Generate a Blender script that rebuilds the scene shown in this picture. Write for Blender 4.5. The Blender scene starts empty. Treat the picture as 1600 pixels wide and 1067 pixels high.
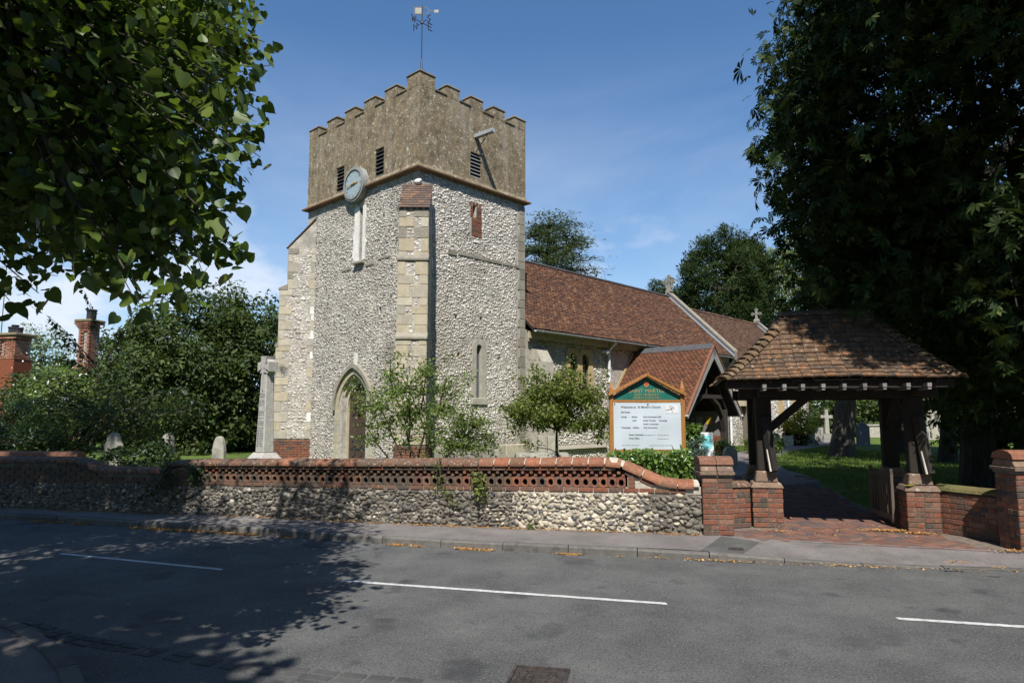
import bpy, bmesh, math, random
import numpy as np
from mathutils import Vector, Matrix
random.seed(7)
rng = np.random.default_rng(7)
SC = bpy.context.scene
COL = SC.collection
R = math.radians

# ---------------------------------------------------------------- camera
cam_data = bpy.data.cameras.new('camera')
cam_data.sensor_width = 36.0
cam_data.lens = 24.0
cam_data.clip_start = 0.05
cam_data.clip_end = 3000
cam = bpy.data.objects.new('camera', cam_data)
COL.objects.link(cam)
cam.location = (0, 0, 1.72)
cam.rotation_euler = (R(90 + 6.231), 0, 0)
SC.camera = cam

# ---------------------------------------------------------------- sun and sky
SUN_EL = 52.6
sun_data = bpy.data.lights.new('sun', 'SUN')
sun_data.energy = 5.0
sun_data.angle = R(0.5)
sun_data.color = (1.0, 0.955, 0.89)
sun = bpy.data.objects.new('sun', sun_data)
COL.objects.link(sun)
sun.rotation_euler = Vector((0.04, 1.07, -1.40)).to_track_quat('-Z', 'Y').to_euler()

world = bpy.data.worlds.new('World')
SC.world = world
world.use_nodes = True
wt = world.node_tree
wt.nodes.clear()
wo = wt.nodes.new('ShaderNodeOutputWorld')
wb = wt.nodes.new('ShaderNodeBackground')
wb.inputs['Strength'].default_value = 0.064
sky = wt.nodes.new('ShaderNodeTexSky')
sky.sky_type = 'NISHITA'
sky.sun_disc = False
sky.sun_elevation = R(SUN_EL)
sky.sun_rotation = R(180)
sky.altitude = 100
sky.air_density = 1.0
sky.dust_density = 0.4
sky.ozone_density = 2.2
tc = wt.nodes.new('ShaderNodeTexCoord')
def wnode(t, **k):
    n = wt.nodes.new(t)
    for a, b in k.items():
        setattr(n, a, b)
    return n
def cloud_layer(scale, rot, nscale, lo, hi, seed, dist=0.0):
    mp = wnode('ShaderNodeMapping')
    mp.inputs['Scale'].default_value = scale
    mp.inputs['Rotation'].default_value = rot
    mp.inputs['Location'].default_value = (seed, seed * .7, 0)
    wt.links.new(tc.outputs['Generated'], mp.inputs['Vector'])
    nz = wnode('ShaderNodeTexNoise')
    nz.inputs['Scale'].default_value = nscale
    nz.inputs['Detail'].default_value = 9
    nz.inputs['Roughness'].default_value = .58
    nz.inputs['Distortion'].default_value = dist
    wt.links.new(mp.outputs['Vector'], nz.inputs['Vector'])
    rp = wnode('ShaderNodeMapRange')
    rp.inputs['From Min'].default_value = lo
    rp.inputs['From Max'].default_value = hi
    rp.clamp = True
    wt.links.new(nz.outputs['Fac'], rp.inputs['Value'])
    return rp.outputs['Result']
def wmath(op, a, b):
    n = wnode('ShaderNodeMath', operation=op)
    for i, x in enumerate((a, b)):
        if isinstance(x, (int, float)):
            n.inputs[i].default_value = x
        else:
            wt.links.new(x, n.inputs[i])
    return n.outputs[0]
cirrus = cloud_layer((1.0, 1.0, 3.2), (0, .25, .3), 1.1, .49, .80, 3.1, .3)
puffs = cloud_layer((1, 1, 2.3), (0, 0, 0), 4.2, .52, .66, 2.6)
sep = wnode('ShaderNodeSeparateXYZ')
wt.links.new(tc.outputs['Generated'], sep.inputs[0])
low = wnode('ShaderNodeMapRange')          # cumulus only sits low over the horizon
low.inputs['From Min'].default_value = .34
low.inputs['From Max'].default_value = .16
low.clamp = True
wt.links.new(sep.outputs['Z'], low.inputs['Value'])
cm = wnode('ShaderNodeMapRange')           # thin cirrus thins out towards the zenith
cm.inputs['From Min'].default_value = .50
cm.inputs['From Max'].default_value = .34
cm.clamp = True
wt.links.new(sep.outputs['Z'], cm.inputs['Value'])
cl = wmath('MAXIMUM', wmath('MULTIPLY', wmath('MULTIPLY', cirrus, cm.outputs['Result']), .30), wmath('MULTIPLY', wmath('MULTIPLY', puffs, low.outputs['Result']), .75))
hz = wnode('ShaderNodeMapRange')           # paler air towards the horizon all round
hz.inputs['From Min'].default_value = .40
hz.inputs['From Max'].default_value = 0.0
hz.inputs['To Max'].default_value = .40
hz.clamp = True
wt.links.new(sep.outputs['Z'], hz.inputs['Value'])
m0 = wnode('ShaderNodeMix', data_type='RGBA')
m0.inputs[7].default_value = (6.4, 7.5, 8.4, 1)
wt.links.new(hz.outputs['Result'], m0.inputs['Factor'])
tint = wnode('ShaderNodeMix', data_type='RGBA', blend_type='MULTIPLY')      # clear-air blue of the photograph's sky
tint.inputs['Factor'].default_value = 1.0
tint.inputs[7].default_value = (.96, 1.31, 1.56, 1)
wt.links.new(sky.outputs['Color'], tint.inputs[6])
wt.links.new(tint.outputs[2], m0.inputs[6])
mx = wnode('ShaderNodeMix', data_type='RGBA')
mx.inputs[7].default_value = (9.8, 10.2, 11.0, 1)
wt.links.new(cl, mx.inputs['Factor'])
wt.links.new(m0.outputs[2], mx.inputs[6])
wt.links.new(mx.outputs[2], wb.inputs['Color'])
wt.links.new(wb.outputs[0], wo.inputs['Surface'])

vs = SC.view_settings
vs.view_transform = 'Standard'
vs.look = 'None'
vs.exposure = 0.58
vs.gamma = 1.0
vs.use_curve_mapping = False
SC.render.engine = 'CYCLES'
SC.cycles.max_bounces = 6
SC.cycles.diffuse_bounces = 2
SC.cycles.transparent_max_bounces = 8
SC.cycles.use_denoising = True

# ---------------------------------------------------------------- helpers
EYE = 1.72
FPX = 1067.0
PIT = R(6.231)
def ray(px, py):
    r = (px - 800) / FPX
    u = (533.5 - py) / FPX
    return r, math.cos(PIT) - u * math.sin(PIT), math.sin(PIT) + u * math.cos(PIT)
def at_y(px, py, Y):
    x, y, z = ray(px, py)
    t = Y / y
    return Vector((x * t, Y, EYE + z * t))
def at_z(px, py, Z):
    x, y, z = ray(px, py)
    t = (Z - EYE) / z
    return Vector((x * t, y * t, Z))

def tag(o, label=None, cat=None, group=None, kind=None):
    if label: o['label'] = label
    if cat: o['category'] = cat
    if group: o['group'] = group
    if kind: o['kind'] = kind
    return o
def empty(name, loc=(0, 0, 0), rz=0.0, label=None, cat=None, group=None):
    o = bpy.data.objects.new(name, None)
    o.empty_display_size = .2
    o.location = loc
    o.rotation_euler = (0, 0, rz)
    COL.objects.link(o)
    return tag(o, label, cat, group)
def piece(name, mesh, parent, M, kind=None):
    o = bpy.data.objects.new(name, mesh)
    COL.objects.link(o)
    o.parent = parent
    o.matrix_local = M
    if kind: o['kind'] = kind
    return o
def frame(o, x, y, z):
    """matrix with the columns x, y, z at origin o"""
    return Matrix(((x[0], y[0], z[0], o[0]), (x[1], y[1], z[1], o[1]), (x[2], y[2], z[2], o[2]), (0, 0, 0, 1)))

class MB:
    def __init__(s):
        s.v = []; s.f = []; s.m = []; s.M = None
    def add(s, verts, faces, m=0):
        b = len(s.v)
        if s.M is not None:
            verts = [s.M @ Vector(v) for v in verts]
        s.v += [tuple(v) for v in verts]
        for f in faces:
            s.f.append([b + i for i in f]); s.m.append(m)
    def box(s, x0, x1, y0, y1, z0, z1, m=0):
        s.add([(x0, y0, z0), (x1, y0, z0), (x1, y1, z0), (x0, y1, z0), (x0, y0, z1), (x1, y0, z1), (x1, y1, z1), (x0, y1, z1)],
              [(0, 3, 2, 1), (4, 5, 6, 7), (0, 1, 5, 4), (1, 2, 6, 5), (2, 3, 7, 6), (3, 0, 4, 7)], m)
    def hexa(s, low, top, m=0):
        s.add(list(low) + list(top), [(0, 3, 2, 1), (4, 5, 6, 7), (0, 1, 5, 4), (1, 2, 6, 5), (2, 3, 7, 6), (3, 0, 4, 7)], m)
    def ext(s, poly, vec, m=0):
        n = len(poly); vec = Vector(vec)
        vv = [Vector(p) for p in poly]
        s.add(vv + [p + vec for p in vv], [list(range(n))[::-1], list(range(n, 2 * n))] + [(i, (i + 1) % n, n + (i + 1) % n, n + i) for i in range(n)], m)
    def ring(s, inner, outer, vec, m=0, closed=False):
        n = len(inner); vec = Vector(vec)
        a = [Vector(p) for p in inner]; b = [Vector(p) for p in outer]
        V = a + b + [p + vec for p in a] + [p + vec for p in b]
        F = []
        for i in range(n if closed else n - 1):
            j = (i + 1) % n
            F += [(i, j, n + j, n + i), (2 * n + i, 3 * n + i, 3 * n + j, 2 * n + j), (i, 2 * n + i, 2 * n + j, j), (n + i, n + j, 3 * n + j, 3 * n + i)]
        if not closed:
            F += [(0, n, 3 * n, 2 * n), (n - 1, 3 * n - 1, 4 * n - 1, 2 * n - 1)]
        s.add(V, F, m)
    def tube(s, pts, rad, n=8, m=0, cap=True):
        pts = [Vector(p) for p in pts]
        if not hasattr(rad, '__len__'): rad = [rad] * len(pts)
        V = []; ref = Vector((.31, .17, .93)).normalized()
        for i, p in enumerate(pts):
            d = (pts[min(i + 1, len(pts) - 1)] - pts[max(i - 1, 0)])
            d = d.normalized() if d.length > 1e-9 else Vector((0, 0, 1))
            a = d.cross(ref)
            if a.length < .05: a = d.cross(Vector((1, 0, 0)))
            a.normalize(); b = d.cross(a)
            for k in range(n):
                t = 2 * math.pi * k / n
                V.append(p + (a * math.cos(t) + b * math.sin(t)) * rad[i])
        F = []
        for i in range(len(pts) - 1):
            for k in range(n):
                F.append((i * n + k, i * n + (k + 1) % n, (i + 1) * n + (k + 1) % n, (i + 1) * n + k))
        if cap:
            F.append(list(range(n))[::-1]); F.append([(len(pts) - 1) * n + k for k in range(n)])
        s.add(V, F, m)
    def beam(s, a, b, w, h, m=0, up=(0, 0, 1)):
        a = Vector(a); b = Vector(b); d = (b - a).normalized(); up = Vector(up)
        x = d.cross(up)
        if x.length < .01: x = Vector((1, 0, 0))
        x.normalize(); y = x.cross(d).normalized()
        o = [(-w / 2, -h / 2), (w / 2, -h / 2), (w / 2, h / 2), (-w / 2, h / 2)]
        s.hexa([a + x * i + y * j for i, j in o], [b + x * i + y * j for i, j in o], m)
    def mesh(s, name, mats, smooth=False, bevel=0):
        me = bpy.data.meshes.new(name)
        me.from_pydata(s.v, [], s.f)
        for mt in (mats if isinstance(mats, (list, tuple)) else [mats]):
            me.materials.append(mt)
        if any(s.m): me.polygons.foreach_set('material_index', s.m)
        if bevel:
            bm = bmesh.new(); bm.from_mesh(me)
            bmesh.ops.recalc_face_normals(bm, faces=bm.faces)
            bmesh.ops.bevel(bm, geom=bm.edges, offset=bevel, segments=1, affect='EDGES')
            bm.to_mesh(me); bm.free()
        if smooth:
            me.polygons.foreach_set('use_smooth', [True] * len(me.polygons))
        me.update()
        return me
    def build(s, name, mats, parent=None, smooth=False, bevel=0, kind=None, loc=None):
        o = bpy.data.objects.new(name, s.mesh(name, mats, smooth, bevel))
        COL.objects.link(o)
        if parent is not None: o.parent = parent
        if loc is not None: o.location = loc
        if kind: o['kind'] = kind
        return o

def np_mesh(name, V, F, mats, smooth=False):
    """V (n,3) float, F (m,k) int"""
    me = bpy.data.meshes.new(name)
    V = np.asarray(V, dtype=np.float32); F = np.asarray(F, dtype=np.int32)
    k = F.shape[1]
    me.vertices.add(len(V)); me.vertices.foreach_set('co', V.ravel())
    me.loops.add(F.size); me.loops.foreach_set('vertex_index', F.ravel())
    me.polygons.add(len(F)); me.polygons.foreach_set('loop_start', np.arange(0, F.size, k, dtype=np.int32))
    if smooth: me.polygons.foreach_set('use_smooth', np.ones(len(F), dtype=bool))
    for mt in (mats if isinstance(mats, (list, tuple)) else [mats]): me.materials.append(mt)
    me.update(calc_edges=True)
    return me
def np_obj(name, V, F, mats, parent=None, smooth=False, kind=None):
    o = bpy.data.objects.new(name, np_mesh(name, V, F, mats, smooth))
    COL.objects.link(o)
    if parent is not None: o.parent = parent
    if kind: o['kind'] = kind
    return o
def unit(a):
    return a / (np.linalg.norm(a, axis=-1, keepdims=True) + 1e-9)

# ---------------------------------------------------------------- materials
def new_mat(name):
    m = bpy.data.materials.new(name)
    m.use_nodes = True
    m.node_tree.nodes.clear()
    return m, m.node_tree
def mat(name, cols, rough=.9, piece=True, nscale=6.0, namp=.35, bump=0.0, bscale=None, spots=(), spec=.3, metal=0.0,
        detail=6, streak=None, stretch=None, coat=0.0, sharp=False, nrough=.6, wash=()):
    """cols: list of (position, (r,g,b)); spots: list of (scale, threshold, softness, colour, amount)"""
    m, t = new_mat(name)
    N = t.nodes; L = t.links
    out = N.new('ShaderNodeOutputMaterial'); bs = N.new('ShaderNodeBsdfPrincipled')
    L.new(bs.outputs[0], out.inputs['Surface'])
    bs.inputs['Roughness'].default_value = rough
    bs.inputs['Specular IOR Level'].default_value = spec
    bs.inputs['Metallic'].default_value = metal
    if coat: bs.inputs['Coat Weight'].default_value = coat
    tc = N.new('ShaderNodeTexCoord'); oi = N.new('ShaderNodeObjectInfo'); ge = N.new('ShaderNodeNewGeometry')
    def mth(op, a, b=None, c=None):
        n = N.new('ShaderNodeMath'); n.operation = op
        for i, x in enumerate((a, b, c)):
            if x is None: continue
            if isinstance(x, (int, float)): n.inputs[i].default_value = x
            else: L.new(x, n.inputs[i])
        return n.outputs[0]
    rnd = mth('FRACT', mth('ADD', mth('MULTIPLY', oi.outputs['Random'], 7.137), ge.outputs['Random Per Island']))
    off = N.new('ShaderNodeVectorMath'); off.operation = 'ADD'
    sc = N.new('ShaderNodeVectorMath'); sc.operation = 'SCALE'
    cmb = N.new('ShaderNodeCombineXYZ')
    if piece:
        L.new(rnd, cmb.inputs[0]); L.new(mth('MULTIPLY', rnd, .37), cmb.inputs[1]); L.new(mth('MULTIPLY', rnd, 3.1), cmb.inputs[2])
    sc.inputs['Scale'].default_value = 40.0
    L.new(cmb.outputs[0], sc.inputs[0])
    L.new(tc.outputs['Object'], off.inputs[0]); L.new(sc.outputs[0], off.inputs[1])
    vec = off.outputs[0]
    if stretch:
        mp = N.new('ShaderNodeMapping'); mp.inputs['Scale'].default_value = stretch
        L.new(vec, mp.inputs['Vector']); vec = mp.outputs[0]
    def noise(s, d=detail, r=nrough, v=None, dist=0.0):
        n = N.new('ShaderNodeTexNoise'); n.inputs['Scale'].default_value = s; n.inputs['Detail'].default_value = d
        n.inputs['Roughness'].default_value = r; n.inputs['Distortion'].default_value = dist
        L.new(v or vec, n.inputs['Vector'])
        return n.outputs['Fac']
    n1 = noise(nscale)
    rp = N.new('ShaderNodeValToRGB')
    if sharp: rp.color_ramp.interpolation = 'CONSTANT'
    el = rp.color_ramp.elements
    while len(el) < len(cols): el.new(.5)
    for e, (p, c) in zip(el, cols):
        e.position = p; e.color = (*c, 1)
    if piece: L.new(rnd, rp.inputs[0])
    else:
        mr = N.new('ShaderNodeMapRange'); mr.inputs['From Min'].default_value = .28; mr.inputs['From Max'].default_value = .72
        L.new(n1, mr.inputs['Value']); L.new(mr.outputs[0], rp.inputs[0])
    col = rp.outputs[0]
    def mix(fac, a, b, bt='MIX'):
        n = N.new('ShaderNodeMix'); n.data_type = 'RGBA'; n.blend_type = bt
        for i, x in ((0, fac), (6, a), (7, b)):
            if isinstance(x, (int, float)): n.inputs[i].default_value = x
            elif isinstance(x, tuple): n.inputs[i].default_value = (*x, 1)
            else: L.new(x, n.inputs[i])
        return n.outputs[2]
    if namp:
        n2 = noise(nscale * 2.7, 4)
        k = mth('MULTIPLY_ADD', mth('SUBTRACT', mth('ADD', n1, mth('MULTIPLY', n2, .5)), .75), namp * 2.4, 1.0)
        cc = N.new('ShaderNodeCombineColor')
        for i in range(3): L.new(k, cc.inputs[i])
        col = mix(1.0, col, cc.outputs[0], 'MULTIPLY')
    if streak:
        ssc, slo, shi, scol, samt = streak
        mp2 = N.new('ShaderNodeMapping'); mp2.inputs['Scale'].default_value = (1, 1, .1)
        L.new(tc.outputs['Object'], mp2.inputs['Vector'])
        ns = noise(ssc, 5, .6, mp2.outputs[0])
        mr2 = N.new('ShaderNodeMapRange'); mr2.inputs['From Min'].default_value = slo; mr2.inputs['From Max'].default_value = shi
        L.new(ns, mr2.inputs['Value'])
        col = mix(mth('MULTIPLY', mr2.outputs[0], samt), col, scol)
    for (s_, th, so, c_, am) in spots:
        ns = noise(s_, 3, .55)
        mr3 = N.new('ShaderNodeMapRange'); mr3.inputs['From Min'].default_value = th; mr3.inputs['From Max'].default_value = th + so
        L.new(ns, mr3.inputs['Value'])
        col = mix(mth('MULTIPLY', mr3.outputs[0], am), col, c_)
    for (s_, lo_, hi_, c_, am) in wash:        # weathering that runs across many pieces
        nw = noise(s_, 4, .6, ge.outputs['Position'])
        mr4 = N.new('ShaderNodeMapRange'); mr4.inputs['From Min'].default_value = lo_; mr4.inputs['From Max'].default_value = hi_
        L.new(nw, mr4.inputs['Value'])
        col = mix(mth('MULTIPLY', mr4.outputs[0], am), col, c_)
    L.new(col, bs.inputs['Base Color'])
    if bump:
        bn = N.new('ShaderNodeBump'); bn.inputs['Strength'].default_value = min(1, bump); bn.inputs['Distance'].default_value = .02 * bump
        L.new(noise(bscale or nscale * 3, 6, .65), bn.inputs['Height'])
        L.new(bn.outputs[0], bs.inputs['Normal'])
    return m
def leaf_mat(name, cols, trans=.3, rough=.5, tint=(.32, .42, .06), spec=.35):
    m, t = new_mat(name); N = t.nodes; L = t.links
    out = N.new('ShaderNodeOutputMaterial'); bs = N.new('ShaderNodeBsdfPrincipled'); tr = N.new('ShaderNodeBsdfTranslucent'); mx = N.new('ShaderNodeMixShader')
    bs.inputs['Roughness'].default_value = rough; bs.inputs['Specular IOR Level'].default_value = spec
    ge = N.new('ShaderNodeNewGeometry'); oi = N.new('ShaderNodeObjectInfo')
    ad = N.new('ShaderNodeMath'); ad.operation = 'ADD'; fr = N.new('ShaderNodeMath'); fr.operation = 'FRACT'
    L.new(ge.outputs['Random Per Island'], ad.inputs[0]); L.new(oi.outputs['Random'], ad.inputs[1]); L.new(ad.outputs[0], fr.inputs[0])
    rp = N.new('ShaderNodeValToRGB'); el = rp.color_ramp.elements
    while len(el) < len(cols): el.new(.5)
    for e, (p, c) in zip(el, cols): e.position = p; e.color = (*c, 1)
    L.new(fr.outputs[0], rp.inputs[0])
    tcn = N.new('ShaderNodeTexCoord'); nz = N.new('ShaderNodeTexNoise'); nz.inputs['Scale'].default_value = .9; nz.inputs['Detail'].default_value = 3
    L.new(tcn.outputs['Object'], nz.inputs['Vector'])
    hs = N.new('ShaderNodeHueSaturation'); mr = N.new('ShaderNodeMapRange'); mr.inputs['From Min'].default_value = .3; mr.inputs['From Max'].default_value = .7
    mr.inputs['To Min'].default_value = .72; mr.inputs['To Max'].default_value = 1.3
    L.new(nz.outputs['Fac'], mr.inputs['Value']); L.new(mr.outputs[0], hs.inputs['Value']); L.new(rp.outputs[0], hs.inputs['Color'])
    L.new(hs.outputs[0], bs.inputs['Base Color'])
    tr.inputs['Color'].default_value = (*tint, 1)
    mul = N.new('ShaderNodeMix'); mul.data_type = 'RGBA'; mul.blend_type = 'MULTIPLY'; mul.inputs[0].default_value = .0
    mul.inputs[6].default_value = (*tint, 1)
    L.new(mul.outputs[2], tr.inputs['Color'])
    mx.inputs[0].default_value = trans
    L.new(bs.outputs[0], mx.inputs[1]); L.new(tr.outputs[0], mx.inputs[2]); L.new(mx.outputs[0], out.inputs['Surface'])
    return m
def c(*a): return a
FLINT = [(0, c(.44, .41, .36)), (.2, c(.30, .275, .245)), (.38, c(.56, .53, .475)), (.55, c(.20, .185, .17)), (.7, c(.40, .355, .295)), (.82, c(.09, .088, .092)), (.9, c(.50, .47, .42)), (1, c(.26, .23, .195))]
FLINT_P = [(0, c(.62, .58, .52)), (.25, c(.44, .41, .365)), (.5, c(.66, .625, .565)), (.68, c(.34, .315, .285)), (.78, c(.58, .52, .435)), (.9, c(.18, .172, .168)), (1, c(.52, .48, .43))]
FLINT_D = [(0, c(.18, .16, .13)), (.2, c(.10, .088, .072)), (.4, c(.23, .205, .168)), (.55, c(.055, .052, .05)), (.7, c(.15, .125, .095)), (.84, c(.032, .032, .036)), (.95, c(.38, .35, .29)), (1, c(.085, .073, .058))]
M = {}
WASH = ((.45, .48, .66, c(.27, .235, .19), .55), (1.5, .52, .66, c(.52, .48, .42), .55), (.8, .56, .72, c(.17, .155, .135), .5), (3.2, .60, .70, c(.33, .27, .2), .4))
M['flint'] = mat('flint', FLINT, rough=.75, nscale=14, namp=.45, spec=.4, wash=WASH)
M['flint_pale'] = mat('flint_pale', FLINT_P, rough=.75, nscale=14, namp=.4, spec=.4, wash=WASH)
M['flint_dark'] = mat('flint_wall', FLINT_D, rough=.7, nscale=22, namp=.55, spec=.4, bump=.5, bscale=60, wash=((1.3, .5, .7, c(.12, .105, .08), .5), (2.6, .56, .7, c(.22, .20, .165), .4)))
M['flint_cream'] = mat('flint_cream', [(0, c(.45, .39, .29)), (.25, c(.30, .265, .205)), (.48, c(.50, .45, .355)), (.64, c(.17, .15, .125)), (.76, c(.075, .073, .076)), (.88, c(.38, .32, .215)), (1, c(.24, .215, .175))], rough=.7, nscale=22, namp=.5, spec=.4, bump=.5, bscale=60)
M['mortar'] = mat('lime_mortar', [(0, c(.30, .275, .235)), (.5, c(.40, .37, .32)), (1, c(.48, .45, .39))], piece=False, nscale=9, namp=.3, bump=1, bscale=50, wash=WASH)
M['mortar_dark'] = mat('wall_mortar', [(0, c(.085, .075, .06)), (.5, c(.14, .125, .10)), (1, c(.21, .19, .16))], piece=False, nscale=7, namp=.4, bump=1, bscale=50)
M['mortar_cream'] = mat('new_mortar', [(0, c(.38, .34, .27)), (1, c(.50, .46, .38))], piece=False, nscale=7, namp=.3, bump=1, bscale=50)
M['render'] = mat('lichened_render', [(0, c(.115, .087, .051)), (.35, c(.17, .132, .080)), (.7, c(.205, .160, .096)), (1, c(.26, .212, .14))], piece=False, nscale=3.2, namp=.55, bump=1, bscale=30,
                  spots=[(9, .62, .05, c(.46, .43, .36), .8), (17, .62, .05, c(.50, .47, .40), .7), (30, .62, .05, c(.07, .055, .035), .6), (5.5, .63, .1, c(.28, .15, .035), .55), (3.1, .6, .1, c(.065, .055, .045), .55)], streak=(3.4, .52, .66, c(.31, .275, .22), .5), detail=9, nrough=.7)
M['stone'] = mat('buff_stone', [(0, c(.36, .31, .215)), (.4, c(.42, .37, .27)), (.75, c(.31, .285, .23)), (1, c(.44, .40, .31))], nscale=5, namp=.3, bump=.5, bscale=40, spots=[(9, .62, .1, c(.22, .20, .16), .45)])
M['stone_grey'] = mat('weathered_stone', [(0, c(.215, .195, .155)), (.5, c(.28, .255, .205)), (1, c(.18, .165, .135))], nscale=6, namp=.4, bump=.7, bscale=40, spots=[(12, .6, .08, c(.14, .125, .1), .6), (20, .64, .06, c(.5, .48, .42), .5)])
M['stone_white'] = mat('limewashed_stone', [(0, c(.62, .60, .55)), (.6, c(.72, .70, .65)), (1, c(.54, .52, .47))], nscale=7, namp=.3, bump=.6, bscale=40, spots=[(10, .62, .08, c(.4, .38, .33), .5)])
M['stone_ochre'] = mat('ochre_stone', [(0, c(.40, .29, .14)), (1, c(.46, .35, .19))], nscale=6, namp=.25, bump=.4, bscale=40)
M['coping_dark'] = mat('dark_coping', [(0, c(.11, .085, .05)), (1, c(.17, .135, .08))], nscale=8, namp=.4, bump=.8, bscale=40, spots=[(14, .62, .06, c(.36, .34, .28), .6)])
BR = [(0, c(.20, .075, .042)), (.2, c(.15, .056, .036)), (.38, c(.235, .095, .052)), (.55, c(.11, .055, .042)), (.7, c(.18, .082, .052)), (.84, c(.075, .058, .052)), (.93, c(.22, .12, .078)), (1, c(.13, .075, .055))]
M['brick'] = mat('red_brick', BR, nscale=22, namp=.45, bump=.6, bscale=70, spots=[(26, .63, .06, c(.33, .29, .23), .5), (15, .6, .1, c(.07, .06, .05), .55)])
M['brick_dark'] = mat('sooty_brick', [(0, c(.105, .068, .048)), (.3, c(.078, .060, .046)), (.6, c(.15, .078, .048)), (1, c(.066, .056, .045))], nscale=18, namp=.5, bump=.6, bscale=70, spots=[(20, .62, .06, c(.28, .25, .2), .5), (12, .6, .1, c(.05, .06, .03), .6)])
M['coping'] = mat('half_round_coping', [(0, c(.24, .092, .048)), (.25, c(.19, .078, .045)), (.5, c(.27, .115, .06)), (.75, c(.155, .075, .047)), (1, c(.22, .10, .058))], nscale=16, namp=.5, bump=.5, bscale=70, rough=.8, spots=[(24, .62, .05, c(.38, .34, .27), .4), (11, .56, .12, c(.10, .07, .05), .6)])
M['coping_old'] = mat('mossy_coping', [(0, c(.115, .068, .045)), (.4, c(.15, .075, .045)), (.7, c(.085, .062, .046)), (1, c(.20, .085, .045))], nscale=14, namp=.5, bump=.6, bscale=70, spots=[(22, .6, .05, c(.40, .37, .31), .55), (9, .54, .12, c(.08, .07, .05), .7)])
M['tile'] = mat('plain_roof_tile', [(0, c(.155, .070, .040)), (.25, c(.105, .054, .037)), (.45, c(.195, .084, .043)), (.6, c(.084, .050, .038)), (.78, c(.165, .082, .048)), (.9, c(.27, .135, .072)), (1, c(.21, .115, .068))], nscale=6, namp=.5, rough=.85, spots=[(.9, .54, .16, c(.21, .10, .055), .45), (.6, .56, .14, c(.07, .05, .042), .45)])
M['tile_brown'] = mat('old_roof_tile', [(0, c(.13, .07, .045)), (.4, c(.10, .055, .04)), (.7, c(.16, .09, .055)), (1, c(.2, .12, .07))], nscale=6, namp=.5, rough=.9)
M['tile_weathered'] = mat('weathered_buttress_tile', [(0, c(.115, .078, .06)), (.4, c(.085, .062, .05)), (.7, c(.145, .095, .07)), (1, c(.18, .10, .06))], nscale=6, namp=.5, rough=.9)
M['tile_porch'] = mat('porch_tile', [(0, c(.19, .078, .043)), (.3, c(.145, .06, .037)), (.6, c(.235, .10, .054)), (.8, c(.11, .055, .038)), (1, c(.20, .09, .05))], nscale=8, namp=.4, rough=.85)
M['tile_lych'] = mat('lichened_tile', [(0, c(.125, .069, .038)), (.2, c(.070, .047, .033)), (.4, c(.155, .084, .043)), (.55, c(.054, .040, .031)), (.7, c(.125, .074, .043)), (.86, c(.10, .062, .038)), (.93, c(.23, .105, .046)), (1, c(.085, .056, .036))], nscale=14, namp=.5, bump=.6, bscale=60,
                     spots=[(14, .635, .05, c(.40, .375, .29), .7), (9, .63, .08, c(.24, .15, .035), .55), (8, .60, .1, c(.055, .05, .04), .6)])
M['barge'] = mat('pale_grey_barge_oak', [(0, c(.24, .235, .23)), (1, c(.31, .30, .29))], nscale=5, namp=.35, bump=.4, stretch=(6, 6, .8))
M['tile_moss'] = mat('mossy_bonnet_tile', [(0, c(.13, .085, .045)), (.5, c(.095, .064, .038)), (1, c(.155, .095, .05))], nscale=12, namp=.5, bump=.7, bscale=60, spots=[(12, .6, .06, c(.33, .30, .2), .6)])
M['timber'] = mat('dark_oak', [(0, c(.026, .021, .017)), (.5, c(.036, .029, .023)), (1, c(.020, .017, .014))], nscale=5, namp=.4, bump=.6, bscale=40, stretch=(6, 6, .8))
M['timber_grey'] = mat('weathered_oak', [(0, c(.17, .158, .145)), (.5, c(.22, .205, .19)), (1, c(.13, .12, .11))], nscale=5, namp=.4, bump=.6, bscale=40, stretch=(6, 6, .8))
M['timber_pale'] = mat('bleached_oak', [(0, c(.46, .43, .38)), (1, c(.56, .53, .47))], nscale=8, namp=.3)
M['oak_sign'] = mat('varnished_oak', [(0, c(.25, .105, .026)), (1, c(.32, .145, .04))], nscale=5, namp=.35, rough=.4, stretch=(5, 5, .7), spec=.5)
M['void'] = mat('dark_interior', [(0, c(.012, .012, .012)), (1, c(.016, .016, .016))], namp=0)
M['iron'] = mat('black_iron', [(0, c(.025, .025, .028)), (1, c(.035, .035, .037))], rough=.5, spec=.5, namp=.2)
M['iron_rust'] = mat('rusty_cast_iron', [(0, c(.045, .040, .038)), (.5, c(.06, .05, .045)), (1, c(.085, .062, .05))], piece=False, rough=.55, metal=.3, nscale=14, namp=.5, bump=.4)
M['lead'] = mat('lead_flashing', [(0, c(.20, .21, .225)), (1, c(.26, .27, .285))], rough=.55, nscale=6, namp=.3)
M['lead_dark'] = mat('lead_ridge', [(0, c(.055, .055, .058)), (1, c(.08, .08, .083))], rough=.6, nscale=6, namp=.4)
M['grey_paint'] = mat('grey_gutter_paint', [(0, c(.30, .31, .33)), (1, c(.36, .37, .385))], rough=.5, nscale=6, namp=.2)
M['pipe'] = mat('pale_downpipe_paint', [(0, c(.60, .61, .65)), (1, c(.66, .67, .70))], rough=.5, nscale=6, namp=.2)
M['door'] = mat('brown_door_oak', [(0, c(.050, .032, .024)), (.5, c(.065, .042, .031)), (1, c(.042, .028, .022))], rough=.6, nscale=5, namp=.35, stretch=(8, 8, .6), bump=.3)
M['glass'] = mat('dark_leaded_glass', [(0, c(.02, .022, .026)), (1, c(.035, .038, .042))], rough=.16, spec=.6, namp=.2)
M['lead_net'] = mat('window_guard', [(0, c(.22, .225, .24)), (1, c(.27, .275, .29))], rough=.5, namp=.1)
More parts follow.
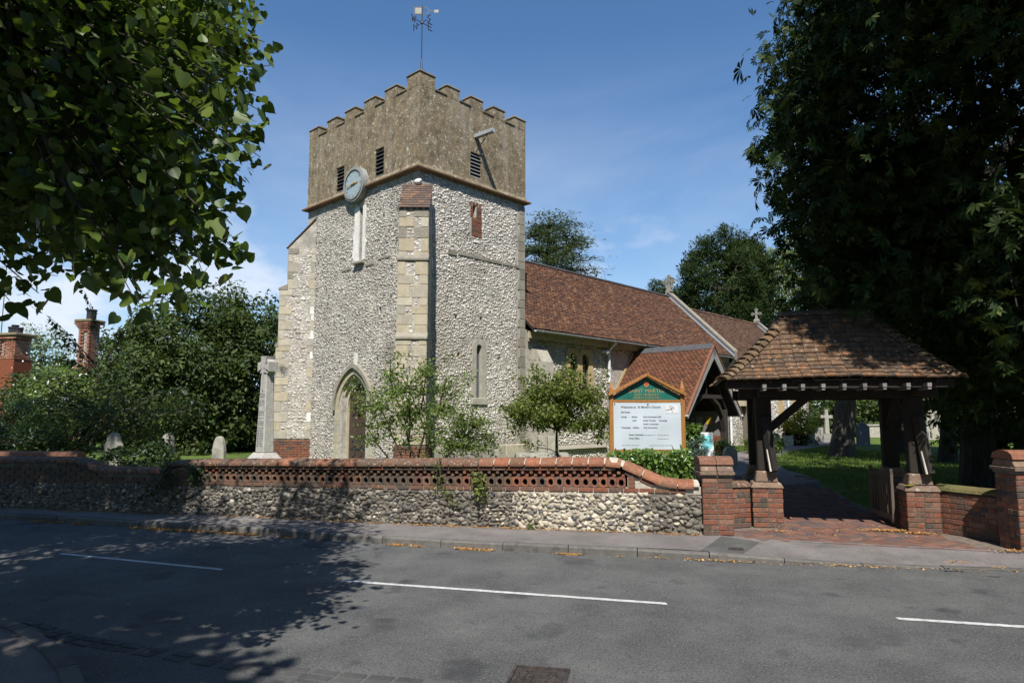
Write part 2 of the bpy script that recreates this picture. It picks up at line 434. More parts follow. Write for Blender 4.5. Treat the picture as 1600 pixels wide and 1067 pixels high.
M['rim'] = mat('pale_grey_rim', [(0, c(.20, .205, .185)), (1, c(.25, .255, .235))], nscale=6, namp=.35, bump=.3)
M['stone_pale'] = mat('pale_grey_stone', [(0, c(.33, .305, .25)), (.5, c(.40, .37, .305)), (1, c(.29, .27, .225))], nscale=6, namp=.35, bump=.5, bscale=40, spots=[(11, .6, .08, c(.17, .155, .12), .5)])
M['dial'] = mat('pale_blue_dial', [(0, c(.25, .315, .34)), (1, c(.285, .35, .37))], rough=.6, nscale=7, namp=.2)
M['vane'] = mat('tarnished_gilt', [(0, c(.25, .235, .19)), (1, c(.30, .28, .22))], rough=.5, namp=.2)
M['gold'] = mat('gilded_metal', [(0, c(.62, .42, .10)), (1, c(.66, .46, .13))], rough=.4, metal=.5, namp=.1)
M['gilt'] = mat('gilt_lettering', [(0, c(.30, .22, .085)), (1, c(.33, .24, .1))], rough=.6, namp=.1)
M['green_paint'] = mat('dark_green_board', [(0, c(.012, .105, .082)), (1, c(.016, .125, .10))], rough=.4, nscale=5, namp=.25, piece=False, spots=[(28, .7, .03, c(.35, .42, .4), .5)])
M['banner'] = mat('white_vinyl_banner', [(0, c(.42, .475, .52)), (1, c(.46, .51, .55))], rough=.45, nscale=3, namp=.05, piece=False)
M['ink'] = mat('dark_print', [(0, c(.045, .055, .09)), (1, c(.085, .095, .13))], namp=0)
M['shield'] = mat('red_shield', [(0, c(.38, .06, .03)), (1, c(.42, .07, .03))], namp=.1)
M['white_paint'] = mat('white_paint', [(0, c(.74, .74, .73)), (1, c(.80, .80, .79))], rough=.5, namp=.1)
M['paper'] = mat('pinned_paper', [(0, c(.30, .30, .30)), (.5, c(.62, .62, .60)), (1, c(.45, .44, .40))], namp=.2)
M['yellow_paper'] = mat('yellow_paper', [(0, c(.45, .30, .03)), (1, c(.5, .33, .04))], namp=.1)
M['turquoise'] = mat('turquoise_print', [(0, c(.10, .40, .45)), (1, c(.25, .55, .58))], piece=False, nscale=2, namp=.1)
M['asphalt'] = mat('asphalt', [(0, c(.078, .080, .077)), (.5, c(.108, .109, .105)), (1, c(.138, .138, .131))], piece=False, nscale=1.1, namp=.30, bump=1, bscale=110, rough=.85, spots=[(.85, .62, .10, c(.062, .063, .068), .6), (58, .57, .06, c(.215, .21, .20), .75), (47, .58, .06, c(.034, .034, .036), .8), (2.6, .64, .07, c(.055, .055, .06), .55), (1.3, .60, .07, c(.045, .045, .05), .6)], detail=12, nrough=.72)
M['pavement'] = mat('pavement_asphalt', [(0, c(.175, .155, .146)), (.5, c(.215, .194, .184)), (1, c(.25, .226, .214))], piece=False, nscale=1.5, namp=.3, bump=1, bscale=200, rough=.9, spots=[(70, .58, .05, c(.27, .25, .24), .6), (55, .60, .05, c(.06, .054, .052), .7), (2.2, .62, .1, c(.09, .085, .08), .5)], detail=12, nrough=.7)
M['sett'] = mat('dark_granite_sett', [(0, c(.05, .05, .05)), (1, c(.08, .078, .075))], nscale=9, namp=.4, bump=.6, bscale=60)
M['patch'] = mat('newer_asphalt', [(0, c(.095, .095, .090)), (1, c(.125, .125, .118))], piece=False, nscale=3, namp=.3, bump=1, bscale=200, rough=.9, spots=[(140, .6, .04, c(.2, .2, .19), .5)])
M['kerb'] = mat('concrete_kerb', [(0, c(.105, .098, .088)), (.5, c(.135, .127, .115)), (1, c(.085, .08, .073))], nscale=9, namp=.4, bump=.7, bscale=70, spots=[(7, .58, .1, c(.05, .05, .04), .6)])
M['line'] = mat('worn_road_paint', [(0, c(.36, .36, .345)), (.4, c(.47, .47, .455)), (1, c(.54, .54, .525))], piece=False, nscale=16, namp=.25, bump=.6, bscale=190, rough=.7, spots=[(60, .62, .05, c(.15, .15, .15), .75), (9, .64, .06, c(.24, .24, .235), .5)])
M['paver'] = mat('clay_paver', [(0, c(.15, .070, .048)), (.25, c(.105, .056, .044)), (.5, c(.18, .088, .058)), (.65, c(.075, .062, .064)), (.85, c(.12, .080, .066)), (1, c(.19, .098, .066))], nscale=20, namp=.4, bump=.4, bscale=70, spots=[(9, .62, .1, c(.10, .09, .08), .4)])
M['sand'] = mat('sandy_joint', [(0, c(.11, .085, .07)), (1, c(.17, .14, .115))], piece=False, nscale=9, namp=.3, bump=.5)
M['soil'] = mat('dry_soil', [(0, c(.055, .045, .03)), (.5, c(.075, .07, .035)), (1, c(.06, .075, .025))], piece=False, nscale=4, namp=.4, bump=1, bscale=30)
M['lawn'] = mat('mown_lawn', [(0, c(.050, .085, .014)), (.5, c(.075, .120, .018)), (1, c(.105, .140, .03))], piece=False, nscale=2.2, namp=.4, bump=1, bscale=60)
M['field'] = mat('rough_ground', [(0, c(.045, .07, .02)), (1, c(.07, .085, .03))], piece=False, nscale=.5, namp=.3)
M['blade'] = leaf_mat('grass_blade', [(0, c(.06, .105, .014)), (.5, c(.085, .135, .02)), (1, c(.13, .165, .04))], trans=.25, tint=(.2, .34, .04))
M['litter'] = mat('dead_leaf', [(0, c(.34, .165, .045)), (.4, c(.44, .25, .085)), (.7, c(.26, .115, .035)), (1, c(.50, .33, .14))], namp=0, rough=.85)
M['bark'] = mat('tree_bark', [(0, c(.055, .045, .035)), (.5, c(.085, .07, .055)), (1, c(.12, .105, .08))], piece=False, nscale=6, namp=.5, bump=1, bscale=22, stretch=(4, 4, .8))
M['bark_dark'] = mat('dark_bark', [(0, c(.022, .019, .015)), (.5, c(.035, .029, .022)), (1, c(.055, .047, .036))], piece=False, nscale=6, namp=.5, bump=1, bscale=22, stretch=(4, 4, .8))
M['twig'] = mat('dark_twig', [(0, c(.035, .027, .02)), (1, c(.06, .045, .032))], piece=False, nscale=8, namp=.3)
M['grave'] = mat('lichened_headstone', [(0, c(.22, .21, .175)), (.5, c(.30, .285, .24)), (1, c(.36, .34, .28))], nscale=5, namp=.45, bump=.6, bscale=35, spots=[(7, .58, .1, c(.13, .13, .09), .6), (15, .62, .06, c(.45, .44, .38), .5)])
M['granite'] = mat('rough_grey_granite', [(0, c(.34, .325, .295)), (1, c(.41, .395, .36))], nscale=10, namp=.4, bump=.8, bscale=45, spots=[(30, .6, .05, c(.16, .155, .145), .5)])
M['slate'] = mat('grey_slate', [(0, c(.09, .09, .10)), (1, c(.13, .13, .14))], nscale=5, namp=.3)
M['pot'] = mat('dark_chimney_pot', [(0, c(.018, .018, .022)), (1, c(.028, .028, .032))], rough=.7)
M['house_brick'] = mat('orange_house_brick', [(0, c(.19, .058, .026)), (.35, c(.15, .045, .022)), (.7, c(.21, .07, .03)), (1, c(.12, .042, .025))], nscale=12, namp=.35)
M['stack_brick'] = mat('chimney_brick', [(0, c(.26, .10, .06)), (.3, c(.33, .17, .11)), (.6, c(.20, .08, .05)), (1, c(.30, .13, .08))], nscale=12, namp=.35)
M['lime_leaf'] = leaf_mat('lime_leaf', [(0, c(.022, .045, .008)), (.4, c(.034, .064, .011)), (.72, c(.064, .105, .016)), (1, c(.115, .155, .03))], trans=.2, rough=.42, tint=(.24, .36, .035))
M['chestnut_leaf'] = leaf_mat('chestnut_leaf', [(0, c(.012, .024, .005)), (.5, c(.019, .036, .007)), (.85, c(.034, .056, .011)), (1, c(.075, .085, .022))], trans=.06, rough=.65, tint=(.12, .20, .02), spec=.15)
M['holly_leaf'] = leaf_mat('evergreen_leaf', [(0, c(.014, .027, .006)), (.5, c(.027, .047, .010)), (.85, c(.046, .070, .014)), (1, c(.075, .095, .024))], trans=.10, rough=.55, spec=.25)
M['shrub_leaf'] = leaf_mat('shrub_leaf', [(0, c(.065, .105, .020)), (.5, c(.10, .15, .03)), (1, c(.155, .20, .055))], trans=.28, rough=.45)
M['tree_leaf'] = leaf_mat('small_tree_leaf', [(0, c(.058, .082, .015)), (.5, c(.095, .122, .022)), (1, c(.145, .165, .036))], trans=.25, rough=.5)
M['laurel_leaf'] = leaf_mat('laurel_leaf', [(0, c(.035, .085, .012)), (.5, c(.065, .130, .02)), (1, c(.14, .22, .045))], trans=.2, rough=.3, spec=.55)
M['yew_leaf'] = leaf_mat('yew_needle', [(0, c(.010, .020, .006)), (.5, c(.018, .033, .009)), (1, c(.034, .052, .013))], trans=.06, rough=.75, spec=.1)
M['cedar_leaf'] = leaf_mat('cedar_needle', [(0, c(.045, .070, .052)), (.5, c(.07, .10, .073)), (1, c(.11, .14, .10))], trans=.08, rough=.6)
M['pale_leaf'] = leaf_mat('pale_green_leaf', [(0, c(.055, .08, .035)), (.5, c(.085, .115, .05)), (1, c(.14, .17, .085))], trans=.2, rough=.5)
M['conifer_leaf'] = leaf_mat('blue_conifer', [(0, c(.035, .065, .045)), (1, c(.06, .10, .07))], trans=.05, rough=.6)
M['yellow_leaf'] = leaf_mat('golden_leaf', [(0, c(.22, .22, .02)), (.5, c(.34, .32, .03)), (1, c(.45, .42, .05))], trans=.2)
M['ivy_leaf'] = leaf_mat('ivy_leaf', [(0, c(.012, .028, .006)), (1, c(.024, .05, .010))], trans=.08, rough=.4)
M['blossom'] = leaf_mat('white_blossom', [(0, c(.6, .55, .55)), (1, c(.72, .68, .68))], trans=.2)
# ================================================================ polylines of the street
WALL = [(-15.5, 14.3), (-12.5, 13.72), (-9.63, 13.11), (-6.92, 12.57), (-5.34, 12.22), (-4.0, 11.86), (-2.06, 11.27), (-.7, 10.93), (1.0, 10.56), (1.9, 10.37), (2.77, 10.19)]
KERB = [(-30, 21.0), (-20, 16.6), (-14, 14.2), (-9.27, 12.5), (-6.28, 11.55), (-4.02, 10.87), (-1.81, 10.02), (.3, 9.44), (2.09, 9.03), (3.9, 8.66), (6.03, 8.27), (9, 7.8), (14, 7.25), (40, 5.5)]
CL = [(-20, 14.9), (-12, 11.6), (-6.0, 9.34), (-3.46, 8.42), (-1.89, 7.86), (0, 7.31), (1.51, 6.91), (3.49, 6.42), (4.45, 6.20), (8, 5.5), (14, 4.7), (40, 2.4)]
def smooth_poly(P, n=220):
    P = np.array(P, float); x = P[:, 0]
    xs = np.linspace(x[0], x[-1], n)
    # monotone-ish cubic through numpy: average of several linear interpolations
    w = .9
    ys = sum(np.interp(np.clip(xs + d * w, x[0], x[-1]), x, P[:, 1]) for d in (-1, -.5, 0, .5, 1)) / 5
    return np.stack([xs, ys], 1)
def yat(P, x): return float(np.interp(x, [p[0] for p in P], [p[1] for p in P]))
KS = smooth_poly(KERB, 320); CS = smooth_poly(CL, 320)
ROADZ = -.105
def kerb_drop(x):        # height of the pavement edge over the carriageway
    t = min(1, max(0, (x - 2.2) / 1.9))
    return .105 * (1 - t) + .022 * t
def strip(name, A, B, za, zb, material, kind='structure', n=8):
    V = []; F = []
    for i, (a, b) in enumerate(zip(A, B)):
        for k in range(n + 1):
            t = k / n
            V.append((a[0] + (b[0] - a[0]) * t, a[1] + (b[1] - a[1]) * t, (za(a[0]) if callable(za) else za) * (1 - t) + (zb(b[0]) if callable(zb) else zb) * t))
        if i:
            for k in range(n):
                F.append(((i - 1) * (n + 1) + k, i * (n + 1) + k, i * (n + 1) + k + 1, (i - 1) * (n + 1) + k + 1))
    return np_obj(name, V, F, material, None, kind=kind)

# far ground out to the horizon
b = MB(); b.add([(-900, -900, -.3), (900, -900, -.3), (900, 1500, -.3), (-900, 1500, -.3)], [(0, 1, 2, 3)])
b.build('ground', M['field'], kind='structure')
# carriageway
strip('road', [(x, y + .02) for x, y in KS], [(x, -9.0 - .05 * x) for x, y in KS], ROADZ, ROADZ, M['asphalt'], n=4)
# pavement between kerb and wall line
def wall_y(x):
    if x < 2.77: return yat(WALL, x)
    return float(np.interp(x, [2.77, 3.3, 6.2, 7, 12, 40], [10.19, 9.80, 8.92, 8.75, 8.0, 6.4]))
KP = [(x, y + .125) for x, y in KS]
strip('pavement', KP, [(x, max(y + .3, wall_y(x) + .12)) for x, y in KP], lambda x: kerb_drop(x) + ROADZ - .003, .006, M['pavement'])
# kerb stones, one by one
kerb = empty('kerb', (0, 0, 0)); kerb['kind'] = 'structure'
arc = np.concatenate([[0], np.cumsum(np.hypot(*np.diff(KS, axis=0).T))])
def kpt(s): return np.array([np.interp(s, arc, KS[:, 0]), np.interp(s, arc, KS[:, 1])])
s0 = float(np.interp(-13.0, KS[:, 0], arc)); s1 = float(np.interp(10.0, KS[:, 0], arc))
s = s0
while s < s1:
    L = .905
    a, e = kpt(s), kpt(s + L - .012)
    d = (e - a) / np.linalg.norm(e - a); nn = np.array([-d[1], d[0]])
    bb = MB(); ha, he = ROADZ + kerb_drop(a[0]), ROADZ + kerb_drop(e[0])
    w = .125; ch = .022
    jz = random.uniform(-.006, .006); jn = random.uniform(-.008, .008)
    def prof(p, h):
        o = p + nn * jn
        q = o + nn * ch; r = o + nn * w
        return [(o[0], o[1], -.25), (o[0], o[1], h - min(ch, (h - ROADZ) * .4) + jz), (q[0], q[1], h + jz), (r[0], r[1], h + jz), (r[0], r[1], -.25)]
    A_, E_ = prof(a, ha), prof(e, he)
    bb.add(A_ + E_, [(0, 1, 2, 3, 4), (9, 8, 7, 6, 5)] + [(i, 5 + i, 6 + i, 1 + i) for i in range(4)])
    bb.build('kerb_stone', M['kerb'], kerb)
    s += L
# newer asphalt patch with its little iron cover
P4 = [at_z(1127, 838, 0), at_z(1187, 846, 0), at_z(1178, 872, 0), at_z(1103, 865, 0)]
def pav_z(x, y):
    yk = float(np.interp(x, KS[:, 0], KS[:, 1])) + .125; yw = max(yk + .175, wall_y(x) + .12)
    t = min(1, max(0, (y - yk) / (yw - yk))); return (kerb_drop(x) + ROADZ - .003) * (1 - t) + .006 * t
V = []; F = []
for i in range(9):
    a, e = P4[0].lerp(P4[1], i / 8), P4[3].lerp(P4[2], i / 8)
    e.y = max(e.y, float(np.interp(e.x, KS[:, 0], KS[:, 1])) + .13)
    for k in range(7):
        p = a.lerp(e, k / 6); V.append((p.x, p.y, pav_z(p.x, p.y) + .0045))
    if i: F += [((i - 1) * 7 + k, i * 7 + k, i * 7 + k + 1, (i - 1) * 7 + k + 1) for k in range(6)]
np_obj('pavement_patch', V, F, M['patch'], None, kind='structure')
cvp = at_z(1150, 855, 0); cvp.z = pav_z(cvp.x, cvp.y) + .002
cv = empty('stop_tap_cover', cvp, R(-13), 'small rusty iron stop tap cover set in the grey pavement patch', 'cover')
b = MB(); b.ring([(-.075, -.05, 0), (.075, -.05, 0), (.075, .05, 0), (-.075, .05, 0)], [(-.095, -.07, 0), (.095, -.07, 0), (.095, .07, 0), (-.095, .07, 0)], (0, 0, .012), closed=True)
b.build('frame', M['iron_rust'], cv)
b = MB(); b.box(-.073, .073, -.048, .048, 0, .006)
for k in range(4): b.box(-.06, .06, -.04 + k * .022, -.03 + k * .022, .006, .010)
b.build('lid', M['iron_rust'], cv)

# white centre line dashes (road markings)
def dash(p0, p1, w, name='lane_marking'):
    bb = MB(); n = 30; V = []; F = []
    for i in range(n + 1):
        t = i / n; x = p0[0] + (p1[0] - p0[0]) * t
        y = float(np.interp(x, CS[:, 0], CS[:, 1])) if False else p0[1] + (p1[1] - p0[1]) * t
        j = random.uniform(-.004, .004)
        V += [(x, y - w / 2 + j, ROADZ + .0045), (x, y + w / 2 + random.uniform(-.004, .004), ROADZ + .0045)]
        if i: F.append((2 * i - 2, 2 * i, 2 * i + 1, 2 * i - 1))
    bb.add(V, F); return bb.build(name, M['line'], kind='structure')
for (a, e) in (((95, 865), (347, 890)), ((535, 907.5), (1042, 943.5)), ((1402, 966.5), (1700, 986))):
    A_, E_ = at_z(*a, ROADZ), at_z(*e, ROADZ)
    dash(A_, E_, .078)
A_ = at_z(95, 865, ROADZ); dash((-14.0, 12.4), (-9.6, 10.72), .09)
# manhole cover near the bottom of the view
mh0 = at_z(797, 1041, ROADZ); mh1 = at_z(883, 1047, ROADZ)
ang = math.atan2(mh1.y - mh0.y, mh1.x - mh0.x)
W_ = (mh1 - mh0).length
mh = empty('manhole_cover', ((mh0.x + mh1.x) / 2, (mh0.y + mh1.y) / 2 - W_ / 2, ROADZ), ang, 'square rusty manhole cover with raised bars in the road', 'manhole cover')
hw = W_ / 2
b = MB(); b.ring([(-hw + .02, -hw + .02, 0), (hw - .02, -hw + .02, 0), (hw - .02, hw - .02, 0), (-hw + .02, hw - .02, 0)], [(-hw, -hw, 0), (hw, -hw, 0), (hw, hw, 0), (-hw, hw, 0)], (0, 0, .016), closed=True)
b.build('frame', M['iron_rust'], mh)
b = MB(); b.box(-hw + .026, hw - .026, -hw + .026, hw - .026, 0, .005)
k = 0; st = .052
for i in range(int(2 * hw / st)):
    for j in range(int(2 * hw / st)):
        x = -hw + .05 + i * st; y = -hw + .05 + j * st
        if x > hw - .05 or y > hw - .05: continue
        if (i + j) % 2: b.box(x - .02, x + .02, y - .008, y + .008, .005, .018)
        else: b.box(x - .008, x + .008, y - .02, y + .02, .005, .018)
b.build('lid', M['iron_rust'], mh)
# row of flush setts across the mouth of the side road, bottom left
ch = empty('sett_channel'); ch['kind'] = 'structure'
cp = [at_z(20, 975, ROADZ), at_z(115, 1003, ROADZ), at_z(205, 1018, ROADZ), at_z(296, 1033, ROADZ), at_z(385, 1046, ROADZ), at_z(520, 1062, ROADZ), at_z(700, 1078, ROADZ)]
me = MB(); me.box(-.095, .095, -.046, .046, -.05, .008); sett = me.mesh('sett', M['sett'], bevel=.008)
for i in range(len(cp) - 1):
    a, e = cp[i], cp[i + 1]; n = int((e - a).length / .2)
    for k in range(n):
        p = a.lerp(e, (k + .5) / n); an = math.atan2(e.y - a.y, e.x - a.x)
        for rr in (0, 1):
            q = p + Vector((-math.sin(an), math.cos(an), 0)) * (rr * .098)
            piece('sett', sett, ch, Matrix.Translation((q.x, q.y, ROADZ + random.uniform(-.004, .003))) @ Matrix.Rotation(an + random.uniform(-.03, .03), 4, 'Z'))
# near pavement corner, bottom left
pc = [at_z(-260, 940, 0), at_z(-60, 958, 0), at_z(20, 985, 0), at_z(62, 1015, 0), at_z(88, 1045, 0), at_z(100, 1080, 0), at_z(110, 1180, 0), at_z(110, 1500, 0)]
b = MB()
b.ext([(-14, 1, -.25), (-14, 9.0, -.25)] + [(p.x, p.y, -.25) for p in pc] + [(pc[-1].x, 1, -.25)], (0, 0, .245))
b.build('near_pavement', M['pavement'], kind='structure')
nk = empty('near_kerb'); nk['kind'] = 'structure'
for a, e in zip(pc[:-1], pc[1:]):
    n = max(1, int((e - a).length / .6))
    for k in range(n):
        p, q = a.lerp(e, k / n), a.lerp(e, (k + 1) / n - .01)
        d = (q - p).normalized(); nn = Vector((d.y, -d.x, 0)) * -1
        bb = MB(); o = .012
        bb.hexa([p - nn * .0 + Vector((0, 0, -.25)), q + Vector((0, 0, -.25)), q + nn * .12 + Vector((0, 0, -.25)), p + nn * .12 + Vector((0, 0, -.25))],
                [p + Vector((0, 0, .006)), q + Vector((0, 0, .006)), q + nn * .12 + Vector((0, 0, .006)), p + nn * .12 + Vector((0, 0, .006))])
        bb.build('kerb_stone', M['kerb'], nk)

# ================================================================ churchyard terrain
def gh(x, y):
    base = wall_y(x) if x < 40 else 8
    if 3.3 < x < 7.0: base = 10.6
    d = y - base
    t = min(1, max(0, d / 9.0)); t = t * t * (3 - 2 * t)
    h = .27 * t
    t2 = min(1, max(0, (y - 30) / 40)); h += .5 * t2
    return h + .03 * math.sin(x * .8 + 1) * math.sin(y * .6) * min(1, max(0, d - 1))
xs = np.concatenate([np.linspace(-60, -16, 12), np.linspace(-15, 22, 94), np.linspace(24, 90, 14)])
ts = np.concatenate([np.linspace(0, 1, 75) ** 1.35])
V = []; F = []
for i, x in enumerate(xs):
    y0 = wall_y(max(-15.4, min(x, 39))) + .14
    if 3.2 < x < 7.25: y0 = 10.55
    for k, t in enumerate(ts):
        y = y0 + t * 130
        V.append((x, y, gh(x, y) - .004 if k else -.2))
    if i:
        n = len(ts)
        for k in range(n - 1): F.append(((i - 1) * n + k, i * n + k, i * n + k + 1, (i - 1) * n + k + 1))
np_obj('churchyard_lawn', V, F, M['lawn'], None, smooth=True, kind='structure')

# brick path: apron in front of the lychgate, then a herringbone walk through it
path = empty('brick_path'); path['kind'] = 'structure'
def in_path(x, y):
    if y < 10.75:
        t = (x - 3.22) / (6.22 - 3.22)
        front = 9.82 + (8.93 - 9.82) * t
        if y < front - .12: return False
        return 3.30 + max(0, 10.3 - y) * .0 < x < 6.18 if y < 10.6 else 4.22 < x < 6.0
    if y < 12.6: return 4.22 + .25 * (y - 10.8) < x < 5.9 + .25 * (y - 10.35)
    cx = 5.55 + (y - 12.6) * .17
    return y < 17.3 and cx - .92 < x < cx + .85
def pathz(x, y): return .002 + max(0, gh(x, y)) if y > 10.8 else -.0065 + max(0, (y - 10.4) / .4) * .0085
b = MB()
b.add([(3.15, 9.95, -.004), (3.15, 10.9, -.004), (4.3, 10.9, -.004), (6.05, 10.9, -.004), (7.35, 10.9, -.004), (7.25, 8.85, -.004)], [(0, 5, 4, 3, 2, 1)])
V = []; F = []
for i in range(45):
    y = 10.9 + i * .15
    cx = (5.06 + .25 * (y - 10.6) if y < 12.6 else 5.55 + (y - 12.6) * .17)
    for k, x in enumerate((cx - .95, cx, cx + .9)): V.append((x, y, gh(x, y) + .004))
    if i: F += [((i - 1) * 3 + k, (i - 1) * 3 + k + 1, i * 3 + k + 1, i * 3 + k) for k in (0, 1)]
b.add(V, F)
b.build('path_bed', M['sand'], path)
bw, bl = .102, .205
def paver_mesh():
    q = MB(); q.box(-bl / 2 + .003, bl / 2 - .003, -bw / 2 + .003, bw / 2 - .003, -.03, .009); return q.mesh('paver', M['paver'], bevel=.004)
pav = paver_mesh(); plist = []
th = R(45) - .28
for i in range(-90, 90):
    for j in range(-60, 60):
        # 90-degree herringbone lattice
        for kind in (0, 1):
            ux = i * bw + j * 2 * bw * 1.0 + (0 if kind == 0 else 0)
            k = (i + 0)
            if kind == 0: cx_, cy_, r_ = (i + 4 * j) * bw / 1.0 * 1 + bw, i * bw + bw / 2, 0
            else: cx_, cy_, r_ = (i + 4 * j) * bw - bw / 2 + 0.0, i * bw + bw, 1
            X = 4.9 + cx_ * math.cos(th) - cy_ * math.sin(th); Y = 11.2 + cx_ * math.sin(th) + cy_ * math.cos(th)
            if in_path(X, Y): plist.append((X, Y, th + (math.pi / 2 if r_ else 0)))
plist.sort(key=lambda p: p[1])
rest_V = []; rest_F = []
vt = np.array([v.co[:] for v in pav.vertices]); ft = [list(p.vertices) for p in pav.polygons]
rb = MB()
for n, (X, Y, a) in enumerate(plist):
    Mx = Matrix.Translation((X, Y, pathz(X, Y) + random.uniform(-.003, .003))) @ Matrix.Rotation(a + random.uniform(-.015, .015), 4, 'Z') @ Matrix.Rotation(random.uniform(-.012, .012), 4, 'X')
    fl = lambda x: 9.84 + (8.95 - 9.84) * (x - 3.22) / 3.0        # straight front edge: bricks there are cut
    cor = [Mx @ Vector((sx_ * (bl / 2 - .003), sy_ * (bw / 2 - .003), 0)) for sx_, sy_ in ((-1, -1), (1, -1), (1, 1), (-1, 1))]
    if min(v.y - fl(v.x) for v in cor) < 0 and Y < 10.2:
        out = []
        for i_ in range(4):
            a_, e_ = cor[i_], cor[(i_ + 1) % 4]; da, de = a_.y - fl(a_.x), e_.y - fl(e_.x)
            if da >= 0: out.append(a_)
            if da * de < 0: out.append(a_.lerp(e_, da / (da - de)))
        if len(out) > 2:
            q = MB(); q.ext([(v.x, v.y, v.z - .03) for v in out], (0, 0, .038)); q.build('cut_brick', M['paver'], path)
        continue
    if n < 300: piece('brick', pav, path, Mx)
    else:
        rb.M = Mx; rb.box(-bl / 2 + .004, bl / 2 - .004, -bw / 2 + .004, bw / 2 - .004, -.03, .009)
rb.M = None
if rb.v: rb.build('brick_paving', M['paver'], path, kind='stuff')
# tarmac walk on to the porch and round the church
wk = [(6.35, 17.2), (6.5, 18.8), (7.2, 21.8), (8.5, 25), (10.2, 28), (12.5, 31), (16, 36), (19, 42)]
V = []; F = []
for i, (x, y) in enumerate(wk):
    a = wk[max(0, i - 1)]; e = wk[min(len(wk) - 1, i + 1)]
    d = Vector((e[0] - a[0], e[1] - a[1])).normalized()
    for q in (-.95, -.3, .3, .95):
        X, Y = x - d.y * q, y + d.x * q; V.append((X, Y, gh(X, Y) + .012))
    if i: F += [((i - 1) * 4 + k, (i - 1) * 4 + k + 1, i * 4 + k + 1, i * 4 + k) for k in range(3)]
np_obj('tarmac_path', V, F, M['pavement'], None, kind='structure')

# grass blades on the part of the lawn seen through the gate
def blades(n, x0, x1, y0, y1, hmin=.03, hmax=.075):
    X = rng.uniform(x0, x1, n); Y = y0 + (y1 - y0) * rng.random(n) ** 1.3
    Z = np.array([gh(x, y) for x, y in zip(X, Y)])
    h = rng.uniform(hmin, hmax, n); a = rng.uniform(0, 6.28, n); w = .006 + Y * .0006
    lx, ly = rng.normal(0, .022, n), rng.normal(0, .022, n)
    p0 = np.stack([X - np.cos(a) * w, Y - np.sin(a) * w, Z], 1); p1 = np.stack([X + np.cos(a) * w, Y + np.sin(a) * w, Z], 1); p2 = np.stack([X + lx, Y + ly, Z + h], 1)
    V = np.stack([p0, p1, p2], 1).reshape(-1, 3); return V, np.arange(3 * n).reshape(-1, 3)
V, F = blades(60000, 4.2, 15, 13, 34)
keep = np.array([not ((abs(v[0] - np.interp(v[1], [p[1] for p in wk], [p[0] for p in wk])) < 1.0 and v[1] > 17.0) or (v[1] < 17.4 and abs(v[0] - 5.55 - (v[1] - 12.6) * .17) < .98)) for v in V[::3]])
F = F[keep]; 
np_obj('lawn_grass', V, F, M['blade'], None, kind='stuff')
# dry leaf litter along kerb, wall foot and apron
def litter(name, spots):
    Vs = []; n_ = 0
    for (x, y, z, sx, sy, n, a) in spots:
        px_ = rng.normal(0, sx, n); py_ = rng.normal(0, sy, n)
        X = x + px_ * math.cos(a) - py_ * math.sin(a); Y = y + px_ * math.sin(a) + py_ * math.cos(a)
        Z = z + rng.uniform(.003, .02, n)
        s = rng.uniform(.008, .022, n); t = rng.uniform(0, 6.28, n); k = rng.uniform(.35, .7, n)
        ux = np.stack([np.cos(t), np.sin(t), rng.normal(0, .25, n)], 1) * s[:, None]; uy = np.stack([-np.sin(t), np.cos(t), rng.normal(0, .25, n)], 1) * (s * k)[:, None]
        P = np.stack([X, Y, Z], 1)
        Vs.append(np.stack([P - ux, P - uy, P + ux, P + uy], 1).reshape(-1, 3)); n_ += n
    V = np.concatenate(Vs); np_obj(name, V, np.arange(len(V)).reshape(-1, 4), M['litter'], None, kind='stuff')
sp = []
for (pa, pb, n, sy) in (((60, 814), (130, 822), 420, .05), ((205, 824), (300, 830), 900, .06), ((300, 830), (462, 842), 1100, .04), ((615, 852), (650, 856), 130, .03), ((700, 857), (790, 862), 260, .03), ((860, 864), (900, 867), 90, .03), ((960, 868), (1180, 884), 110, .03), ((1180, 884), (1600, 896), 120, .05)):
    A_, E_ = at_z(*pa, ROADZ), at_z(*pb, ROADZ)
    L = (E_ - A_).length; m = max(1, int(L / .12))
    for k in range(m):
        p = A_.lerp(E_, random.random()); yk = float(np.interp(p.x, KS[:, 0], KS[:, 1]))
        sp.append((p.x, yk - .035, ROADZ, .06, sy, max(1, int(2.2 * n / m)), -.3))
for k in range(130):
    x = random.uniform(-9, 2.7); sp.append((x, yat(WALL, x) - .05, 0, .06, .022, random.choice((8, 16, 30, 44)), -.25))
for (px_, py_, n, sx, sy) in ((1220, 808, 140, .1, .12), (1395, 830, 800, .2, .045), (1440, 834, 300, .1, .03), (1300, 835, 60, .6, .18), (1215, 830, 50, .15, .05), (1495, 880, 60, .1, .02), (1590, 862, 160, .12, .04), (1360, 822, 30, .3, .1), (1560, 888, 30, .05, .02)):
    p = at_z(px_, py_, .005); sp.append((p.x, p.y, .008, sx, sy, n, -.2))
litter('leaf_litter', sp)
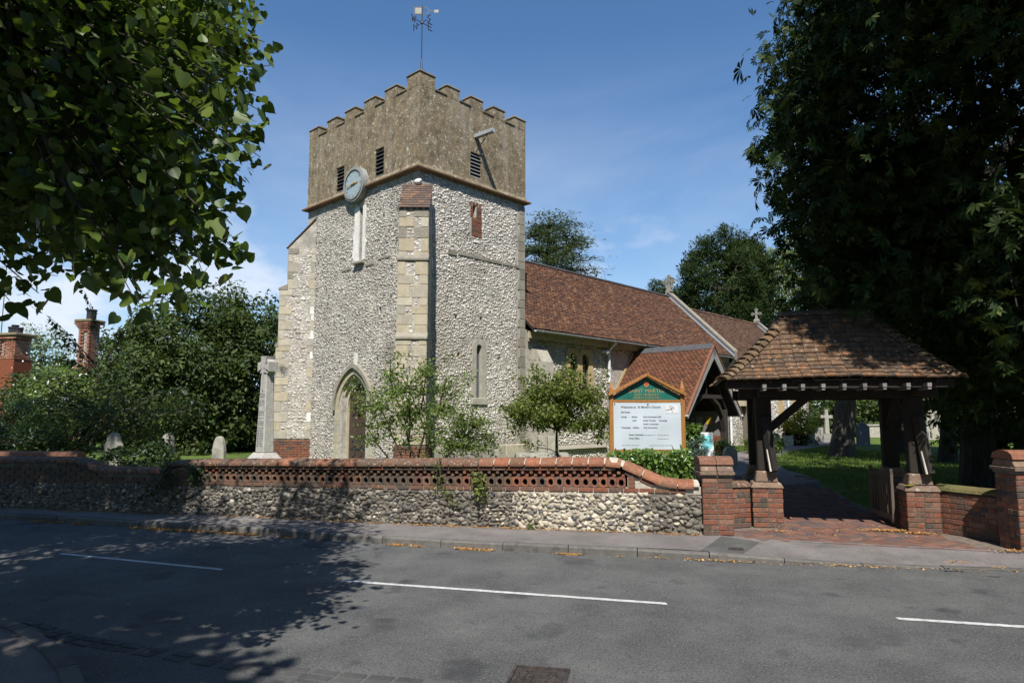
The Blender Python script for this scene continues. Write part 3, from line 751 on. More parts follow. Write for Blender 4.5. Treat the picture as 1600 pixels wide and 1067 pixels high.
# ================================================================ stone templates
def ico(sub):
    bm = bmesh.new(); bmesh.ops.create_icosphere(bm, subdivisions=sub, radius=1.0)
    V = np.array([v.co[:] for v in bm.verts]); F = np.array([[v.index for v in f.verts] for f in bm.faces]); bm.free()
    return V, F
ICO1, ICO2 = ico(1), ico(2)
def lumps(T, k, amp):
    V, F = T; out = []
    for _ in range(k):
        d = unit(rng.normal(size=(5, 3))); a = rng.normal(0, amp, 5)
        r = 1 + sum(a[i] * np.clip(V @ d[i], -.2, 1) for i in range(5)) + rng.normal(0, amp * .42, len(V))
        P = V * r[:, None]
        for _ in range(4):             # knapped flats
            n = unit(rng.normal(size=3)); lim = rng.uniform(.55, .85); s = P @ n
            P = P - np.clip(s - lim, 0, None)[:, None] * n
        out.append(P)
    return out
def stone_field(mask, U0, U1, V0, V1, du, dv, org, u, v, n, T=ICO1, rise=.35, k=9, amp=.16, szj=.25, proud=0.0, big=0.0):
    """rows of jittered flints in a plane; mask(u,v)->bool; returns list of (verts, faces, area, centre)"""
    tm = lumps(T, k, amp); F = T[1]
    org, u, v, n = (np.array(q, float) for q in (org, u, v, n))
    res = []; row = 0; y = V0
    while y < V1:
        x = U0 + random.random() * du
        while x < U1:
            a = x + random.gauss(0, du * .10); b_ = y + random.gauss(0, dv * .22)
            if U0 < a < U1 and V0 < b_ < V1 and mask(a, b_):
                g = 1 + random.gauss(0, szj)
                if random.random() < big: g *= 1.5
                g = max(.5, min(1.75, g))
                sx, sy, sz = du * .56 * g * random.uniform(.8, 1.15), dv * .60 * min(g, 1.25), dv * rise * random.uniform(.7, 1.3)
                t = random.gauss(0, .28); ct, st_ = math.cos(t), math.sin(t)
                P = tm[random.randrange(k)]
                L = np.stack([(P[:, 0] * sx) * ct - (P[:, 1] * sy) * st_, (P[:, 0] * sx) * st_ + (P[:, 1] * sy) * ct, P[:, 2] * sz], 1)
                res.append((L, sx * sy, (a, b_, proud)))
            x += du * random.uniform(.82, 1.2)
        y += dv * random.uniform(.9, 1.05); row += 1
    return res, F
def stones_join(res, F, org, u, v, n):
    org, u, v, n = (np.array(q, float) for q in (org, u, v, n))
    Vs = []; Fs = []; b = 0
    for L, _, (a, b_, p) in res:
        W = org + (L[:, :1] + a) * u + (L[:, 1:2] + b_) * v + (L[:, 2:] + p) * n
        Vs.append(W); Fs.append(F + b); b += len(W)
    return np.concatenate(Vs), np.concatenate(Fs)

# ================================================================ the street wall
WP = np.array(WALL, float)
warc = np.concatenate([[0], np.cumsum(np.hypot(*np.diff(WP, axis=0).T))]); WLEN = float(warc[-1])
def wpt(s): return np.array([np.interp(s, warc, WP[:, 0]), np.interp(s, warc, WP[:, 1])])
def wdir(s):
    a, e = wpt(max(0, s - .25)), wpt(min(WLEN, s + .25)); d = (e - a) / np.linalg.norm(e - a); return d
def s_of_px(px):
    lo, hi = 0, WLEN
    for _ in range(50):
        m = (lo + hi) / 2; p = wpt(m)
        D = math.cos(PIT) * p[1] - math.sin(PIT) * .8
        if 800 + FPX * p[0] / D < px: lo = m
        else: hi = m
    return lo
def top_from(px, py):
    s = s_of_px(px); return s, at_y(px, py, float(wpt(s)[1]) + .1).z
TOPP = [(0.0, .93)] + [top_from(*q) for q in [(-60, 712), (0, 713), (122, 714), (138, 720), (152, 728), (250, 730), (262, 725), (275, 717.5), (330, 716.5), (480, 716.5), (640, 716), (800, 715), (963, 714), (1041, 748), (1096, 749)]] + [(WLEN + .1, .80)]
TOPP.sort()
def ztop(s): return float(np.interp(s, [t[0] for t in TOPP], [t[1] for t in TOPP]))
S_ORN0, S_ORN1 = s_of_px(318), s_of_px(994)        # where the pierced brick band runs
S_PEAK, S_LOW = s_of_px(963), s_of_px(1041)
def kk(s): return min(1.0, max(.86, ztop(min(s, S_PEAK)) / 1.095)) if s > S_ORN0 - .3 else .86
wall = empty('boundary_wall', (0, 0, 0), 0, 'long flint and red brick churchyard wall along the pavement with half round coping', 'wall')
TH = .34
def wframe(s, z=0.0, slope=0.0):
    p = wpt(s); d = wdir(s)
    x = Vector((d[0], d[1], 0)); y = Vector((-d[1], d[0], 0))
    if slope: x = (x * math.cos(slope) + Vector((0, 0, math.sin(slope)))).normalized()
    zz = x.cross(y).normalized()
    return frame(Vector((p[0], p[1], z)), x, y, zz)
# cores
def core(s0, s1, f0, f1, y0, y1, name, material, step=.35):
    n = max(1, int((s1 - s0) / step)); bb = MB(); pr = None; V = []; F = []
    for i in range(n + 1):
        s = s0 + (s1 - s0) * i / n; p = wpt(s); d = wdir(s); nn = np.array([-d[1], d[0]])
        za = f0(s) if callable(f0) else f0; zb = f1(s) if callable(f1) else f1
        for yy, z in ((y0, za), (y1, za), (y1, zb), (y0, zb)):
            q = p + nn * yy; V.append((q[0], q[1], z))
        if i:
            b0 = (i - 1) * 4
            F += [(b0 + k, b0 + 4 + k, b0 + 4 + (k + 1) % 4, b0 + (k + 1) % 4) for k in range(4)]
    F += [(0, 1, 2, 3), (n * 4 + 3, n * 4 + 2, n * 4 + 1, n * 4)]
    bb.add(V, F); return bb.build(name, material, wall)
zf = lambda s: .58 * kk(s)
S_NEW0, S_NEW1 = s_of_px(800), s_of_px(1005)       # repaired stretch with cream mortar
core(0, S_NEW0, -.15, zf, .012, TH, 'mortar_core', M['mortar_dark'])
core(S_NEW0, S_NEW1, -.15, zf, .012, TH, 'mortar_core', M['mortar_cream'])
core(S_NEW1, WLEN, -.15, zf, .012, TH, 'mortar_core', M['mortar_dark'])
core(0, S_ORN0, zf, lambda s: ztop(s) - .1, .014, TH, 'brick_core', M['mortar_dark'])
core(S_ORN0, S_ORN1, zf, lambda s: (zf(s) + .07 * kk(s)), .014, TH, 'brick_core', M['mortar_cream'])
core(S_ORN0, S_ORN1, lambda s: zf(s) + .071 * kk(s), lambda s: min(ztop(s) - .12, .99 * kk(s)), .20, TH, 'brick_backing', M['brick_dark'])
core(S_ORN0, S_ORN1 - .35, lambda s: .935 * kk(s), lambda s: ztop(s) - .10, .014, TH, 'brick_core', M['mortar_cream'])
core(S_ORN1 - .13, WLEN, zf, lambda s: ztop(s) - .1, .014, TH, 'brick_core', M['mortar_cream'])
# flints
segs = [(s, min(WLEN, s + .5)) for s in np.arange(0, WLEN, .5)]
allst = []
for (a0, a1) in segs:
    mid = (a0 + a1) / 2; p = wpt(a0); d = wdir(mid); e = wpt(a1); L = float(np.linalg.norm(e - p)); d = (e - p) / L
    du, dv = (.078, .053) if S_NEW0 - .2 < mid < S_NEW1 + .1 else (.086, .060) if mid >= S_NEW1 else (.076, .052)
    o = (p[0], p[1], 0); u = (d[0], d[1], 0); v = (0, 0, 1); n = (d[1], -d[0], 0)
    res, F = stone_field(lambda a, b_: True, -.02, L + .02, .015, zf(mid) - .01, du, dv, o, u, v, n, T=ICO2 if mid > S_ORN0 - 1 else ICO1, rise=.52, k=22, amp=.34, szj=.34, proud=-.010, big=.12)
    for L_, ar, cc in res:
        allst.append((mid, L_, ar, cc, o, u, v, n, F))
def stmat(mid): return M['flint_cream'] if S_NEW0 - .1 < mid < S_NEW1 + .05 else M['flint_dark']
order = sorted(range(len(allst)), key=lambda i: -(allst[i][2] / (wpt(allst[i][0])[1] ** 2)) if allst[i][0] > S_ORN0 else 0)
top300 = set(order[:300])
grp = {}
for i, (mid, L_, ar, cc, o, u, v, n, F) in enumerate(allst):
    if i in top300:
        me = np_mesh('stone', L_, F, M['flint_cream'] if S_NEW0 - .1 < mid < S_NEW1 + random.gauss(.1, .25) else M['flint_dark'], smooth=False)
        org = Vector(o) + Vector(u) * cc[0] + Vector(v) * cc[1] + Vector(n) * cc[2]
        piece('stone', me, wall, frame(org, u, v, n))
    else:
        cream = S_NEW0 - .1 < mid + random.gauss(0, .25) < S_NEW1
        W = np.array(o) + (L_[:, :1] + cc[0]) * np.array(u) + (L_[:, 1:2] + cc[1]) * np.array(v) + (L_[:, 2:] + cc[2]) * np.array(n)
        grp.setdefault((cream, len(W)), []).append((W, F))
for (cream, _), lst in grp.items():
    Vs = []; Fs = []; b0 = 0
    for W, F in lst: Vs.append(W); Fs.append(F + b0); b0 += len(W)
    np_obj('flint_infill', np.concatenate(Vs), np.concatenate(Fs), M['flint_cream'] if cream else M['flint_dark'], wall, kind='stuff')
# half-round coping, piece by piece
def coping_mesh(L, mt):
    q = MB(); n = 9; w = TH / 2 + .035; h = .125
    pr = [(0, -w, 0.0)] + [(0, -w * math.cos(math.pi * k / n), .035 + (h - .035) * math.sin(math.pi * k / n)) for k in range(n + 1)] + [(0, w, 0.0)]
    pr = [Vector(p) for p in pr]
    g = .006
    ins = [Vector((0, p.y * .95, .0 + p.z * .95)) for p in pr]
    st = [(-L / 2 + g * .2, ins), (-L / 2 + g, pr), (L / 2 - g, pr), (L / 2 - g * .2, ins)]
    V = []; F = []; m = len(pr)
    for x, P in st: V += [(x, p.y, p.z) for p in P]
    for i in range(3):
        for k in range(m): F.append((i * m + k, (i + 1) * m + k, (i + 1) * m + (k + 1) % m, i * m + (k + 1) % m))
    F += [list(range(m)), list(range(3 * m, 4 * m))[::-1]]
    q.add(V, F); return q.mesh('coping_brick', mt, smooth=False)
CM = {(o, l): coping_mesh(l, M[o]) for o in ('coping', 'coping_old') for l in (.235, .145, .30)}
s = 0.0
while s < WLEN - .05:
    l = .235 if random.random() < .9 else .145
    if s > S_PEAK - .1 and s < S_LOW: l = .30 if S_PEAK < s < S_LOW - .2 else .235
    fx = 1.0
    if s + l > WLEN - .01:
        fx = (WLEN - .01 - s) / l
        if fx < .35: break
    za, zb = ztop(s), ztop(min(WLEN, s + l * fx))
    sl = math.atan2(zb - za, l)
    px = 800 + FPX * wpt(s + l / 2)[0] / wpt(s + l / 2)[1]
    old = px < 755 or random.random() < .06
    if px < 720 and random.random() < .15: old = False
    Mx = wframe(s + l * fx / 2, (za + zb) / 2 - .125 * kk(s) + random.uniform(-.003, .003), sl) @ Matrix.Translation((0, TH / 2 - .005, 0)) @ Matrix.Diagonal((fx, 1, kk(s) * random.uniform(.98, 1.02), 1))
    piece('coping_brick', CM[('coping_old' if old else 'coping', l)], wall, Mx)
    s += l * math.cos(sl) + .011
# thin mortar bed under the coping shows as pale joints
def coping_bed(s0, s1, material):
    n = int((s1 - s0) / .12); V = []; F = []; m = 9; w = TH / 2 + .035
    for i in range(n + 1):
        s = s0 + (s1 - s0) * i / n; p = wpt(s); d = wdir(s); nn = np.array([-d[1], d[0]]); z0 = ztop(s) - .125 * kk(s)
        for k in range(m + 1):
            a = math.pi * k / m; yy = TH / 2 - .005 - w * .965 * math.cos(a); q_ = p + nn * yy; V.append((q_[0], q_[1], z0 + (.03 + .088 * math.sin(a)) * kk(s)))
        if i: F += [((i - 1) * (m + 1) + k, i * (m + 1) + k, i * (m + 1) + k + 1, (i - 1) * (m + 1) + k + 1) for k in range(m)]
    q = MB(); q.add(V, F); q.build('coping_bed', material, wall)
coping_bed(.05, s_of_px(752), M['mortar_dark']); coping_bed(s_of_px(753), WLEN - .02, M['mortar_cream'])
# brick courses
def brick_mesh(l, d, h, mt, bev=.005, name='brick'):
    q = MB(); q.box(-l / 2, l / 2, 0, d, -h / 2, h / 2); return q.mesh(name, mt, bevel=bev)
BM = {k: brick_mesh(.216, .10, .062, M[k]) for k in ('brick', 'brick_dark')}
BH = {k: brick_mesh(.102, .10, .062, M[k]) for k in ('brick', 'brick_dark')}
def course(sa, sb, zfun, par=wall, depth=-.004, hk=1.0, pdark=None):
    s = sa
    while s < sb - .06:
        hdr = random.random() < .14
        l = .102 if hdr else .216
        if s + l > sb: break
        px = 800 + FPX * wpt(s)[0] / wpt(s)[1]
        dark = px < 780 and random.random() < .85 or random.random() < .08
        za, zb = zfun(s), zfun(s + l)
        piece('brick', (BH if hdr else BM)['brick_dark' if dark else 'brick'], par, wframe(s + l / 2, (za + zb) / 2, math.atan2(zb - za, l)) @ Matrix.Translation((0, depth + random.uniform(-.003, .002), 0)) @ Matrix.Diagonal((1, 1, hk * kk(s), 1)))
        s += l + .011
course(S_ORN0, WLEN, lambda s: zf(s) + .036 * kk(s))
course(S_ORN0, S_PEAK + .1, lambda s: ztop(s) - .16 * kk(s))
course(S_PEAK + .12, S_LOW - .02, lambda s: ztop(s) - .165)
# shaded stretch further down the street: plain brick upper courses joined into one piece
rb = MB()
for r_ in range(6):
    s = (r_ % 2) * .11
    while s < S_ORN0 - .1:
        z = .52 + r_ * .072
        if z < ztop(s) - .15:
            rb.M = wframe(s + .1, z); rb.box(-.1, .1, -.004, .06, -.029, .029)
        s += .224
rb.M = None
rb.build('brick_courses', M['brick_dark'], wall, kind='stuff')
# pierced band: lower row of bricks with oval holes
def pierced_mesh(mt):
    q = MB(); w, h = .131, .155; n = 12
    inn = []; outr = []
    for k in range(n):
        t = 2 * math.pi * (k + .5) / n; ct, st_ = math.cos(t), math.sin(t)
        inn.append((.039 * ct + .003, 0, .051 * st_ - .004))
        m = min(w / 2 / max(1e-6, abs(ct)), h / 2 / max(1e-6, abs(st_)))
        outr.append((ct * m, 0, st_ * m))
    for cx_, cz_ in ((-1, -1), (-1, 1), (1, -1), (1, 1)): pass
    q.ring(inn, outr, (0, .10, 0), closed=True)
    return q.mesh('pierced_brick', mt)
PM = {k: pierced_mesh(M[k]) for k in ('brick', 'brick_dark')}
s = S_ORN0 + .03
chk = {'brick': MB(), 'brick_dark': MB()}
while s < S_ORN1 - .27:
    px = 800 + FPX * wpt(s)[0] / wpt(s)[1]
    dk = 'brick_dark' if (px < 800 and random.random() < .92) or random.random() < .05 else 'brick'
    k_ = kk(s)
    piece('pierced_brick', PM[dk], wall, wframe(s + .066, zf(s) + (.07 + .08) * k_) @ Matrix.Translation((0, random.uniform(.0, .006), 0)) @ Matrix.Diagonal((1, 1, k_, 1)) @ Matrix.Rotation(random.uniform(-.03, .03), 4, 'Y'))
    for q, row in enumerate((.895, .932 + .018)):   # two rows of half bricks with gaps, laid chequerwise
        zc = zf(s) + (.07 + .158 + .021 + q * .043) * k_
        for hh in (0, 1):
            if zc > ztop(s) - .19: continue
            chk[dk].M = wframe(s + .033 + hh * .066, zc)
            if (hh + q) % 2: chk[dk].box(-.022, .022, random.uniform(0, .012), .19, -.019 * k_, .019 * k_)
            else: chk[dk].box(-.043, .043, .10, .19, -.019 * k_, .019 * k_)
    s += .134
for k_, q in chk.items():
    q.M = None; q.build('chequer_brickwork', M[k_], wall, kind='stuff')
# the red face brick that ends the pierced band
for i in range(3):
    piece('brick', BH['brick'], wall, wframe(S_ORN1 - .07, zf(S_ORN1) + .10 + i * .06) @ Matrix.Diagonal((1.0, 1, .85, 1)))

# ================================================================ brick piers
def brick_shell(par, w, d, z0, courses, ch=.075, faces=('front', 'left', 'right'), dark_low=True, mt='brick', first=0):
    """bricks around a pier standing on its own origin (front face at y=0), real bricks with recessed joints"""
    q = MB(); q.box(-w / 2 + .008, w / 2 - .008, .008, d - .008, z0, z0 + courses * ch + .001); q.build('mortar_core', M['mortar_dark'], par)
    meshes = {}
    def get(l, dk):
        k = (round(l, 3), dk)
        if k not in meshes: meshes[k] = brick_mesh(l, .09, ch - .011, M[dk], .004)
        return meshes[k]
    for r_ in range(courses):
        z = z0 + ch * (r_ + .5)
        for f in faces:
            length = w if f in ('front', 'back') else d
            hdr = (r_ + (f in ('left', 'right'))) % 2
            unit_ = .102 if hdr else .215
            n = max(1, round((length + .01) / (unit_ + .011))); l = (length + .0) / n
            for k in range(n):
                c_ = -length / 2 + l * (k + .5)
                if n > 2 and not hdr and r_ % 4 == 2: pass
                dk = 'brick_dark' if random.random() < (.5 if dark_low and r_ < 2 else .16) else mt
                j = random.uniform(-.003, .003)
                if f == 'front': Mx = Matrix.Translation((c_, j, z))
                elif f == 'back': Mx = Matrix.Translation((c_, d + j, z)) @ Matrix.Rotation(math.pi, 4, 'Z')
                elif f == 'right': Mx = Matrix.Translation((w / 2 + j, d / 2 + c_, z)) @ Matrix.Rotation(math.pi / 2, 4, 'Z')
                else: Mx = Matrix.Translation((-w / 2 - j, d / 2 + c_, z)) @ Matrix.Rotation(-math.pi / 2, 4, 'Z')
                piece('brick', get(l - .011, dk), par, Mx)
def gate_pier(x, y, w, d, courses, rz, label, z0=0.0, ridge=.2):
    p = empty('gate_pier', (x, y, z0), rz, label, 'gate pier', 'brick gate piers')
    brick_shell(p, w, d, 0, courses)
    h = courses * .075
    q = MB(); q.box(-w / 2 - .012, w / 2 + .012, -.012, d + .012, h + .003, h + .035); q.build('mortar_bed', M['mortar_dark'], p)
    n = 2
    for k in range(n):            # lowest slab course, then sloping tiles, then ridge bricks
        a = -w / 2 - .035 + (w + .07) / n * k; e = a + (w + .07) / n - .008
        q = MB(); q.box(a, e, -.045, d + .045, h + .036, h + .085); q.build('coping_slab', M['stone_dirty'], p, bevel=.008)
    n = 2
    for k in range(n):
        a = -w / 2 - .02 + (w + .04) / n * k; e = a + (w + .04) / n - .008
        q = MB(); q.hexa([(a, -.03, h + .088), (e, -.03, h + .088), (e, d + .03, h + .088), (a, d + .03, h + .088)], [(a, .035, h + .185), (e, .035, h + .185), (e, d - .035, h + .185), (a, d - .035, h + .185)])
        q.build('coping_slab', M['stone_dirty'], p, bevel=.01)
    for k in range(2):
        a = -w / 2 - .028 + (w + .056) / 2 * k; e = a + (w + .056) / 2 - .008
        q = MB(); nn = 7
        pr = [(a, d / 2 - (d / 2 - .0) * math.cos(math.pi * i / nn), h + .188 + .115 * math.sin(math.pi * i / nn) ** .7) for i in range(nn + 1)]
        q.ext(pr, (e - a, 0, 0)); q.build('ridge_brick', M['coping'], p)
    return p
M['stone_dirty'] = mat('dirty_coping_slab', [(0, c(.19, .125, .085)), (.5, c(.15, .105, .078)), (1, c(.22, .14, .095))], nscale=9, namp=.45, bump=.7, bscale=45, spots=[(16, .61, .05, c(.36, .33, .27), .6), (10, .6, .1, c(.07, .065, .05), .5)])
gate_pier(3.0, 10.13, .44, .42, 11, R(-3), 'slim red brick gate pier at the end of the long flint wall')
gate_pier(6.82, 8.90, .68, .42, 13, R(-2), 'wide red brick gate pier standing alone at the right edge by the pavement')
# flank wall pieces beside the lychgate
def low_wall(name, x0, y0, x1, y1, h, label, th=.24, moss=False):
    L = math.hypot(x1 - x0, y1 - y0); a = math.atan2(y1 - y0, x1 - x0)
    p = empty(name, ((x0 + x1) / 2, (y0 + y1) / 2, 0), a, label, 'wall')
    brick_shell(p, L, th, 0, int(h / .075), faces=('front',))
    hh = int(h / .075) * .075
    n = max(1, round(L / .23))
    for k in range(n):
        u0 = -L / 2 + L / n * k; u1 = u0 + L / n - .006
        q = MB(); m = 6
        q.ext([(u0, -.02 + (th + .04) * (.5 - .5 * math.cos(math.pi * i / m)), hh + .02 + .09 * math.sin(math.pi * i / m)) for i in range(m + 1)], (u1 - u0, 0, 0))
        q.build('coping_brick', M['mossy_top'] if moss else M['coping_old'], p)
    return p
M['mossy_top'] = mat('mossy_brick_top', [(0, c(.10, .095, .035)), (.5, c(.15, .13, .05)), (1, c(.12, .075, .04))], nscale=8, namp=.5, bump=1, bscale=40)
low_wall('flank_wall', 3.24, 10.70, 3.74, 10.90, .62, 'short low brick wall filling the gap between slim pier and lychgate')
low_wall('flank_wall', 6.34, 10.44, 6.80, 9.30, .60, 'low brick wall with mossy top running back from the wide pier', moss=True)
# wall carrying on past the right edge
w2 = empty('boundary_wall', (6.95, 8.9, 0), R(-8), 'flint and brick churchyard wall beyond the wide gate pier', 'wall')
q = MB(); q.box(0, 7, .012, .33, -.15, .98); q.build('mortar_core', M['mortar_dark'], w2)
res, F = stone_field(lambda a, b_: True, .05, 6.95, .02, .95, .095, .068, (0, 0, 0), (1, 0, 0), (0, 0, 1), (0, -1, 0), rise=.6, amp=.2)
V, Fs = stones_join(res, F, (0, .01, 0), (1, 0, 0), (0, 0, 1), (0, -1, 0)); np_obj('flint_infill', V, Fs, M['flint_dark'], w2, kind='stuff')
for k in range(29): piece('coping_brick', CM[('coping', .235)], w2, Matrix.Translation((.12 + k * .24, TH / 2, .98)))

# ================================================================ lychgate
LR = R(-14)
def lyw(x, y, z=0):      # old axes -> world: turned to stand square to the street wall
    dx, dy = x - 3.985, y - 10.8
    return Vector((3.99 + dx * math.cos(LR) - dy * math.sin(LR), 10.85 + dx * math.sin(LR) + dy * math.cos(LR), z))
ly = empty('lychgate', lyw(0, 0), LR, 'open timber lychgate with hipped lichened tile roof on brick piers over the path', 'lychgate')
def lych_pier(cx_, y0, w, d, h=.60, par=ly):
    p = empty('pier', (cx_, y0, 0)); p.parent = par
    brick_shell(p, w, d, 0, 8, mt='brick', dark_low=False, faces=('front', 'left', 'right'))
    q = MB(); q.hexa([(-w / 2 - .02, -.02, .603), (w / 2 + .02, -.02, .603), (w / 2 + .02, d + .02, .603), (-w / 2 - .02, d + .02, .603)],
                     [(-w / 2 + .02, .03, .685), (w / 2 - .02, .03, .685), (w / 2 - .02, d - .03, .685), (-w / 2 + .02, d - .03, .685)]); q.build('capping_stone', M['stone_dirty'], p, bevel=.01)
    return p
for cx_ in (3.985, 6.165):
    lych_pier(cx_, 10.80, .45, .46); lych_pier(cx_, 12.15, .45, .46)
    q = MB(); q.box(cx_ - .225, cx_ + .225, 11.265, 12.145, -.1, .56); q.build('dwarf_wall', M['brick_dark'], ly)
    for yy in (10.86, 12.2):
        q = MB(); q.hexa([(cx_ - .17, yy, .688), (cx_ + .17, yy, .688), (cx_ + .17, yy + .34, .688), (cx_ - .17, yy + .34, .688)], [(cx_ - .14, yy + .03, .86), (cx_ + .14, yy + .03, .86), (cx_ + .14, yy + .31, .86), (cx_ - .14, yy + .31, .86)])
        q.build('plinth_stone', M['stone_dirty'], ly, bevel=.015)
    q = MB(); q.box(cx_ - .13, cx_ + .13, 10.84, 12.56, .862, .94) if False else q.box(cx_ - .12, cx_ + .12, 10.92, 11.12, .862, 2.02); q.build('post', M['timber'], ly, bevel=.015)
    q = MB(); q.box(cx_ - .12, cx_ + .12, 12.27, 12.47, .862, 2.02); q.build('post', M['timber'], ly, bevel=.015)
    sx = 1 if cx_ < 5 else -1
    q = MB(); q.beam((cx_ + .02, 10.90, 1.72), (cx_ + .10, 10.80, .86), .11, .13); q.build('strut', M['timber'], ly, bevel=.012)
    q = MB(); q.beam((cx_ + .062, 10.84, 1.20), (cx_ + .095, 10.776, .865), .118, .02); q.build('scarred_foot', M['timber_pale'], ly)
    if sx > 0:
        q = MB(); q.beam((cx_ + .09, 11.0, 1.52), (cx_ + .70, 11.0, 2.05), .12, .13, up=(0, 1, 0)); q.build('brace', M['timber'], ly, bevel=.01)
    q = MB(); q.beam((cx_, 11.1, 1.55), (cx_, 11.55, 2.04), .10, .12, up=(1, 0, 0)); q.build('brace', M['timber'], ly, bevel=.01)
    q = MB(); q.beam((cx_, 12.27, 1.55), (cx_, 11.8, 2.04), .10, .12, up=(1, 0, 0)); q.build('brace', M['timber'], ly, bevel=.01)
    q = MB(); q.box(cx_ - .09, cx_ + .09, 10.55, 12.85, 2.022, 2.16); q.build('wall_plate', M['timber'], ly, bevel=.01)
for yy in (10.93, 12.29):
    q = MB(); q.box(3.62, 6.5, yy, yy + .16, 2.0, 2.17); q.build('tie_beam', M['timber'], ly, bevel=.01)
# roof geometry
EX0, EX1, EY0, EY1, EZ = 3.34, 6.56, 10.22, 12.78, 2.255
RY, RZ, RX0, RX1, GZ = 11.50, 3.42, 4.37, 5.76, 3.20
def fprof(t):      # front slope profile, t along the slope 0..1 (slight bell-cast at the eaves)
    y = EY0 + (RY - EY0) * t
    z = EZ + (RZ - EZ) * (t - .10 * math.sin(math.pi * min(1, t)) * (1 - t))
    return y, z
def hipx(z, left):
    t = min(1, (z - EZ) / (GZ - EZ)); t = t ** .93
    return (EX0 + (4.34 - EX0) * t) if left else (EX1 + (5.79 - EX1) * t)
NC = 15
tl = {}
def lych_tile(l): 
    k = round(l, 3)
    if k not in tl:
        q = MB(); nx = 3
        # slightly cambered plain tile
        for i in range(nx):
            a = -l / 2 + l * i / nx; e = -l / 2 + l * (i + 1) / nx
            za = -.006 * abs(2 * i / nx - 1) ** 2; zb = -.006 * abs(2 * (i + 1) / nx - 1) ** 2
            q.hexa([(a, 0, za), (e, 0, zb), (e, .15, zb), (a, .15, za)], [(a, 0, za + .024), (e, 0, zb + .024), (e, .15, zb + .014), (a, .15, za + .014)])
        tl[k] = q.mesh('tile', M['tile_lych'])
    return tl[k]
TW_ = .165
for r_ in range(NC):
    t0, t1 = r_ / NC, (r_ + 1.35) / NC
    y0, z0 = fprof(t0); y1, z1 = fprof(min(1, t1)); 
    d = Vector((0, y1 - y0, z1 - z0)).normalized()
    tilt = .10
    xa, xb = hipx(z0, True), hipx(z0, False)
    x = xa + (TW_ / 2 if r_ % 2 else 0) - .01
    if r_ % 2: 
        w = TW_ / 2 - .004
        cells = [(xa - .01, w)]
    else: cells = []
    while x < xb - .02:
        w = min(TW_, xb - x); cells.append((x, w - .004)); x += TW_
    sag = lambda X: -.018 * math.sin((X - EX0) / (EX1 - EX0) * math.pi * 2.3 + 1) * (1 - .5 * r_ / NC)
    for (cx_, w) in cells:
        if w < .03: continue
        X = Vector((1, 0, random.uniform(-.022, .022))).normalized()
        Yv = Vector((random.uniform(-.02, .02), d.y, d.z - tilt + random.uniform(-.02, .02))).normalized(); Z = X.cross(Yv).normalized(); Yv = Z.cross(X)
        o = Vector((cx_ + w / 2, y0 + random.uniform(-.006, .006), z0 + .034 + sag(cx_) + random.uniform(-.004, .004)))
        piece('tile', lych_tile(round(w, 2)), ly, frame(o, X, Yv, Z))
# deck under the tiles, hip and back slopes
def deck(pts, name, material, th=.02):
    q = MB(); a, b_, c_ = (Vector(p) for p in pts[:3]); n = (b_ - a).cross(c_ - a).normalized() * th
    q.ext(pts, -n); return q.build(name, material, ly)
pf = [fprof(t) for t in (0, .25, .5, .75, 1)]
q = MB(); V = []; F = []
for i, (y, z) in enumerate(pf): V += [(hipx(z, True), y + .03, z), (hipx(z, False), y + .03, z)]
for i in range(4): F.append((2 * i, 2 * i + 1, 2 * i + 3, 2 * i + 2))
q.add(V, F)
V = [(v[0], 2 * RY - v[1], v[2] - .001) for v in V]; q.add(V, F)
for left in (True, False):
    q.add([(hipx(z, left), y + .03, z) for y, z in pf[:5]] + [(hipx(z, left), 2 * RY - y - .03, z) for y, z in pf[:5]], [(i, i + 1, 6 + i, 5 + i) for i in range(4)])
q.build('roof_boarding', M['timber'], ly)
st = MB()
for r_ in range(NC):                                     # back slope
    y0, z0 = fprof(r_ / NC); y1, z1 = fprof(min(1, (r_ + 1.35) / NC))
    x = hipx(z0, True)
    while x < hipx(z0, False):
        st.hexa([(x, 2 * RY - y0, z0 + .02), (x + .16, 2 * RY - y0, z0 + .02), (x + .16, 2 * RY - y1, z1 + .012), (x, 2 * RY - y1, z1 + .012)], [(x, 2 * RY - y0, z0 + .035), (x + .16, 2 * RY - y0, z0 + .035), (x + .16, 2 * RY - y1, z1 + .026), (x, 2 * RY - y1, z1 + .026)])
        x += .165
for left in (True, False):                               # hips
    sg = -1 if left else 1
    for r_ in range(NC - 3):
        y0, z0 = fprof(r_ / NC); y1, z1 = fprof((r_ + 1.35) / NC); xa, xb = hipx(z0, left), hipx(z1, left)
        y = y0
        while y < 2 * RY - y0:
            ye = min(y + .16, 2 * RY - y0)
            st.hexa([(xa, y, z0 + .02), (xa, ye, z0 + .02), (xb, ye, z1 + .012), (xb, y, z1 + .012)], [(xa + sg * .004, y, z0 + .036), (xa + sg * .004, ye, z0 + .036), (xb + sg * .004, ye, z1 + .027), (xb + sg * .004, y, z1 + .027)])
            y += .165
st.build('hidden_slope_tiles', M['tile_lych'], ly, kind='stuff')
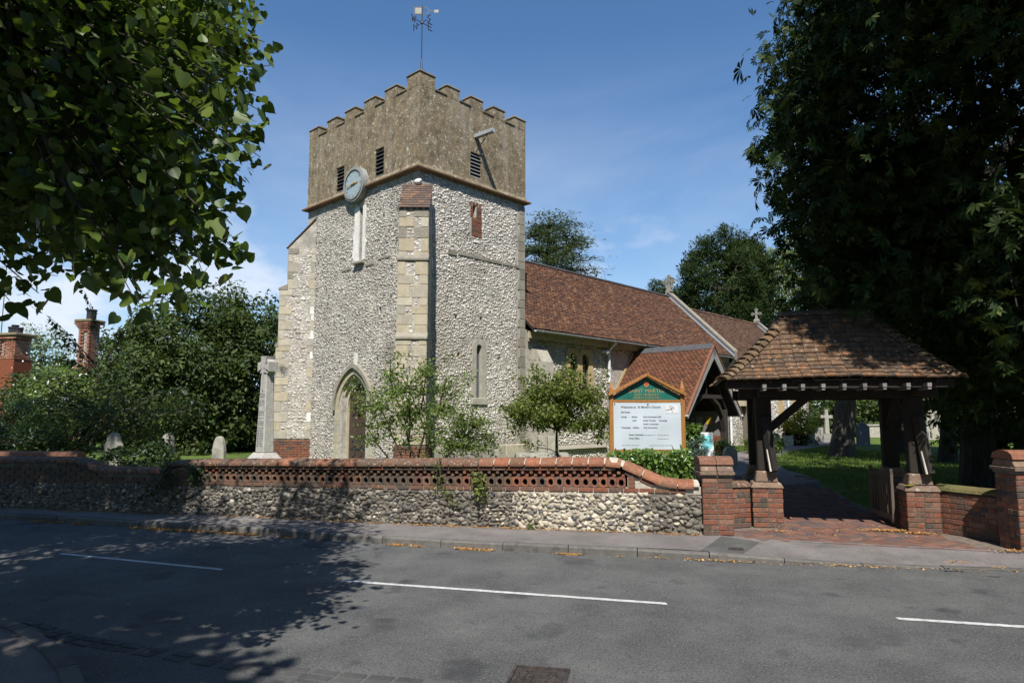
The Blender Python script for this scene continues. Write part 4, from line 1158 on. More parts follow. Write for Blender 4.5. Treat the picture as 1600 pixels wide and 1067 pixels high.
# bonnet hip tiles
bt = MB(); V = []; F = []; nb = 8
for j, (l, w, h) in enumerate(((0, .115, .066), (.20, .085, .05))):
    for k in range(nb + 1):
        a = math.pi * k / nb; V.append((-w * math.cos(a), l, h * math.sin(a) - .02 * (1 if j == 0 else .6)))
    for k in range(nb + 1):
        a = math.pi * k / nb; V.append((-(w - .014) * math.cos(a), l, (h - .014) * math.sin(a) - .02 * (1 if j == 0 else .6)))
m = nb + 1
for k in range(nb): F += [(k, k + 1, 2 * m + k + 1, 2 * m + k), (m + k, 3 * m + k, 3 * m + k + 1, m + k + 1), (k, m + k, m + k + 1, k + 1)]
bt.add(V, F); bon = bt.mesh('bonnet_tile', M['tile_moss'])
for left in (True, False):
    for back in (False, True):
        for r_ in range(0, NC - 3):
            y0, z0 = fprof(r_ / NC); y1, z1 = fprof((r_ + 1) / NC)
            a = Vector((hipx(z0, left), y0, z0)); e = Vector((hipx(z1, left), y1, z1))
            if back: a.y = 2 * RY - a.y; e.y = 2 * RY - e.y
            d = (e - a).normalized(); up = Vector((-.55 if left else .55, .75 if back else -.75, 1)); up = (up - d * up.dot(d)).normalized()
            d2 = (d - up * .26).normalized(); up2 = (up - d2 * up.dot(d2)).normalized()
            piece('bonnet_tile', bon, ly, frame(a + up * .045 - d * .02, d2.cross(up2), d2, up2))
# ridge tiles and gablets
for k in range(5):
    x0 = RX0 - .03 + k * (RX1 - RX0 + .06) / 5; x1 = x0 + (RX1 - RX0 + .06) / 5 - .006
    q = MB(); n = 6
    q.ring([(x0, RY + .09 * math.cos(math.pi * i / n), RZ - .02 + .035 * math.sin(math.pi * i / n)) for i in range(n + 1)], [(x0, RY + .115 * math.cos(math.pi * i / n), RZ - .03 + .065 * math.sin(math.pi * i / n)) for i in range(n + 1)], (x1 - x0, 0, 0))
    q.build('ridge_tile', M['tile_moss'], ly)
for left in (True, False):
    xg = 4.37 if left else 5.76
    q = MB(); q.ext([(xg, RY - .26, GZ - .02), (xg, RY + .26, GZ - .02), (xg, RY, RZ - .01)], (.03 if left else -.03, 0, 0)); q.build('gablet_board', M['timber'], ly)
# rafters with sunlit ends and eaves board
q = MB(); q.box(EX0 + .04, EX1 - .04, EY0 + .10, EY0 + .13, EZ - .12, EZ + .01); q.build('eaves_board', M['timber'], ly)
for px in (1195, 1226, 1255, 1287, 1320, 1352, 1383, 1420, 1453):
    r_ = (px - 800) / FPX; x = 3.985 + (r_ * 10.17 - 3.824) / (.97 + .2405 * r_)
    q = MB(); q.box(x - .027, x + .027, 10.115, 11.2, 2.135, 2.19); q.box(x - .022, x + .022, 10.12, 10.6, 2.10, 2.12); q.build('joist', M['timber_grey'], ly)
for k in range(9):
    x = 3.7 + k * .33 if k < 8 else 6.3
    for sgn in (1, -1):
        q = MB(); y0, z0 = fprof(.05); q.beam((x, y0 if sgn > 0 else 2 * RY - y0, z0 - .06), (max(4.3, min(5.8, x)), RY - .02 * sgn, RZ - .11), .05, .08); q.build('rafter', M['timber'], ly)
# the open gate leaf under the roof
M['timber_gate'] = mat('brown_gate_oak', [(0, c(.075, .06, .048)), (1, c(.11, .09, .072))], nscale=6, namp=.4, stretch=(6, 6, .8))
gt = empty('gate_leaf', (5.86, 11.20, 0), R(96)); gt.parent = ly
q = MB(); q.box(0, .06, -.02, .02, .08, .90); q.box(.84, .9, -.02, .02, .08, .90); q.build('stile', M['timber_gate'], gt)
for z in (.16, .80): 
    q = MB(); q.box(.06, .84, -.018, .018, z - .04, z + .04); q.build('rail', M['timber_gate'], gt)
for k in range(6):
    q = MB(); q.box(.13 + k * .115, .17 + k * .115, -.012, .012, .2, .76); q.build('bar', M['timber_gate'], gt)
# notice left on the right-hand pier cap
q = MB(); q.M = Matrix.Translation(lyw(6.0, 10.83, .69)) @ Matrix.Rotation(.3, 4, 'Z'); q.box(-.06, .06, -.04, .04, 0, .004); 
tag(q.build('paper_notice', M['paper_green']  if 'paper_green' in M else M['yellow_leaf']), 'small pale green paper lying on the darker lychgate pier', 'paper')
# ================================================================ church (own axes: x east, y north, origin at the tower's south-west corner)
CE = R(46.8)
ch = empty('church', (-2.62, 18.5, 0), CE, 'flint church with square battlemented west tower, clock and long red tiled nave roof', 'church')
def cw(x, y, z=0):      # church -> world
    return Vector((-2.62 + x * math.cos(CE) - y * math.sin(CE), 18.5 + x * math.sin(CE) + y * math.cos(CE), z))
TE, TN = 4.41, 5.86
ZC = 8.60       # underside of the string course
def wall_face(mb, org, u, v, n, W, H, ops, depth=.22, m=0):
    """flat face with real openings (rectangles) and reveals"""
    org, u, v, n = Vector(org), Vector(u), Vector(v), Vector(n)
    us = sorted(set([0, W] + [q for o in ops for q in o[:2]])); vs_ = sorted(set([0, H] + [q for o in ops for q in o[2:4]]))
    P = lambda a, b_, d=0: org + u * a + v * b_ - n * d
    for i in range(len(us) - 1):
        for j in range(len(vs_) - 1):
            cu, cv_ = (us[i] + us[i + 1]) / 2, (vs_[j] + vs_[j + 1]) / 2
            if any(o[0] < cu < o[1] and o[2] < cv_ < o[3] for o in ops): continue
            mb.add([P(us[i], vs_[j]), P(us[i + 1], vs_[j]), P(us[i + 1], vs_[j + 1]), P(us[i], vs_[j + 1])], [(0, 1, 2, 3)], m)
    for (a, b_, c_, d_) in ops:
        for (p, q) in (((a, c_), (b_, c_)), ((b_, c_), (b_, d_)), ((b_, d_), (a, d_)), ((a, d_), (a, c_))):
            mb.add([P(*p), P(*q), P(*q, depth), P(*p, depth)], [(0, 1, 2, 3)], m)
        mb.add([P(a, c_, depth), P(b_, c_, depth), P(b_, d_, depth), P(a, d_, depth)], [(0, 1, 2, 3)], 1)
# faces: south (u=+x, n=-y) and west (u=-y seen from outside: start at north end)
S_O, S_U, S_N = (0, 0, 0), (1, 0, 0), (0, -1, 0)
W_O, W_U, W_N = (0, 0, 0), (0, 1, 0), (-1, 0, 0)      # u runs north from the corner
UP = (0, 0, 1)
S_OPS = [(2.10, 2.24, 7.70, 8.05), (2.27, 2.51, 2.2, 3.87), (1.42, 1.51, 4.52, 4.63), (2.42, 2.52, 4.58, 4.69), (3.35, 3.43, 4.52, 4.61), (1.52, 1.62, 3.44, 3.55), (3.22, 3.30, 3.44, 3.54)]
DOORC, DW = 2.88, 1.24
W_OPS = [(2.62, 2.80, 6.45, 8.06), (DOORC - DW / 2, DOORC + DW / 2, .3, 2.95), (1.55, 1.64, 7.52, 7.63), (3.45, 3.53, 7.1, 7.2), (4.4, 4.5, 4.55, 4.66), (1.62, 1.72, 4.72, 4.86), (2.76, 2.86, 3.32, 3.5), (1.7, 1.8, 3.3, 3.4)]
b = MB()
wall_face(b, S_O, S_U, UP, S_N, TE, ZC, S_OPS, .25)
wall_face(b, W_O, W_U, UP, W_N, TN, ZC, W_OPS, .30)
b.add([(0, TN, 0), (TE, TN, 0), (TE, TN, ZC), (0, TN, ZC)], [(0, 1, 2, 3)]); b.add([(TE, 0, 0), (TE, TN, 0), (TE, TN, ZC), (TE, 0, ZC)], [(0, 1, 2, 3)])
b.build('tower_wall', [M['mortar'], M['void']], ch)
def in_rect(a, b_, rs, g=0):
    return any(r[0] - g < a < r[1] + g and r[2] - g < b_ < r[3] + g for r in rs)
# keep-out zones for flints: dressed stone
S_KEEP = [(2.08, 2.72, 2.05, 4.02), (1.92, 2.50, 7.06, 8.1), (1.5, 4.15, 6.40, 6.52), (4.02, 4.5, 0, 9), (.55, 4.5, 0, .9)]
W_KEEP = [(2.47, 3.14, 6.35, 8.2), (1.9, 3.86, 0, 2.05), (2.72, 2.95, 3.22, 3.62)]
def in_doorhood(a, z):
    dx = abs(a - DOORC)
    if z < 1.9: return dx < .97
    return z < 3.22 and dx < .97 * math.sqrt(max(0, 1 - ((z - 1.9) / 1.32) ** 2)) + .02
res, F = stone_field(lambda a, z: not in_rect(a, z, S_KEEP) and not in_rect(a, z, S_OPS, .03), .25, TE, .3, ZC, .086, .057, S_O, S_U, UP, S_N, rise=.40, k=16, amp=.24, szj=.42, big=.10, proud=-.005)
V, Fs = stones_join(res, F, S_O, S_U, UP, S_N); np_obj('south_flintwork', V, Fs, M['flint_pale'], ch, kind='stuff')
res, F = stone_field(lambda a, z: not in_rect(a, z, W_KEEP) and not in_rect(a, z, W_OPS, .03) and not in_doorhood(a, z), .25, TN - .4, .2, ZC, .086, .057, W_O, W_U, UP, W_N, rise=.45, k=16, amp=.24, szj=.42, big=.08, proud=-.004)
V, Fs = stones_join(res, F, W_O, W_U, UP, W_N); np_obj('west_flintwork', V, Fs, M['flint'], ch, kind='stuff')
# loose pale band stones and patches let into the faces
def block(face, a0, a1, z0, z1, proud=.02, mt='stone', name='dressed_stone', bev=.008, par=ch, back=.06):
    q = MB()
    if face == 'S': q.box(a0, a1, -proud, back, z0, z1)
    else: q.box(-proud, back, a0, a1, z0, z1)
    return q.build(name, M[mt], par, bevel=bev)
x = 1.52
for w in (.62, .55, .68, .60, .19):
    block('S', x, x + w - .02, 6.41 + random.uniform(-.01, .01), 6.51, .03, 'stone_grey'); x += w
block('S', 1.12, 1.44, 6.36, 6.52, .035, 'stone_grey')
for (a0, a1, z0, z1) in ((2.0, 2.42, 6.18, 6.26), (1.2, 1.8, 6.28, 6.35), (3.2, 3.7, 6.2, 6.29)):
    block('W', a0, a1, z0, z1, .03, 'stone_grey')
z = .88
while z < ZC - .1:           # south-east quoins
    h = random.uniform(.24, .36); w = .32 if int(z * 3) % 2 else .24
    block('S', TE - w, TE + .02, z, min(ZC - .02, z + h) - .012, .022, 'stone_grey', 'quoin'); z += h
x = .58
for w in (.72, .66, .80, .74, .89):
    block('S', x, x + w - .012, .1, .86, .07, 'stone', 'plinth_stone', .02); x += w
block('S', TE - .02, TE + .16, .1, 1.05, .10, 'stone_grey', 'plinth_stone', .03)
# blocked brick slit on the south face
nb = 0
for r_ in range(13):
    z = 7.1 + r_ * .073
    for (a0, a1) in ((2.0, 2.09), (2.25, 2.46)) if z > 7.68 else ((2.05, 2.25), (2.26, 2.47)):
        if r_ % 2 and a1 - a0 > .15:
            m_ = (a0 + a1) / 2; block('S', a0, m_ - .006, z, z + .062, .012, 'brick', 'brick', .003); block('S', m_ + .006, a1, z, z + .062, .012, 'brick', 'brick', .003)
        else: block('S', a0, a1, z, z + .062, .012 + random.uniform(0, .01), 'brick', 'brick', .003)
for k in range(4): block('S', 1.95 + k * .13, 2.05 + k * .13, 8.03 + (.04 if k in (1, 2) else 0), 8.11 + (.04 if k in (1, 2) else 0), .015, 'brick', 'brick', .003)
block('S', 2.15, 2.35, 6.9, 6.98, .03, 'stone_white')
# lancet window, south
def lancet_ring(a0, a1, z0, z1, rise, n=10):
    m_ = (a0 + a1) / 2; w = (a1 - a0) / 2
    pts = [(a0, z0)] + [(m_ - w * math.cos(math.pi * k / n), (z1 - rise) + rise * math.sin(math.pi * k / n) ** .9) for k in range(n + 1)] + [(a1, z0)]
    return pts
def facept(face, a, z, d): return (a, -d, z) if face == 'S' else (-d, a, z)
def lancet(face, a0, a1, z0, z1, sa0, sa1, sz0, sz1, mt, par=ch, net=True, proud=.018, nm='lancet_window'):
    w = empty(nm, (0, 0, 0)); w.parent = par
    r1, r2 = (a1 - a0) / 2 * 1.25, (sa1 - sa0) / 2 * 1.0
    inn = lancet_ring(a0, a1, z0, z1, r1); outr = lancet_ring(sa0, sa1, sz0, sz1, r2)
    q = MB(); q.ring([facept(face, a, z, -.22) for a, z in inn], [facept(face, a, z, -.22) for a, z in outr], (0, -.22 - proud, 0) if face == 'S' else (-.22 - proud, 0, 0))
    q.build('surround', M[mt], w)
    q = MB(); 
    if face == 'S': q.box(sa0 - .02, sa1 + .02, -.05, .2, sz0 - .05, z0 + .03)
    else: q.box(-.05, .2, sa0 - .02, sa1 + .02, sz0 - .05, z0 + .03)
    q.build('sill', M[mt], w, bevel=.012)
    q = MB(); q.ext([facept(face, a, z, -.13) for a, z in inn], (0, .02, 0) if face == 'S' else (.02, 0, 0)); q.build('pane', M['glass'], w)
    if net:
        q = MB(); st_ = .075; wd = a1 - a0; lim = lambda a: z1 - r1 + r1 * math.sqrt(max(0, 1 - ((a - (a0 + a1) / 2) / (wd / 2)) ** 2))
        zz = z0 - wd
        while zz < z1:
            for sg in (1, -1):
                seg = [(a0 + wd * t, zz + (wd * t if sg > 0 else wd * (1 - t))) for t in np.linspace(0, 1, 7)]
                seg = [(a, z) for a, z in seg if z0 < z < lim(a)]
                if len(seg) > 1: q.beam(facept(face, *seg[0], -.10), facept(face, *seg[-1], -.10), .008, .008, up=(0, 1, 0) if face == 'S' else (1, 0, 0))
            zz += st_
        q.build('lead_lattice', M['lead_net'], w)
    return w
lancet('S', 2.28, 2.50, 2.22, 3.84, 2.11, 2.70, 2.10, 3.99, 'stone_pale')
# west slit below the clock with limewashed margins
sl = empty('slit_window', (0, 0, 0)); sl.parent = ch
ragL = [(2.48, 6.42), (2.46, 6.75), (2.40, 6.95), (2.50, 7.1), (2.50, 7.5), (2.46, 7.7), (2.50, 8.1), (2.615, 8.1), (2.615, 6.42)]
ragR = [(2.805, 6.42), (2.805, 8.1), (3.05, 8.1), (3.04, 7.4), (3.12, 7.2), (3.08, 6.95), (3.14, 6.6), (3.04, 6.42)]
q = MB(); q.ext([(-.03, a, z) for a, z in ragL], (.08, 0, 0)); q.build('limewashed_margin', M['stone_white'], sl)
q = MB(); q.ext([(-.03, a, z) for a, z in ragR], (.08, 0, 0)); q.build('limewashed_margin', M['stone_white'], sl)
q = MB(); q.hexa([(-.14, 2.50, 6.30), (-.14, 2.98, 6.30), (.02, 2.98, 6.30), (.02, 2.50, 6.30)], [(-.14, 2.50, 6.36), (-.14, 2.98, 6.36), (.02, 2.98, 6.43), (.02, 2.50, 6.43)]); q.build('sill', M['stone_grey'], sl, bevel=.01)
# niche stone over the door
block('W', 2.74, 2.92, 3.24, 3.6, .03, 'stone_white')
# ---------------- west door
dr = empty('west_door', (0, 0, 0)); dr.parent = ch
def parch(hw, z0, zs, za, n=12):         # two-centred arch outline
    pts = [(DOORC - hw, z0)]
    for k in range(n + 1):
        h_ = za - zs; R_ = (hw * hw + h_ * h_) / (2 * hw); t = k / n; z = zs + h_ * math.sin(t * math.pi / 2); dx = max(0, math.sqrt(max(0, R_ * R_ - (z - zs) ** 2)) - (R_ - hw))
        pts.append((DOORC - dx, z))
    return pts + [(2 * DOORC - a, z) for a, z in pts[::-1][1:]]
def aring(h1, za1, h2, za2, z0, d0, d1, nm, mt):
    q = MB(); A = parch(h1, z0, 1.9, za1); B_ = parch(h2, z0, 1.9, za2)
    q.ring([(-d0, a, z) for a, z in A], [(-d0, a, z) for a, z in B_], (d0 - d1, 0, 0)); return q.build(nm, M[mt], dr)
aring(.80, 2.98, .955, 3.16, .2, -.3, .035, 'outer_arch', 'stone')
aring(.70, 2.85, .802, 2.982, .2, -.3, -.07, 'middle_arch', 'stone')
aring(.585, 2.70, .702, 2.852, .2, -.32, -.16, 'inner_arch', 'stone')
q = MB(); A = parch(.955, 1.9, 1.9, 3.16)[1:-1]; B_ = parch(1.05, 1.86, 1.9, 3.30)[1:-1]
q.ring([(-.0, a, z) for a, z in A], [(-.0, a, z) for a, z in B_], (-.11, 0, 0)); q.build('hood_mould', M['stone_grey'], dr)
q = MB(); q.ext([(.24, a, z) for a, z in parch(.585, .2, 1.9, 2.70)], (.05, 0, 0)); q.build('door_leaf', M['door'], dr)
for k in range(1, 7):
    a = DOORC - .585 + 1.17 * k / 7; q = MB(); q.box(.232, .24, a - .006, a + .006, .2, 2.2); q.build('cover_strip', M['door'], dr)
for z in (.75, 2.0):
    q = MB(); q.box(.222, .238, DOORC - .55, DOORC + .5, z - .025, z + .025)
    for sg in (1, -1):
        for k in range(3):
            a0 = DOORC + .35 - k * .36; pts = [(.228, a0 - .12 * math.sin(t) * (1 if k % 2 else 1), z + sg * (.02 + .13 * (1 - math.cos(t)) / 2 + .03 * t)) for t in np.linspace(0, 3.6, 8)]
            q.tube(pts, [.014] * 8, 5)
    q.build('strap_hinge', M['iron'], dr)
for sg in (-1, 1):
    for k in range(5):
        a = DOORC + sg * .877; block('W', a - .09, a + .09, .25 + k * .33, .25 + k * .33 + .318, .042, 'stone', 'jamb_stone', .01, par=dr)
# ---------------- string course and parapet
def skirt(mb, o0, z0, o1, z1, m=0):
    def rc(o, z): return [(-o, -o, z), (TE + o, -o, z), (TE + o, TN + o, z), (-o, TN + o, z)]
    A, B_ = rc(o0, z0), rc(o1, z1); mb.add(A + B_, [(i, (i + 1) % 4, 4 + (i + 1) % 4, 4 + i) for i in range(4)], m)
q = MB(); skirt(q, -.01, 8.56, .165, 8.61); skirt(q, .165, 8.61, .168, 8.64); skirt(q, .168, 8.64, -.01, 8.65); q.build('string_course_tile', M['tile_brown'], ch)
q = MB(); skirt(q, .17, 8.642, .168, 8.655); skirt(q, .168, 8.655, .06, 8.735); skirt(q, .06, 8.735, .028, 8.81); q.build('string_course', M['render_rough'] if 'render_rough' in M else M['render'], ch)
ZP, ZM, PT = 11.08, 11.40, .36
b = MB(); o = .03
LV_W = [(3.70, 4.15, 8.84, 9.66), (1.60, 2.05, 8.84, 9.70)]; LV_S = [(1.96, 2.42, 8.90, 9.68), (2.10, 2.26, 10.12, 10.28)]
wall_face(b, (-o, -o, 8.80), S_U, UP, S_N, TE + 2 * o, ZP - 8.80, [(a + o, b_ + o, c_ - 8.8, d_ - 8.8) for a, b_, c_, d_ in LV_S], .3)
wall_face(b, (-o, -o, 8.80), W_U, UP, W_N, TN + 2 * o, ZP - 8.80, [(a + o, b_ + o, c_ - 8.8, d_ - 8.8) for a, b_, c_, d_ in LV_W], .3)
b.add([(-o, TN + o, 8.8), (TE + o, TN + o, 8.8), (TE + o, TN + o, ZP), (-o, TN + o, ZP)], [(0, 1, 2, 3)]); b.add([(TE + o, -o, 8.8), (TE + o, TN + o, 8.8), (TE + o, TN + o, ZP), (TE + o, -o, ZP)], [(0, 1, 2, 3)])
q2 = [(-o, -o), (TE + o, -o), (TE + o, TN + o), (-o, TN + o)]; i2 = [(-o + PT, -o + PT), (TE + o - PT, -o + PT), (TE + o - PT, TN + o - PT), (-o + PT, TN + o - PT)]
b.add([(x, y, ZP) for x, y in q2] + [(x, y, ZP) for x, y in i2] + [(x, y, 10.2) for x, y in i2], [(i, (i + 1) % 4, 4 + (i + 1) % 4, 4 + i) for i in range(4)] + [(4 + i, 4 + (i + 1) % 4, 8 + (i + 1) % 4, 8 + i) for i in range(4)] + [(8, 9, 10, 11)])
par_o = b.build('parapet', [M['render'], M['void']], ch)
def merlon(x0, x1, y0, y1, z1=ZM):
    q = MB(); q.box(x0, x1, y0, y1, ZP + .001, z1); mo = q.build('merlon', M['render'], ch)
    q = MB(); g = .03; q.hexa([(x0 - g, y0 - g, z1), (x1 + g, y0 - g, z1), (x1 + g, y1 + g, z1), (x0 - g, y1 + g, z1)], [(x0 + .01, y0 + .01, z1 + .065), (x1 - .01, y0 + .01, z1 + .065), (x1 - .01, y1 - .01, z1 + .065), (x0 + .01, y1 - .01, z1 + .065)])
    q.build('coping_stone', M['coping_dark'], mo, bevel=.006)
SX = [(.99, 1.49), (1.96, 2.47), (2.93, 3.45)]; WY = [(1.03, 1.61), (2.09, 2.67), (3.15, 3.73), (4.2, 4.78)]
merlon(-o - .004, .53, -o - .004, .55, 11.47)
merlon(3.91, TE + o + .004, -o - .004, .5); merlon(-o - .004, .5, 5.3, TN + o + .004); merlon(3.91, TE + o + .004, 5.3, TN + o + .004)
for a, b_ in SX: merlon(a, b_, -o - .004, PT - o); merlon(a, b_, TN - PT + o, TN + o + .004)
for a, b_ in WY: merlon(-o - .004, PT - o, a, b_); merlon(TE - PT + o, TE + o + .004, a, b_)
def crenel(x0, x1, y0, y1):
    q = MB(); q.box(x0, x1, y0, y1, ZP + .001, ZP + .05); q.build('crenel_coping', M['coping_dark'], ch, bevel=.006)
xs_ = [.53] + [q for p in SX for q in p] + [3.91]
for k in range(0, len(xs_), 2):
    crenel(xs_[k] + .002, xs_[k + 1] - .002, -o - .03, PT - o); crenel(xs_[k] + .002, xs_[k + 1] - .002, TN - PT, TN + o + .03)
ys_ = [.55] + [q for p in WY for q in p] + [5.3]
for k in range(0, len(ys_), 2):
    crenel(-o - .03, PT - o, ys_[k] + .002, ys_[k + 1] - .002); crenel(TE - PT, TE + o + .03, ys_[k] + .002, ys_[k + 1] - .002)
def louvre(face, a0, a1, z0, z1):
    w = empty('louvre_window', (0, 0, 0)); w.parent = ch
    n = 7; h = (z1 - z0) / n
    for k in range(n):
        zb = z0 + h * k + .015
        q = MB()
        P = [facept(face, a0 + .005, zb, .005), facept(face, a1 - .005, zb, .005), facept(face, a1 - .005, zb + h * .92, -.10), facept(face, a0 + .005, zb + h * .92, -.10)]
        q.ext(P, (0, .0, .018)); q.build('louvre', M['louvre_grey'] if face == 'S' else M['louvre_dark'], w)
    q = MB(); m_ = (a0 + a1) / 2; top = [facept(face, a0 - .001, z1 - .09, .004)] + [facept(face, a0 + (a1 - a0) * t, z1 - .09 + .085 * math.sin(math.pi * t) ** .7, .004) for t in np.linspace(0, 1, 9)] + [facept(face, a1 + .001, z1 - .09, .004)]
    top += [facept(face, a1 + .001, z1 + .002, .004), facept(face, a0 - .001, z1 + .002, .004)]
    q.ext(top, (0, .25, 0) if face == 'S' else (.25, 0, 0)); q.build('arched_head', M['render'], w)
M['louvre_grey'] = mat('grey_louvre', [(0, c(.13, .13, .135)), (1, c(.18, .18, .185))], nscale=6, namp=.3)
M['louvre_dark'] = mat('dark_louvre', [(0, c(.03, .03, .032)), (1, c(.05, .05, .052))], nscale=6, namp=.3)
for p in LV_W: louvre('W', *p)
louvre('S', *LV_S[0])
# projecting water spout on the south parapet
sp_ = empty('water_spout', (0, 0, 0)); sp_.parent = ch
q = MB(); q.hexa([(2.11, .2, 10.15), (2.25, .2, 10.15), (2.25, -.76, 10.13), (2.11, -.76, 10.13)][0:4], [(2.11, .2, 10.27), (2.25, .2, 10.27), (2.25, -.76, 10.24), (2.11, -.76, 10.24)]); q.build('trough', M['lead_pale'] if 'lead_pale' in M else M['grey_paint'], sp_, bevel=.008)
q = MB(); q.tube([(2.18, -.80, 10.19), (2.18, -.62, 10.19)], .07, 10); q.build('lip', M['grey_paint'], sp_)
q = MB(); q.tube([(2.18, -.04, 9.72), (2.18, -.55, 10.13)], .013, 6); q.build('stay', M['iron'], sp_)
# ---------------- clock
ck = empty('clock', (-.02, 2.89, 8.80), 0); ck.parent = ch
def disc_x(r0, r1, x0, x1, n=40):
    q = MB()
    if r0 > 0: q.ring([(x0, r0 * math.cos(2 * math.pi * k / n), r0 * math.sin(2 * math.pi * k / n)) for k in range(n)], [(x0, r1 * math.cos(2 * math.pi * k / n), r1 * math.sin(2 * math.pi * k / n)) for k in range(n)], (x1 - x0, 0, 0), closed=True)
    else: q.ext([(x0, r1 * math.cos(2 * math.pi * k / n), r1 * math.sin(2 * math.pi * k / n)) for k in range(n)], (x1 - x0, 0, 0))
    return q
disc_x(.475, .545, .3, -.20).build('rim', M['rim'], ck); disc_x(.44, .485, .3, -.225).build('rim_moulding', M['rim'], ck)
disc_x(.428, .442, .1, -.205).build('inner_rim', M['iron'], ck)
disc_x(0, .445, .1, -.195).build('dial', M['dial'], ck)
q = MB()
for k in range(12):
    a = math.pi * 2 * k / 12
    q.M = Matrix.Rotation(a, 4, 'X'); q.box(-.201, -.196, -.008, .008, .335, .405)
    if k % 3 == 0: q.box(-.201, -.196, -.03, -.018, .335, .405)
    if k % 2 == 0: q.box(-.201, -.196, .018, .028, .335, .405)
q.M = None; q.build('numerals', M['dial_mark'] if 'dial_mark' in M else M['lead'], ck)
# seen from outside north is on the left: hour hand towards three, minute hand near nine
def hand(ang, L, w, x, nm):
    q = MB(); q.M = Matrix.Rotation(ang, 4, 'X')
    q.ext([(x, -w, -.12), (x, w, -.12), (x, w * .8, L * .7), (x, w * 1.7, L * .78), (x, 0, L), (x, -w * 1.7, L * .78), (x, -w * .8, L * .7)], (-.012, 0, 0)); q.M = None
    return q.build(nm, M['gold'], ck)
hand(R(84), .24, .022, -.206, 'hour_hand'); hand(R(-97), .35, .014, -.222, 'minute_hand')
